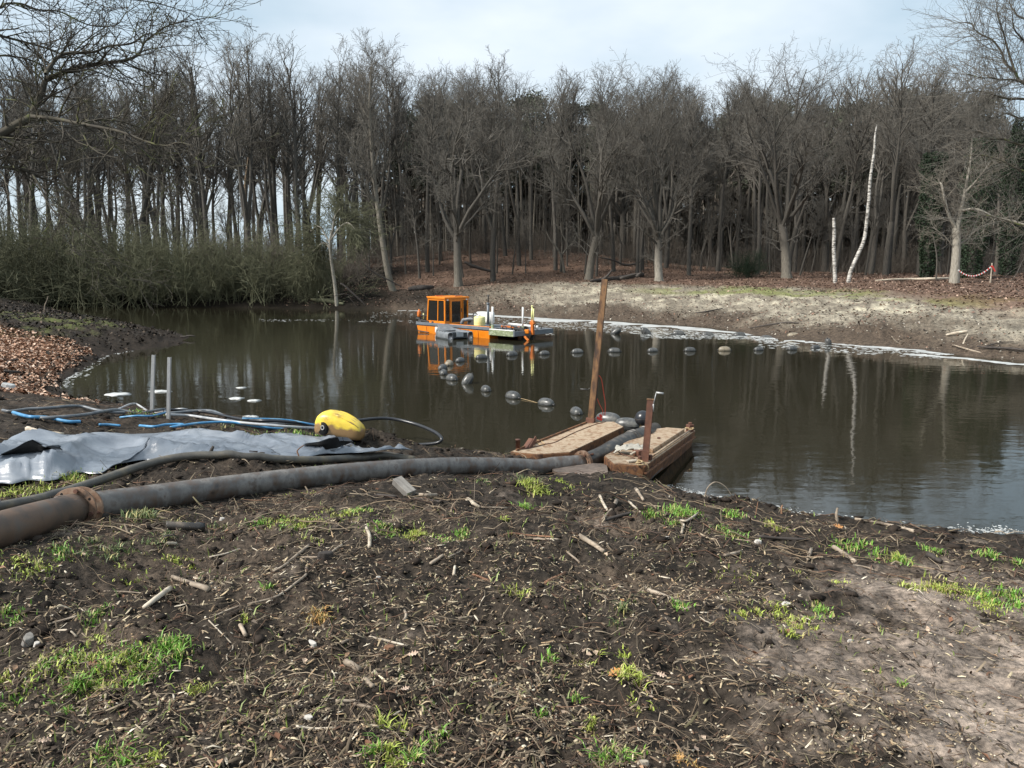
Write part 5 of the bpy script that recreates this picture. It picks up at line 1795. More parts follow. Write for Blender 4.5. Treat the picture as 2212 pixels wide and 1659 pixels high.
    def shade_flap(ridge, base):
        Pb = [on_sheet(*z7(*p)) + Vector((0, -.03, .01)) for p in base]
        Pr = [dp(*z7(*p), q.y + .02) for p, q in zip(ridge, Pb)]
        n = len(Pb)
        mid = [a_.lerp(b_, .6) + Vector((0, -.04, 0)) for a_, b_ in zip(Pb, Pr)]
        bk = [p + Vector((0, .30, -.12)) for p in Pr]
        MB().add(Pb + mid + Pr, [(r_ * n + k, r_ * n + k + 1, (r_ + 1) * n + k + 1, (r_ + 1) * n + k) for r_ in range(2) for k in range(n - 1)]).build('shade_flap', M['black'], o, True)
        lip = [p + Vector((0, .01, .012)) for p in Pr]
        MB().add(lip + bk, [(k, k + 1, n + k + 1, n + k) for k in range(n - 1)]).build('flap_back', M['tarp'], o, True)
    shade_flap([(0, 578), (70, 548), (118, 520), (152, 508), (182, 524), (215, 540), (262, 533), (278, 536)], [(0, 582), (60, 574), (110, 570), (150, 566), (190, 560), (215, 556), (250, 546), (280, 540)])
    shade_flap([(1440, 527), (1510, 518), (1560, 500), (1600, 494), (1650, 498), (1668, 512)], [(1440, 532), (1510, 538), (1550, 552), (1600, 545), (1640, 530), (1668, 518)])
tarp()

# ------------------------------------------------------------------ thin hoses across the shore
def z5(x, y):
    return x * .20833, 604.8 + y * .20833
def thin_hose(px, r, m, label, lift=0.02, deg=5):
    P = ground_line(px, r, lift, 8, min(deg, len(px) - 2))
    mb = MB()
    mb.tube(P, r, 10)
    mb.build('water_hose', M[m], None, True, label=label, category='hose', group='thin hoses across the shore')

thin_hose([z5(30, 1380), z5(110, 1385), z5(300, 1375), z5(480, 1350), z5(720, 1335), z5(860, 1342), z5(1000, 1372), z5(1160, 1397), z5(1300, 1400)], .030, 'hose_thin', 'uppermost grey hose at the left, rising in a low hump left of the stakes')
thin_hose([z5(150, 1425), z5(400, 1447), z5(700, 1452), z5(900, 1427), z5(1200, 1390), z5(1430, 1372), z5(1700, 1382), z7(800, 382), z7(1000, 396), z7(1150, 424), z7(1400, 446), z7(1560, 456)], .032, 'hose_thin', 'longest grey hose passing in front of the first stake to the yellow float')
thin_hose([z5(140, 1412), z5(300, 1445), z5(500, 1480), z5(700, 1497), z5(840, 1510)], .030, 'hose_blue', 'bright blue hose piece nearest the left edge', .035)
thin_hose([z5(1030, 1522), z5(1130, 1528), z5(1250, 1534)], .024, 'hose_blue', 'short blue hose piece half buried below the stakes', .02, 2)
thin_hose([z5(1450, 1540), z5(1600, 1536), z5(1720, 1540), z5(1900, 1530), z7(810, 449), z7(950, 440), z7(1100, 440), z7(1300, 458), z7(1560, 468)], .024, 'hose_blue', 'long thin blue hose leading to the yellow float', .025)
thin_hose([z7(775, 380), z7(900, 384), z7(1000, 398), z7(1150, 426), z7(1330, 440), z7(1560, 452)], .030, 'hose_black', 'dark hose running beside the long grey one right of the stakes', .06)
thin_hose([z7(790, 398), z7(900, 404), z7(1000, 416), z7(1150, 440), z7(1400, 458), z7(1555, 464)], .028, 'hose_pale', 'pale hose on the near side of the bundle right of the stakes', .03)
thin_hose([z7(560, 366), z7(640, 364), z7(720, 365), z7(830, 372), z7(880, 380), z7(892, 374)], .022, 'hose_pale', 'short pale hose straight behind the two stakes', .03, 3)
thin_hose([z7(570, 410), z7(650, 406), z7(720, 400), z7(785, 388)], .020, 'hose_blue', 'thin pale blue hose ending at the nearer stake', .03, 2)
thin_hose([z7(1150, 428), z7(1350, 444), z7(1500, 452), z7(1570, 458)], .018, 'hose_blue', 'thinnest blue hose on top of the bundle by the yellow float', .10, 2)

# black hose looping out over the water
loop_px = [(1588, 455, .46), (1640, 430, .53), (1700, 413, .55), (1830, 403, .50), (1950, 425, .42), (2050, 463, .34), (2093, 498, .24), (2070, 520, .14), (1980, 528, .09), (1890, 526, .10), (1840, 522, .12)]
lp = smooth_path([zp(*z7(a, b), z) for a, b, z in loop_px], 8)
t = thing('looping_hose', 'black hose looping out over the water from a blue coupling', 'hose')
MB().tube(lp, .036, 14).build('barrel', M['hose_black'], t, True)
dd = (lp[2] - lp[0]).normalized()
b = MB().lathe([(0, -.10), (.03, -.10), (.03, -.04), (.062, -.04), (.066, 0), (.06, .09), (.038, .11)], 16, axis_matrix(lp[0] + dd * .02, dd))
b.build('coupling', M['blue'], t, True)
b = MB().lathe([(0, -.26), (.035, -.26), (.035, -.17), (.048, -.17), (.048, -.10), (.03, -.10)], 12, axis_matrix(lp[0] + dd * .02, dd))
b.build('valve', M['galv'], t, False)
b = MB()
b.bar(lp[0] - dd * .14 + Vector((0, -.02, .05)), lp[0] - dd * .17 + Vector((-.1, -.06, .09)), .02)
b.build('valve_handle', M['tape_red'], t)

# yellow float lying at the water's edge
def yellow_float():
    c0 = gp(733, 944)
    t = thing('yellow_float', 'large dirty yellow plastic float lying at the water edge', 'float', c0, (0, R(7), R(-10)))
    t.scale = (.86, .86, .86)
    L = 1.02
    mb = MB()
    n = 28
    sec = []
    for s, hh, ww, zc in [(-.50, .08, .12, .20), (-.49, .30, .36, .20), (-.455, .42, .47, .22), (-.39, .495, .52, .25), (-.29, .54, .55, .27), (-.17, .55, .56, .275), (-.07, .54, .555, .27),
                          (.05, .515, .54, .258), (.17, .475, .52, .24), (.28, .43, .49, .22), (.37, .385, .46, .20), (.45, .32, .41, .175), (.50, .24, .34, .155), (.515, .06, .12, .14)]:
        row = []
        for k in range(n):
            a = 2 * math.pi * k / n
            ca, sa = math.cos(a), math.sin(a)
            e = 0.62
            row.append((s * L, ww / 2 * math.copysign(abs(ca) ** e, ca), zc + hh / 2 * math.copysign(abs(sa) ** e, sa)))
        sec.append(row)
    vs = [p for r_ in sec for p in r_]
    fs = [(i * n + k, i * n + (k + 1) % n, (i + 1) * n + (k + 1) % n, (i + 1) * n + k) for i in range(len(sec) - 1) for k in range(n)]
    fs += [tuple(range(n - 1, -1, -1)), tuple(range((len(sec) - 1) * n, len(sec) * n))]
    mb.add(vs, fs)
    mb.build('shell', M['yellow'], t, True)
    # moulded ribs along the top
    for k, yy in enumerate((-.19, -.07, .06, .18)):
        MB().tube([(-.10, yy, .535 - .55 * yy * yy), (.05, yy, .508 - .55 * yy * yy), (.2, yy * .95, .455 - .55 * yy * yy), (.34, yy * .9, .392 - .5 * yy * yy), (.46, yy * .8, .318 - .4 * yy * yy)], [.012, .02, .022, .02, .01], 8).build('rib', M['yellow'], t, True)
    # dark round opening with a pale ring on the near left side
    m = Matrix.Translation((-.29, -.262, .20)) @ Matrix.Rotation(R(24), 4, 'Z').inverted() @ Matrix.Rotation(R(90), 4, 'X')
    b = MB().lathe([(0, .02), (.13, .02), (.145, .0), (.145, -.05)], 24, m)
    b.build('opening', M['black'], t, True)
    m2 = m @ Matrix.Translation((.045, .03, .026))
    MB().lathe([(.036, 0), (.05, 0), (.05, .02), (.036, .02), (.036, 0)], 20, m2).build('ring', M['galv'], t)
yellow_float()

# galvanised stakes
def stake(px_b, px_t, w, label):
    b0 = gp(*px_b)
    t0 = dp(px_t[0], px_t[1], b0.y + .02)
    t = thing('metal_stake', label, 'stake', b0)
    top = t0 - b0
    mb = MB()
    lo = Vector((0, 0, -.2))
    mb.bar(lo, top, w, .012, up=(0, -1, 0))
    for s in (-1, 1):
        o = Vector((s * w / 2, .02, 0))
        mb.bar(lo + o, top + o, .008, .05, up=(0, -1, 0))
    mb.build('channel', M['galv'], t)
stake((325, 893), (331, 767), .062, 'left galvanised metal stake, the taller of the two by the hoses')
stake((361, 906), (365, 772), .056, 'right galvanised metal stake with the hose bundle tied to it')

# ------------------------------------------------------------------ left pontoon
def z6(x, y):
    return (1850 + x / 2.6024) * .57604, (1300 + y / 2.6024) * .57604
DZ = .40
def on6(x, y, z=DZ):
    return zp(*z6(x, y), z)
def outset(poly, d):
    """Move each corner of a flat ring towards (d<0) or away from its middle."""
    c = sum(poly, Vector()) / len(poly)
    return [p + (p - c).normalized() * d for p in poly]

def left_pontoon():
    t = thing('rusty_pontoon', 'left rusty steel pontoon carrying the tall leaning post', 'pontoon')
    ring = [on6(165, 1030), on6(915, 735), on6(1180, 735), on6(1275, 785), on6(745, 1035), on6(440, 1055)]
    low = [Vector((p.x, p.y, -.25)) for p in ring]
    rg = ring[::-1]
    MB().loft(low[::-1], rg).build('hull', M['rust'], t, bevel=.01)
    ins = outset(ring, -.02)
    MB().loft([Vector((p.x, p.y, DZ + .002)) for p in ins[::-1]], [Vector((p.x, p.y, DZ + .012)) for p in ins[::-1]]).build('deck', M['rust_deck'], t, bevel=.004)
    mb = MB()
    mb.bar(on6(225, 1010, DZ + .03), on6(912, 738, DZ + .03), .035, .045)
    mb.build('edge_rail', M['rust'], t, bevel=.006)
    MB().lathe([(0, .0), (.045, 0), (.045, .20), (.05, .20), (.05, .22), (0, .22)], 14, Matrix.Translation(on6(240, 1012))).build('bollard', M['rust_red'], t, True)
    a = on6(300, 1000)
    s = MB()
    s.bar(a, a + Vector((.14, .22, .16)), .10, .02)
    s.bar(a + Vector((.10, .0, 0)), a + Vector((.24, .22, .18)), .02, .09)
    s.build('sleeve', M['rust_red'], t, bevel=.004)
    MB().box(on6(382, 960) + Vector((0, 0, .05)), (.09, .10, .10)).build('bracket', M['rust_red'], t, bevel=.006)
    # tall leaning post
    foot = on6(945, 745)
    top = dp(1306, 603, foot.y + .12)
    d = (top - foot).normalized()
    side = Vector((0.93, -0.36, 0))
    side = (side - d * side.dot(d)).normalized()
    back = d.cross(side)
    if back.y < 0:
        back = -back
    p = MB()
    def slab(off, w, h, m0=0.0, m1=1.0):
        a, b = foot.lerp(top, m0) + off, foot.lerp(top, m1) + off
        mt = Matrix((d, side, back)).transposed()
        return p.box((a + b) / 2, ((b - a).length, w, h), mt)
    slab(Vector(), .115, .010)
    slab(side * .0625 + back * .030, .010, .072)
    slab(-side * .0625 + back * .030, .010, .072)
    post = p.build('leaning_post', M['rust_orange'], t, bevel=.002)
    p = MB()
    slab(back * .10 + side * .05, .05, .03, .0, .33)
    p.build('back_bar', M['iron'], post)
    p = MB()
    slab(back * .02, .19, .15, .0, .035)
    p.build('foot_box', M['rust_red'], post, bevel=.004)
    h0 = foot.lerp(top, .245)
    b = MB()
    b.tube([h0 - side * .06, h0 - side * .10 + d * -.02, h0 - side * .14 - d * .05], .009, 8)
    b.tube([h0 - side * .14 - d * .05, h0 - side * .30 - d * .05 - back * .03], .018, 10)
    b.build('crank', M['iron'], post, True)
    # thing: red rope hanging from the post
    def onz(x, y, dy):
        return dp(*z6(x, y), foot.y + dy)
    r1 = smooth_path([onz(1012, 300, .10), onz(1030, 283, .10), onz(1055, 320, .12), onz(1075, 440, .14), onz(1092, 560, .14), onz(1088, 670, .14)], 8)
    r2 = smooth_path([onz(1012, 505, .12), onz(1035, 560, .14), onz(1065, 620, .14), onz(1070, 672, .14)], 8)
    rb = MB()
    rb.tube(r1, .011, 8)
    rb.tube(r2, .009, 8)
    o = rb.build('red_rope', M['rope_red'], None, True, label='red rope hanging in a loop behind the tall leaning post', category='rope')
    k = onz(1035, 715, .12)
    b = MB()
    b.box(k + Vector((0, 0, .03)), (.13, .08, .06), Matrix.Rotation(.4, 3, 'Y'))
    b.box(k + Vector((.03, .0, .09)), (.06, .05, .08), Matrix.Rotation(-.5, 3, 'Y'))
    b.build('red_clip', M['tape_red'], o, bevel=.01)
    cb = smooth_path([on6(*q, DZ + .02) for q in [(262, 1000), (360, 988), (500, 952), (600, 932), (680, 892), (780, 842), (840, 817), (930, 782), (1000, 757), (1100, 730)]], 6)
    MB().tube(cb, .0085, 6).build('cable', M['rust_red'], None, True, label='thin brown cable snaking over the deck of the left pontoon', category='cable')
    tn = smooth_path([on6(390, 925, DZ + .02), on6(440, 912, DZ + .025), on6(500, 945, DZ + .02), on6(460, 955, DZ + .02), on6(420, 935, DZ + .02)], 6)
    MB().tube(tn, .008, 6).build('frayed_rope', M['rope_tan'], None, True, label='short frayed orange rope on the left pontoon deck', category='rope')
left_pontoon()

# ------------------------------------------------------------------ right pontoon, its near end pulled up on the mud
def right_pontoon():
    t = thing('rusty_pontoon', 'right rusty steel pontoon pulled up on the mud with the short upright post', 'pontoon')
    zn, zf = .52, .34
    near_l, near_m, near_r = on6(1080, 1070, zn), on6(1170, 1147, zn), on6(1490, 1165, zn)
    far_r, far_m, far_l = on6(1975, 822, zf), on6(1900, 800, zf), on6(1560, 815, zf)
    ring = [near_l, near_m, near_r, far_r, far_m, far_l]
    drop = [.40, .40, .40, .42, .42, .42]
    low = [p - Vector((0, 0, q)) for p, q in zip(ring, drop)]
    low[2] = low[2] + Vector((-.10, .05, 0))
    low[3] = low[3] + Vector((-.10, 0, 0))
    MB().loft(low, ring).build('hull', M['rust'], t, bevel=.012)
    nrm = (near_r - near_l).cross(far_l - near_l).normalized()
    def lift(p, h):
        return p + nrm * h
    def plan(a, b):
        """a across 0..1 from the left edge, b along 0..1 from the near end."""
        l = near_l.lerp(far_l, b)
        r_ = near_r.lerp(far_r, b)
        return l.lerp(r_, a)
    dk = outset(ring, -.03)
    MB().loft([lift(p, .002) for p in dk], [lift(p, .012) for p in dk]).build('deck', M['rust_deck'], t, bevel=.004)
    tr = [plan(.05, .30), plan(.80, .26), plan(.80, .93), plan(.35, .97), plan(.05, .85)]
    MB().loft([lift(p, .012) for p in tr], [lift(p, .085) for p in tr]).build('raised_hatch', M['rust_deck'], t, bevel=.008)
    b = MB()
    b.tube([lift(plan(.93, .10), .05), lift(plan(.93, .97), .05)], .022, 10)
    b.build('edge_rail', M['rust_deck'], t, True)
    b = MB()
    b.bar(lift(plan(1.0, .0), -.13), lift(plan(1.0, .99), -.13), .05, .03)
    b.build('rubbing_strake', M['rust'], t, bevel=.006)
    # short post with its crank
    foot = on6(1478, 1118, zn)
    top = dp(*z6(1532, 520), foot.y + .05)
    d = (top - foot).normalized()
    side = Vector((.95, -.3, 0))
    side = (side - d * side.dot(d)).normalized()
    back = d.cross(side)
    back = back if back.y > 0 else -back
    mt = Matrix((d, side, back)).transposed()
    p = MB()
    for off, w, h in ((Vector(), .10, .008), (side * .052 + back * .03, .008, .07), (-side * .052 + back * .03, .008, .07)):
        p.box((foot + top) / 2 + off, ((top - foot).length, w, h), mt)
    post = p.build('short_post', M['rust_red'], t, bevel=.002)
    MB().box(top + d * .008 + back * .03, (.02, .125, .085), mt).build('cap', M['rust_orange'], post, bevel=.003)
    MB().box(foot + d * .09 - back * .02, (.2, .13, .03), mt).build('foot_sleeve', M['rust_red'], post, bevel=.004)
    h0 = foot.lerp(top, .93) + side * .07
    k1 = dp(*z6(1563, 560), foot.y + .02)
    k2 = dp(*z6(1590, 448), foot.y + .02)
    k3 = dp(*z6(1662, 458), foot.y - .02)
    kb = dp(*z6(1562, 635), foot.y + .03)
    c = MB()
    c.tube([foot.lerp(top, .90) + side * .05, k1], .010, 8)
    c.tube([k1, k2], .008, 8)
    c.tube([k2 - (k3 - k2) * .02, k3], .017, 10)
    c.tube([k1, kb], .010, 8)
    c.build('crank', M['galv'], post, True)
    for (x, y, r_, h) in [(1428, 1140, .034, .13), (1533, 1105, .032, .09)]:
        MB().lathe([(0, 0), (r_, 0), (r_, h), (0, h)], 14, Matrix.Translation(on6(x, y, zn + .012))).build('bollard', M['rust_red'], t, False)
    MB().box(lift(plan(.62, .16), .07), (.2, .16, .10), Matrix.Rotation(.6, 3, 'Z')).build('bracket', M['rust_red'], t, bevel=.008)
    MB().bar(on6(1600, 890, zn), on6(1630, 892, zn), .03, .03).build('lug', M['rust_red'], t)
    e = plan(.90, .955)
    b = MB()
    b.box(lift(e, .085), (.13, .12, .17), Matrix.Rotation(.5, 3, 'Z'))
    b.box(lift(e, .19), (.07, .05, .05))
    b.build('end_bollard', M['rust_red'], t, bevel=.01)
    # things lying on it
    rg = random.Random(8)
    def tangle(c, r_, n, rad):
        pts = []
        for k in range(n):
            a = k * 1.9
            pts.append(c + Vector((math.cos(a) * r_ * rg.uniform(.5, 1.1), math.sin(a) * r_ * rg.uniform(.5, 1.1), rg.uniform(0, .07))))
        return smooth_path(pts, 5), rad
    pts, rad = tangle(lift(e, .06), .12, 9, .010)
    MB().tube(pts, rad, 6).build('mooring_rope', M['rope_tan'], None, True, label='tan rope knotted round the far end of the right pontoon', category='rope')
    pts, rad = tangle(on6(1430, 1150, zn + .03), .07, 8, .010)
    pts = pts + smooth_path([pts[-1], on6(1500, 1150, zn + .03), on6(1515, 1190, zn - .05), on6(1500, 1210, zn - .1)], 5)
    MB().tube(pts, rad, 6).build('mooring_rope', M['rope_tan'], None, True, label='yellowish rope round the bollard at the near end of the right pontoon', category='rope')
    # pale rag: a crumpled sheet
    nx, ny = 15, 11
    c = on6(1330, 1010, zn + .05)
    vs = []
    for i in range(nx):
        for j in range(ny):
            u, v = i / (nx - 1) - .5, j / (ny - 1) - .5
            q = float(fbm(np.array([u * 4.5]), np.array([v * 4.5]), 3, 77)[0])
            vs.append((c.x + u * .52 + .08 * q, c.y + v * .34 + .06 * q, c.z + .07 * q + .09 * (1 - 2 * abs(u)) * (1 - 2 * abs(v)) + .02))
    fs = [(i * ny + j, (i + 1) * ny + j, (i + 1) * ny + j + 1, i * ny + j + 1) for i in range(nx - 1) for j in range(ny - 1)]
    o = MB().add(vs, fs).build('rag', M['cloth'], None, True, label='pale crumpled rag lying on the right pontoon beside the hose', category='rag')
    sm = o.modifiers.new('thickness', 'SOLIDIFY')
    sm.thickness = .008
    MB().bar(on6(1340, 1050, zn + .04), on6(1450, 990, zn + .10), .045, .02).build('batten', M['stick_pale'], None, bevel=.003,
             label='pale wooden batten leaning on the raised hatch of the right pontoon', category='batten')
    MB().bar(on6(1310, 1120, zn + .03), on6(1400, 1110, zn + .035), .09, .03).build('wood_offcut', M['stick_pale'], None, bevel=.004,
             label='short pale wood offcut on the near end of the right pontoon', category='offcut')
    pts = smooth_path([on6(1150, 1030, zn + .02), on6(1200, 1015, zn + .02), on6(1260, 1050, zn + .02), on6(1330, 1070, zn + .02), on6(1380, 1090, zn + .02)], 5)
    MB().tube(pts, .009, 6).build('cable', M['rust_red'], None, True, label='short rusty cable in front of the rag on the right pontoon', category='cable')
    pts = smooth_path([on6(1490, 1350, .12), on6(1560, 1270, .25), on6(1650, 1185, .36)], 5)
    MB().tube(pts, .008, 6).build('mooring_line', M['iron'], None, True, label='thin dark line stretched along the outer side of the right pontoon', category='rope')
right_pontoon()
# flat sandy plate under the pipe joint
g1 = [z6(560, 1200), z6(860, 1090), z6(1100, 1120), z6(1120, 1240), z6(950, 1290), z6(650, 1260)]
pl = [gp(*p) + Vector((0, 0, .03)) for p in g1]
MB().loft([p - Vector((0, 0, .06)) for p in pl], pl).build('ramp_plate', M['mudplate'], None, bevel=.006, label='flat muddy steel plate under the flange beside the pontoons', category='plate')

# ------------------------------------------------------------------ string of floats
def float_mesh(seed, L=.64, r=.20):
    rnd = random.Random(seed)
    mb = MB()
    prof = []
    n = 14
    for k in range(n + 1):
        a = math.pi * k / n
        x = -math.cos(a)
        prof.append((max(r * (math.sin(a) ** .62), .0), x * L / 2))
    m = Matrix.Rotation(R(90), 4, 'Y')
    mb.lathe(prof, 18, m)
    return make_mesh('float_shell', mb.v, mb.f, True)

FM = float_mesh(1)
mb = MB()
ringp = [(math.cos(a) * .325, math.sin(a) * .207) for a in np.linspace(0, 2 * math.pi, 33)[:-1]]
seam_pts = []
for a in np.linspace(0, 2 * math.pi, 41):
    ca, sa = math.cos(a), math.sin(a)
    seam_pts.append((.325 * math.copysign(abs(ca) ** .9, ca), .204 * math.copysign(abs(sa) ** .62, sa) * 1.0, 0))
mb.tube(seam_pts, .008, 5, caps=False)
SEAM = make_mesh('float_seam', mb.v, mb.f, True)
mb = MB()
for s in (-1, 1):
    mb.lathe([(0, .30), (.035, .30), (.028, .37), (.022, .40), (0, .40)], 10, Matrix.Rotation(R(90 * s), 4, 'Y'))
TIP = make_mesh('float_end', mb.v, mb.f, True)

def buoy(px, py_water, yaw, label, group, m='buoy', sink=.03, pitch=0.0, s=1.0, z=None, p=None):
    p = p if p is not None else zp(px, py_water, 0)
    t = thing('pipe_float', label, 'float', (p.x, p.y, sink if z is None else z), (0, pitch, yaw), group)
    t.scale = (s, s, s)
    put('shell', bpy.data.meshes['float_shell_' + m], None, t)
    put('seam', bpy.data.meshes['float_seam_' + m], None, t)
    put('end_fitting', bpy.data.meshes['float_end_' + m], None, t)
    return t
for m in ('buoy', 'buoy_tan'):
    for a, me in (('float_shell_', FM), ('float_seam_', SEAM), ('float_end_', TIP)):
        c = me.copy()
        c.name = a + m
        c.materials.append(M[m] if a != 'float_end_' else M['iron'])

ORD = ['first', 'second', 'third', 'fourth', 'fifth', 'sixth', 'seventh', 'eighth', 'ninth', 'tenth', 'eleventh', 'twelfth']
front = [(1245, 893), (1179.6, 874), (1108, 859), (1049.6, 844), (1010, 828), (976, 820), (958, 808)]
loop = [(956.6, 797), (970, 788.5), (994, 781), (1040, 774.5)]
row = [(1106, 768), (1176, 766), (1247, 762), (1327, 760.5), (1409.6, 759.5), (1490, 758.5), (1565, 757.5), (1638.7, 757), (1711, 755.5), (1761, 752), (1789, 746)]
allp = front + loop + row
W = [zp(*p) for p in allp]
fr_lab = ['float nearest the foot of the tall leaning post', 'second float out from the tall leaning post', 'third float out from the tall leaning post, a thin line at its end', 'pale pinkish float fourth out from the tall leaning post',
          'dark float tilted steeply out of the water', 'small shiny float between the tilted one and the tight cluster', 'nearer float of the touching pair at the turn of the string']
lo_lab = ['farther float of the touching pair at the turn of the string', 'tan float just past the turn of the string', 'float lying in front of the reflected orange cabin', 'float reflected beside the yellow tank, first of the long straight row']
for i, p in enumerate(W):
    a, b = W[max(i - 1, 0)], W[min(i + 1, len(W) - 1)]
    yaw = math.atan2(b.y - a.y, b.x - a.x)
    if i < len(front):
        lab = 'grey ' + fr_lab[i] if 'float' == fr_lab[i][:5] else fr_lab[i]
    elif i < len(front) + len(loop):
        k = i - len(front)
        lab = 'grey ' + lo_lab[k] if lo_lab[k][:5] == 'float' else lo_lab[k]
    else:
        k = i - len(front) - len(loop)
        lab = ['grey float under the boat platform in the straight row', 'grey float below the orange hydraulic post in the straight row', 'grey float left of the tall leaning post in the straight row',
               'dark float just right of the tall leaning post in the straight row', 'second float right of the tall leaning post in the straight row', 'third float right of the tall leaning post in the straight row',
               'tan topped float, fourth right of the tall leaning post', 'dark float with a raised end, fifth right of the tall leaning post', 'sixth float right of the tall leaning post in the straight row',
               'small low float next to the end of the straight row', 'upright dark float at the far end of the straight row'][k]
    m, pitch, sink, s = 'buoy', 0.0, .035, .80 + .06 * ((i * 7) % 3 - 1)
    yaw += ((i * 5) % 7 - 3) * .09
    if i == 4:
        pitch, sink = R(-52), .10
        yaw = 0.5
    if i in (8,) or 'tan topped' in lab:
        m = 'buoy_tan'
    if 'upright dark' in lab:
        pitch, sink, s = R(70), .1, .8
    if 'small low' in lab:
        s, sink = .85, .0
    buoy(0, 0, yaw, lab, 'floats of the pipe string', m, sink, pitch, s, None, p)
bk = [(1330, 721, R(-38), .10, 'buoy', 'tilted dark float at the left end of the row by the scum'), (1395, 721, R(38), .10, 'buoy', 'dark float tilted the other way, second in the row by the scum'),
      (1465, 722.5, 0, .03, 'buoy', 'float half sunk in scum, third in the row by the far shore'), (1528, 724.5, 0, .0, 'buoy', 'float half sunk in scum, fourth in the row by the far shore'),
      (1597, 725, 0, .0, 'buoy', 'float half sunk in scum, fifth in the row by the far shore'), (1655, 729, 0, -.08, 'buoy', 'nearly sunken float left of the tan one by the far shore'), (1714, 730, 0, .09, 'buoy_tan', 'tan float lying against the far shore')]
for px, py, pitch, sink, m, lab in bk:
    buoy(px, py, R(-6), lab, 'floats by the far shore', m, sink, pitch, 1.05)
buoy(*z6(1120, 745), R(-30), 'pale grey float behind the back edge of the left pontoon', 'floats of the pipe string', 'buoy', .08)
buoy(*z6(1305, 815), R(-20), 'grey float touching the right corner of the left pontoon', 'floats of the pipe string', 'buoy', .13, 0, .9)
# round black float strapped on the hose
sp = zp(*z6(1458, 700), .60)
t = thing('round_float', 'round black float sitting on the end of the rubber hose', 'float', sp)
MB().lathe([(.175 * math.sin(a), -.175 * math.cos(a)) for a in np.linspace(0.001, math.pi - .001, 15)], 24).build('shell', M['hose_black'], t, True)
MB().tube([(.176 * math.cos(a), .176 * math.sin(a), 0) for a in np.linspace(0, 2 * math.pi, 33)], .006, 5).build('seam', M['iron'], t, True)
b = MB()
b.tube([(0, 0, -.17), (-.02, -.03, -.26)], .06, 10)
b.tube(smooth_path([(-.02, -.03, -.2), (-.14, -.1, -.26), (-.2, -.12, -.36)], 4), .02, 8)
b.build('strap', M['rope_tan'], t, True)
# the sunken pipeline that the floats carry shows as short lines between some of them
for i in (1, 2):
    a, b2 = W[i], W[i + 1]
    if i == 1:
        MB().tube([a.lerp(b2, .25) + Vector((0, 0, .0)), a.lerp(b2, .42) + Vector((0, 0, .012)), a.lerp(b2, .75) + Vector((0, 0, .03))], .007, 6).build(
            'pipeline_rope', M['rope_tan'], None, True, label='taut line between the second and third float', category='rope')
# ------------------------------------------------------------------ the dredging boat
BO = Vector((-5.7, 46.0, 0))
EU, EV = Vector((.722, -.692, 0)), Vector((.692, .722, 0))
def zb(x, y):
    return 864.06 + x * .16927, 604.84 + y * .16927
def bu(x, y, v):
    """Boat coordinates (along, across, up) of a sight line on the plane v."""
    d = Vector(ray(*zb(x, y)))
    o = BO + EV * v
    t = o.dot(EV) / Vector((d.x, d.y, 0)).dot(EV)
    p = Vector((d.x * t, d.y * t, 0)) - BO
    return Vector((p.dot(EU), v, EYE + d.z * t))
def bv(x, y, u):
    d = Vector(ray(*zb(x, y)))
    o = BO + EU * u
    t = o.dot(EU) / Vector((d.x, d.y, 0)).dot(EU)
    p = Vector((d.x * t, d.y * t, 0)) - BO
    return Vector((u, p.dot(EV), EYE + d.z * t))

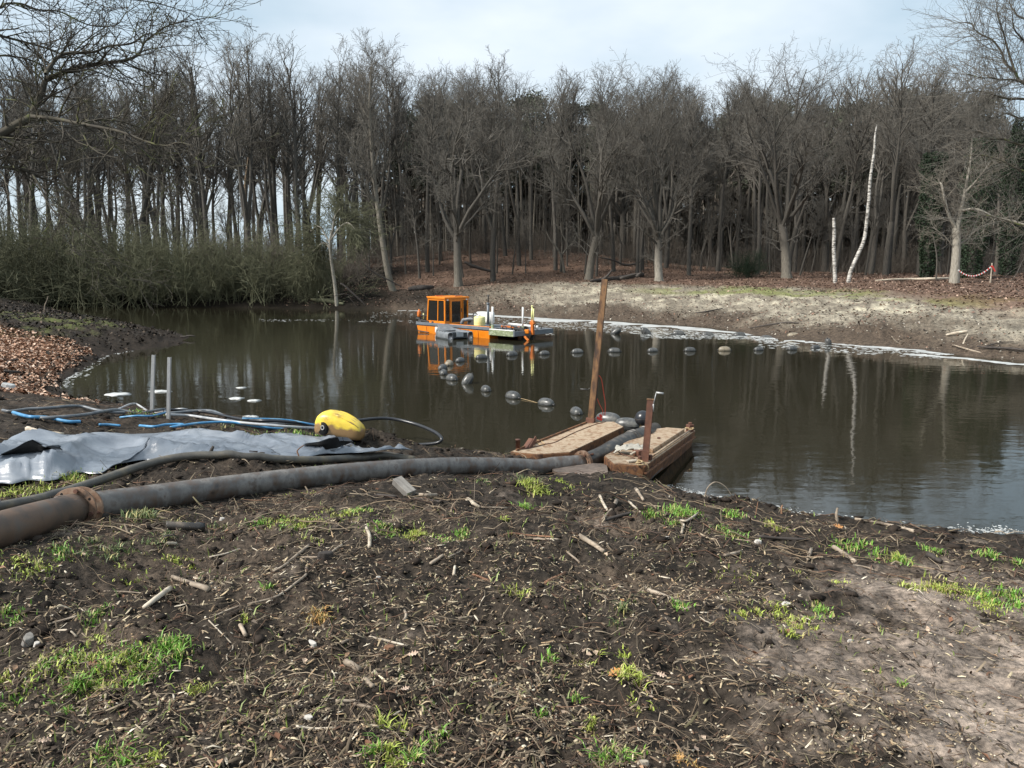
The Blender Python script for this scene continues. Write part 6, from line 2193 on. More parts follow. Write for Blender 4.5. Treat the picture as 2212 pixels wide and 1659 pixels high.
def dredger():
    t = thing('dredging_boat', 'small orange dredging boat with a windowed cabin and a low grey platform', 'boat', BO, (0, 0, math.atan2(EU.y, EU.x)))
    LU = bu(1145, 640, 0).x                          # length of the float hulls
    W_ = 3.0
    for v0 in (0.0, W_ - .75):
        mb = MB()
        lo = [Vector((.12, v0 + .06, -.25)), Vector((LU - .1, v0 + .06, -.25)), Vector((LU - .1, v0 + .69, -.25)), Vector((.12, v0 + .69, -.25))]
        hi = [Vector((0, v0, .42)), Vector((LU, v0, .42)), Vector((LU, v0 + .75, .42)), Vector((0, v0 + .75, .42))]
        mb.loft(lo, hi).build('float_hull', M['orange'], t, bevel=.03)
        for k in range(5):                            # plate seams
            x = .9 + k * 1.1
            MB().box((x, v0 - .006, .2), (.03, .012, .40)).build('hull_rib', M['orange_dk'], t)
    MB().prism([(0, 0), (LU, 0), (LU, W_), (0, W_)], .424, .50).build('deck', M['boat_grey'], t, bevel=.01)
    e = MB()
    e.bar((0, -.03, .55), (LU, -.03, .55), .06, .16)
    e.build('side_rail', M['boat_grey'], t, bevel=.01)
    MB().bar((2.9, .12, .58), (LU - .02, .12, .58), .22, .12).build('deck_coaming', M['orange'], t, bevel=.015)
    for k in range(3):
        MB().bar((1.75 + k * .05, -.004, .45), (1.75 + k * .05, -.004, .05), .02, .02).build('hull_ladder_rung', M['white'], t)
    MB().box((2.15, -.012, .24), (.9, .02, .30)).build('white_panel', M['white'], t)

    # cabin
    u0, u1 = bu(350, 520, .25).x, bu(575, 545, .25).x
    v0, v1 = .25, bv(862, 528, u1).y
    zt = bu(590, 245, .25).z
    zb0 = .50
    lean = .16
    cab = MB()
    H = zt - zb0
    sill = zb0 + .24
    def at(a, b, z):
        """a along 0..1, b across 0..1; the left wall leans in."""
        f = (z - zb0) / H
        ua = u0 + lean * f
        return Vector((ua + (u1 - ua) * a, v0 + (v1 - v0) * b, z))
    base = [at(0, 0, zb0), at(1, 0, zb0), at(1, 1, zb0), at(0, 1, zb0)]
    s_ = [at(0, 0, sill), at(1, 0, sill), at(1, 1, sill), at(0, 1, sill)]
    cab.loft(base, s_)
    pw = .085
    for a, b in ((0, 0), (1, 0), (1, 1), (0, 1)):
        cab.bar(at(a, b, sill - .02), at(a, b, zt), pw, pw, up=(0, 1, 0))
    for b in (0, 1):
        cab.bar(at(0, b, zt - .05), at(1, b, zt - .05), pw, .10)
    for a in (0, 1):
        cab.bar(at(a, 0, zt - .05), at(a, 1, zt - .05), pw, .10)
    body = cab.build('cabin', M['orange'], t, bevel=.012)
    def pane(q0, q1, q2, q3, off):
        mb = MB()
        n = (q1 - q0).cross(q3 - q0).normalized()
        mb.loft([p + n * (off - .012) for p in (q0, q1, q2, q3)], [p + n * off for p in (q0, q1, q2, q3)])
        return mb
    zl, zh = sill, zt - .10
    # near side: two panes and a mullion
    for a0, a1, lab in ((.04, .58, None), (.62, .96, None)):
        pane(at(a0, 0, zl), at(a1, 0, zl), at(a1, 0, zh), at(a0, 0, zh), .0).build('window', M['glass'], body)
    MB().bar(at(.60, 0, zl), at(.60, 0, zh), .05, .06, up=(0, 1, 0)).build('mullion', M['orange'], body)
    # right end: narrow pane, a glazed door with frame, narrow pane
    for b0, b1 in ((.05, .19), (.29, .66), (.82, .96)):
        pane(at(1, b0, zl - (.10 if b0 == .29 else 0)), at(1, b1, zl - (.10 if b0 == .29 else 0)), at(1, b1, zh), at(1, b0, zh), .0 if b0 != .29 else .035).build('window', M['glass'], body)
    dr = MB()
    for b in (.255, .70):
        dr.bar(at(1, b, zb0 + .05) + Vector((.02, 0, 0)), at(1, b, zh + .02) + Vector((.02, 0, 0)), .09, .05, up=(1, 0, 0))
    for z in (zb0 + .10, zh):
        dr.bar(at(1, .255, z) + Vector((.022, 0, 0)), at(1, .70, z) + Vector((.022, 0, 0)), .05, .10, up=(0, 0, 1))
    dr.build('door', M['orange'], body, bevel=.008)
    MB().bar(at(1, .70, zb0 + .75) + Vector((.06, 0, 0)), at(1, .70, zb0 + .95) + Vector((.06, 0, 0)), .03, .03, up=(1, 0, 0)).build('handle', M['iron'], body)
    for b in (.22, .78):
        MB().bar(at(1, b, zl), at(1, b, zh), .06, .07, up=(1, 0, 0)).build('mullion', M['orange'], body)
    # far and left walls are glazed too
    pane(at(.96, 1, zl), at(.04, 1, zl), at(.04, 1, zh), at(.96, 1, zh), .0).build('window', M['glass'], body)
    pane(at(0, .95, zl), at(0, .05, zl), at(0, .05, zh), at(0, .95, zh), .0).build('window', M['glass'], body)
    # roof
    o = .09
    r0 = [at(0, 0, zt) + Vector((-o * .5, -o, 0)), at(1, 0, zt) + Vector((o, -o, 0)), at(1, 1, zt) + Vector((o, o, 0)), at(0, 1, zt) + Vector((-o * .5, o, 0))]
    r1 = [p + Vector((0, 0, .10)) for p in r0]
    r1[0] += Vector((-.05, -.03, .03)); r1[3] += Vector((-.05, .03, .03))
    rf = MB().loft(r0, r1).build('roof', M['orange'], body, bevel=.02)
    for a, b in ((.12, .2), (.9, .5)):
        p = at(a, b, zt + .13)
        MB().box(p + Vector((0, .3, .02)), (.08, .6, .05)).build('roof_bar', M['orange_dk'], body, bevel=.01)
    for b in (.08, .92):
        MB().box(at(1, b, zt - .06) + Vector((.08, 0, 0)), (.06, .09, .08)).build('lamp', M['white'], body, bevel=.01)

    # left end: orange hydraulic post on a dark arm, yellow stick
    q = bu(245, 470, .45)
    MB().lathe([(0, 0), (.10, 0), (.12, .06), (.12, .30), (.09, .36), (.05, .40), (.035, .46), (0, .46)], 14, Matrix.Translation(q)).build('spud_head', M['orange_dk'], t, True)
    b = MB()
    b.bar(q + Vector((.0, 0, .02)), Vector((q.x + .15, q.y, .50)), .12, .14, up=(0, 1, 0))
    b.bar(Vector((q.x + .1, q.y, .70)), Vector((q.x + .75, q.y + .3, .56)), .08)
    b.bar(q + Vector((.1, 0, .1)), q + Vector((.8, .3, .1)), .05)
    b.build('spud_arm', M['iron'], t, bevel=.01)
    a, c = bu(300, 500, .6), bu(300, 425, .6)
    MB().tube([a, c], .035, 8).build('yellow_stick', M['cream'], t, True)
    a = bu(345, 660, -.03)
    MB().tube([Vector((.2, -.06, .10)), Vector((1.05, -.08, .06)), Vector((1.2, -.08, .05))], .035, 8).build('side_pipe', M['iron'], t, True)
    for x in (.35, 1.0, 1.4):
        MB().box((x, .05, .66), (.10, .10, .10)).build('cleat', M['iron'], t, bevel=.02)

    # middle: grey duct elbow, cream tank, white tank, exhaust
    p0, p1, p2 = bu(785, 560, .45), bu(830, 508, .55), bu(945, 500, .8)
    MB().tube(smooth_path([p0, p0.lerp(p1, .5) + Vector((0, 0, .10)), p1, p1.lerp(p2, .5) + Vector((0, 0, .02)), p2], 6), .10, 14).build('duct', M['boat_grey'], t, True)
    c = bu(1017, 565, .55)
    r_ = (bu(1090, 565, .55).x - bu(948, 565, .55).x) * .36
    hh = bu(1017, 450, .55).z - c.z
    MB().lathe([(0, 0), (r_, 0), (r_, .02), (r_ * .97, .04), (r_, .07), (r_, hh * .85), (r_ * .94, hh * .93), (r_ * .5, hh), (0, hh)], 24, Matrix.Translation((c.x, c.y, .64))).build('cream_tank', M['cream'], t, True)
    MB().lathe([(0, 0), (.10, 0), (.10, .06), (0, .06)], 12, Matrix.Translation((c.x - .08, c.y, .64 + hh))).build('tank_cap', M['white'], t, True)
    w = bu(1090, 480, 1.35)
    MB().box((w.x, 1.35, .50 + .52), (1.0, .5, .62)).build('white_tank', M['white'], t, bevel=.05)
    eb = bu(960, 470, 1.0)
    b = MB()
    b.box((eb.x, 1.0, .80), (.55, .6, .55))
    b.tube(smooth_path([Vector((eb.x - .1, .9, 1.05)), Vector((eb.x, .9, 1.25)), Vector((eb.x + .25, .9, 1.22)), Vector((eb.x + .3, .9, 1.0))], 5), .035, 8)
    b.build('engine', M['iron'], t, bevel=.02)
    x0, x1 = bu(1122, 570, .7), bu(1125, 200, .7)
    b = MB()
    b.tube([x0, x0.lerp(x1, .72)], .07, 12)
    b.tube([x0.lerp(x1, .70), x0.lerp(x1, .76)], .085, 12)
    st = b.build('exhaust_stack', M['boat_grey'], t, True)
    b = MB()
    b.tube([x0.lerp(x1, .74), x0.lerp(x1, .95), x1 + Vector((.02, 0, 0))], .035, 10)
    b.box(x1, (.12, .06, .08))
    b.build('exhaust_tip', M['iron'], st, True)

    # low platform at the right end
    L2 = bu(1460, 680, 0).x
    vE = bv(1950, 660, L2).y
    U2 = LU - .35
    MB().prism([(U2, .05), (L2, .05), (L2, vE), (U2, vE)], .24, .34).build('platform', M['boat_grey'], t, bevel=.01)
    MB().bar((U2 + .3, .0, .36), (L2 - .05, .0, .36), .10, .30).build('mossy_beam', M['algae'], t, bevel=.015)
    MB().bar((U2 + .3, .02, .53), (L2 - .05, .02, .53), .14, .04).build('beam_cap', M['white'], t, bevel=.01)
    MB().bar((L2, -.05, .36), (L2, vE, .36), .08, .26).build('end_beam', M['boat_grey'], t, bevel=.012)
    MB().bar((U2 + .3, vE, .36), (L2 - .05, vE, .36), .10, .28).build('far_beam', M['boat_grey'], t, bevel=.015)
    MB().bar((LU - .1, 1.0, .62), (L2 - .6, 1.6, .55), .14, .10).build('orange_beam', M['orange_dk'], t, bevel=.012)
    MB().bar((LU - .4, 1.9, .70), (L2 - .3, 2.2, .62), .10, .10).build('white_rail', M['white'], t, bevel=.012)
    for k, (a, v) in enumerate([(.9, .55), (1.3, .8), (1.75, .6), (2.0, 1.1)]):
        o = Vector((U2 + a, v, .42))
        MB().tube([o + Vector((.17 * math.cos(q), .05 * math.sin(3 * q), .13 + .15 * math.sin(q))) for q in np.linspace(0, 6.283, 17)], .03, 7).build('hose_coil', M['iron'], t, True)
    MB().box((U2 + 1.1, 1.5, .48), (.9, .5, .26)).build('winch', M['iron'], t, bevel=.03)
    for k in range(2):
        MB().lathe([(0, -.2), (.16, -.2), (.16, -.17), (.07, -.17), (.07, .17), (.16, .17), (.16, .2), (0, .2)], 16, Matrix.Translation((U2 + 1.6 + .35 * k, 1.0, .52)) @ Matrix.Rotation(R(90), 4, 'X')).build('drum', M['iron'], t)
    for (xx, yb, yt, v, rr) in [(1180, 580, 342, .12, .055), (1156, 560, 410, 1.2, .05), (1566, 600, 348, .9, .05)]:
        a = bu(xx, yb, v)
        c = bu(xx + 2, yt, v)
        p = MB().tube([a, c], rr, 10).build('white_pole', M['white'], t, True)
        MB().tube([Vector((a.x, a.y, .34)), a + Vector((0, 0, .02))], rr * 1.5, 10).build('socket', M['algae'], p, True)
    # hydraulic post at the right end
    a, c, e = bu(1692, 700, 1.15), bu(1690, 515, 1.15), bu(1692, 345, 1.15)
    b = MB()
    b.bar(a, c, .17, .15, up=(0, 1, 0))
    b.bar(c - Vector((.12, 0, .18)), c + Vector((.13, 0, -.10)), .16, .18)
    b.build('hydraulic_post', M['orange_dk'], t, bevel=.02)
    b = MB()
    b.tube([c - Vector((0, 0, .05)) + Vector((-.05, 0, 0)), e + Vector((-.03, 0, 0))], .05, 10)
    b.tube([c + Vector((.08, 0, -.05)), e + Vector((.08, 0, -.08))], .03, 8)
    b.lathe([(0, 0), (.06, 0), (.05, .08), (0, .09)], 10, Matrix.Translation(e + Vector((-.03, 0, 0))))
    b.build('piston_rod', M['cream'], t, True)
    q = bu(1765, 600, 1.2)
    MB().tube([q + Vector((.22 * math.cos(k), 0, .16 * math.sin(k))) for k in np.linspace(-.6, 4.6, 15)], .03, 8).build('hydraulic_hose', M['iron'], t, True)
    b = MB()
    for s in (-.35, .45):
        b.bar(Vector((L2 - .05, 1.15 + s, .30)), Vector((L2 - .3, 1.15 + s * .6, -.3)), .18, .10, up=(0, 1, 0))
    b.bar(Vector((L2 - .1, .7, -.1)), Vector((L2 - .1, 1.7, -.1)), .2, .2)
    b.build('cutter_frame', M['iron'], t, bevel=.02)
    MB().bar(bu(1590, 720, .6), bu(1640, 775, .6), .10, .08).build('cutter_arm', M['orange_dk'], t)
    for (xx, yy, v, mm) in [(1230, 600, .5, 'iron'), (1300, 600, .7, 'iron'), (1400, 605, .5, 'boat_grey'), (1480, 600, .8, 'iron'), (1620, 620, .9, 'orange')]:
        q = bu(xx, yy, v)
        MB().box((q.x, v, .34 + .11), (.24, .22, .22), Matrix.Rotation(xx * .01, 3, 'Z')).build('fitting', M[mm], t, bevel=.03)
dredger()

# ------------------------------------------------------------------ the dinghy in front of it
def dinghy():
    c = zp(*zb(775, 752), 0)
    a = R(30)
    t = thing('dinghy', 'grey plastic dinghy moored against the near side of the orange boat', 'dinghy', (c.x, c.y - .15, 0), (0, 0, a))
    W2, L = .60, 2.35                    # local y to the bow, x across
    def hull_tube(s):
        mb = MB()
        n = 16
        rows = []
        for k, y in enumerate([0, .05, .5, 1.0, 1.4, 1.75, 2.02, 2.22, 2.33]):
            f = max(0, (y - 1.2) / (L - 1.2))
            cx = s * W2 * (1 - .88 * f ** 2.3)
            cz = .16 + .20 * f ** 1.6
            rx = .20 * (1 if k else .8) * (1 - .25 * f)
            rz = .25 * (1 if k else .85) * (1 - .15 * f)
            row = []
            for q in range(n):
                w = 2 * math.pi * q / n
                cw, sw = math.cos(w), math.sin(w)
                row.append((cx + rx * math.copysign(abs(cw) ** .7, cw), y, cz + rz * math.copysign(abs(sw) ** .7, sw)))
            rows.append(row)
        vs = [p for r_ in rows for p in r_]
        fs = [(i * n + q, i * n + (q + 1) % n, (i + 1) * n + (q + 1) % n, (i + 1) * n + q) for i in range(len(rows) - 1) for q in range(n)]
        fs += [tuple(range(n)), tuple(range((len(rows) - 1) * n, len(rows) * n))]
        return mb.add(vs, fs)
    for s in (-1, 1):
        tb = hull_tube(s).build('side_hull', M['dinghy'], t, True)
        low = MB()
        low.bar((s * W2, .02, .02), (s * W2 * .95, 1.6, .04), .42, .16)
        low.build('keel_strip', M['dinghy_dk'], t, bevel=.05)
        for k in range(4):
            MB().box((s * (W2 + .06), .45 + k * .33, .39), (.16, .07, .05)).build('grip', M['dinghy_dk'], t, bevel=.015)
    MB().prism([(-W2, .12), (W2, .12), (W2 * .8, 1.7), (.2, 2.2), (-.2, 2.2), (-W2 * .8, 1.7)], .10, .17).build('floor', M['dinghy_dk'], t)
    MB().box((0, .07, .20), (W2 * 2 - .3, .06, .30)).build('transom', M['dinghy_dk'], t, bevel=.01)
    MB().box((-.02, .032, .26), (.42, .02, .26)).build('motor_plate', M['dinghy_lt'], t, bevel=.006)
    # raised foredeck
    mb = MB()
    lo = [Vector((-W2 * .9, 1.45, .36)), Vector((W2 * .9, 1.45, .36)), Vector((.30, 2.3, .42)), Vector((-.30, 2.3, .42))]
    hi = [Vector((-W2 * .85, 1.55, .42)), Vector((W2 * .85, 1.55, .42)), Vector((.26, 2.42, .68)), Vector((-.26, 2.42, .68))]
    mb.loft(lo, hi).build('bow_cover', M['dinghy'], t, bevel=.05)
    MB().box((0, 1.05, .30), (W2 * 1.7, .25, .06)).build('seat', M['dinghy'], t, bevel=.02)
dinghy()

# ------------------------------------------------------------------ logs, barrier tape and branches on the far bank
def log(name, px, y, rads, m, label, cat='log', lift=0.0, kids=(), wob=.12):
    """px: (px, py) points at about y metres, laid on the ground when py is None."""
    def pt(p):
        if len(p) == 3:
            return dp(p[0], p[1], y + p[2])
        g = gp(*p)
        return g + Vector((0, 0, lift))
    P = smooth_path([pt(p) for p in px], 5)
    rr = list(np.interp(np.linspace(0, 1, len(P)), np.linspace(0, 1, len(rads)), rads))
    if not kids:
        return MB().tube(P, rr, 8, True, wob).build(name, M[m], None, True, label=label, category=cat)
    t = thing(name, label, cat)
    MB().tube(P, rr, 8, True, wob).build('stem', M[m], t, True)
    for k in kids:
        Q = smooth_path([pt(p) for p in k], 4)
        MB().tube(Q, list(np.linspace(rads[-1] * .8, rads[-1] * .35, len(Q))), 6, True, wob).build('branch', M[m], t, True)
    return t

log('fallen_log', [(1275, 611), (1300, 608), (1330, 606), (1360, 602), (1388, 597)], 72, [.10, .22, .28, .27, .22], 'stick_dark', 'big dark rotten log lying under the wide oak', lift=.18,
    kids=[[(1300, 606, 0), (1312, 596, 0), (1322, 583, 0)], [(1340, 602, 0), (1365, 594, .3), (1388, 590, .3)], [(1375, 598, 0), (1385, 588, 0)]])
log('fallen_log', [(1003, 566, 0), (1020, 574, 0), (1042, 581, 0), (1062, 586, 0)], 84, [.12, .18, .16, .12], 'stick_dark', 'dark broken branch slanting on the slope beside the slim dark tree')
log('fallen_log', [(1294, 556, 0), (1325, 562, 0), (1350, 572, 0), (1378, 568, 0), (1385, 560, 0)], 86, [.05, .10, .12, .09, .05], 'stick_dark', 'crooked dark branch on the slope right of the wide oak')
log('fallen_birch', [(1890, 609), (1925, 607), (1970, 606), (2015, 605), (2052, 604)], 62, [.05, .10, .12, .12, .10], 'stick_pale', 'white fallen birch stem lying left of the pale half dead tree', lift=.12)
log('mossy_log', [(672, 650), (690, 652), (715, 655), (742, 660)], 70, [.10, .2, .2, .12], 'twig_green', 'green mossy log lying at the right foot of the thicket', lift=.15,
    kids=[[(690, 650), (720, 650), (745, 655)]])
log('dead_branch', [(735, 612, 0), (745, 618, 0), (760, 632, 0), (778, 648, 0), (790, 660, 0)], 68, [.07, .09, .09, .07, .04], 'stick_dark', 'dark dead branches drooping to the water beside the pale sapling',
    kids=[[(720, 640, 0), (745, 635, 0), (770, 645, 0)], [(752, 640, 0), (765, 655, 0), (770, 665, 0)]])
log('peat_stump', [(882, 628), (900, 626), (918, 624), (936, 622)], 66, [.25, .35, .3, .15], 'stick_dark', 'low dark heap of rotten wood right of the leaning tree', lift=.1)
log('slanting_pole', [(780, 565, 0), (810, 590, 0), (840, 605, 0), (868, 620, 0)], 72, [.05, .06, .06, .04], 'stick_dark', 'thin dark pole slanting past the leaning tree foot')
log('white_branch', [(2043, 728), (2065, 724), (2090, 720)], 38, [.05, .07, .06], 'stick_pale', 'thick white peeled branch on the right far bank', lift=.10)
log('white_branch', [(2079, 752, 0), (2081, 742, 0), (2085, 732, .1), (2092, 720, .2)], 35.5, [.035, .04, .035, .02], 'stick_pale', 'white forked branch standing up at the right far waterline',
    kids=[[(2082, 738, 0), (2092, 744, 0), (2098, 750, 0)], [(2081, 745, 0), (2079, 758, 0), (2084, 768, 0)]])
log('dead_branch', [(1926, 726, 0), (1936, 738, 0), (1955, 748, 0), (1985, 756, 0)], 37.5, [.02, .035, .04, .03], 'stick', 'forked dead branch poking out of the water right of the float row',
    kids=[[(1940, 733, 0), (1955, 740, 0), (1975, 752, 0)], [(1948, 745, 0), (1950, 756, 0), (1945, 765, 0)]])
log('dead_branch', [(1865, 688, 0), (1870, 676, 0), (1878, 664, 0)], 46, [.05, .035, .02], 'stick_dark', 'dark stick standing on the silt bank above the float row end', kids=[[(1870, 677, 0), (1862, 670, 0)]])
log('bank_branch', [(1620, 711), (1660, 704), (1700, 699), (1725, 700)], 48, [.03, .05, .05, .03], 'stick_dark', 'long dark branch lying across the silt above the scum', lift=.06)
log('bank_branch', [(1500, 678), (1530, 674), (1560, 668)], 55, [.03, .05, .03], 'stick_dark', 'dark branch lying on the bank right of the leaning post top', lift=.06)
log('bank_branch', [(2110, 752), (2140, 755), (2180, 757), (2212, 760)], 35, [.03, .05, .05, .04], 'stick_dark', 'dark branch lying along the waterline at the right picture edge', lift=.08,
    kids=[[(2130, 752), (2160, 744), (2190, 742)]])
log('bank_branch', [(2060, 748), (2090, 757), (2120, 765)], 35, [.03, .045, .03], 'stick', 'brown branch dipping in the water below the white fork', lift=.05)
log('upright_stick', [(96, 672, 0), (97, 660, 0), (101, 650, 0), (104, 640, 0)], 52, [.04, .04, .03, .02], 'stick', 'tall thin stick standing on the black heap of the spit')
log('spit_branch', [(390, 727, 0), (400, 727, 0), (412, 725, 0), (422, 727, 0)], 41.5, [.04, .05, .04, .02], 'stick_dark', 'branch poking out over the water from the tip of the spit', kids=[[(405, 726, 0), (402, 716, 0), (398, 709, 0)]])
log('spit_branch', [(12, 790), (22, 783), (40, 780)], 27, [.02, .035, .03], 'stick_dark', 'short dark curved stick on the leaf covered spit', lift=.06)
log('spit_log', [(8, 804), (25, 806), (45, 806)], 26, [.04, .05, .03], 'stick_dark', 'dark log lying among the leaves of the spit', lift=.04)

def tape_barrier():
    y = 61.0
    t = thing('barrier_tape', 'red and white barrier tape sagging between the pale half dead tree and a post', 'barrier tape')
    g = gp(2145, 601)
    a, b = dp(2070, 583, y), dp(2143, 574, y)
    n = 26
    pts = []
    for i in range(n + 1):
        s = i / n
        p = a.lerp(b, s)
        pts.append(p - Vector((0, 0, .62 * 4 * s * (1 - s))))
    for i in range(n):
        MB().bar(pts[i], pts[i + 1], .02, .10).build('tape_stripe', M['tape_red'] if i % 2 else M['white'], t)
    tp = dp(2144, 568, y)
    MB().bar(Vector((tp.x, y + .05, hz(tp.x, y) - .2)), tp + Vector((0, .05, 0)), .07, .07).build('post', M['stick_pale'], t)
    MB().bar(b + Vector((0, -.03, 0)), b + Vector((.25, -.05, -.45)), .03, .10).build('tape_tail', M['tape_red'], t)
tape_barrier()

# ------------------------------------------------------------------ branches and pieces of wood on the near ground, traced from the photo
def q1(x, y): return x * .34025, 1094.5 + y * .34025
def q2(x, y): return 691.2 + x * .3749, 1036.9 + y * .3749
def q3(x, y): return 1440 + x * .3751, 1036.8 + y * .3751
def q8(x, y): return 633.6 + x * .16927, 835.3 + y * .16927

def stick(q, pts, w0, w1, m, label, name='stick', cat='stick', lift=0.0, up=None, sides=7):
    P = [gp(*q(*p)) for p in pts]
    d = math.hypot(P[0].x, P[0].y)
    r0, r1 = w0 * .35 / 2 * d / FPX, w1 * .35 / 2 * d / FPX
    P = [p + Vector((0, 0, (r0 + r1) / 2 * .8 + lift + (up[i] if up else 0))) for i, p in enumerate(P)]
    S = smooth_path(P, 4) if len(P) > 2 else [P[0].lerp(P[1], k / 5) + Vector((0, 0, random.uniform(-.2, .3) * r0 if 0 < k < 5 else 0)) for k in range(6)]
    return MB().tube(S, list(np.linspace(r0, r1, len(S))), sides, True, .13).build(name, M[m], None, True, label=label, category=cat)

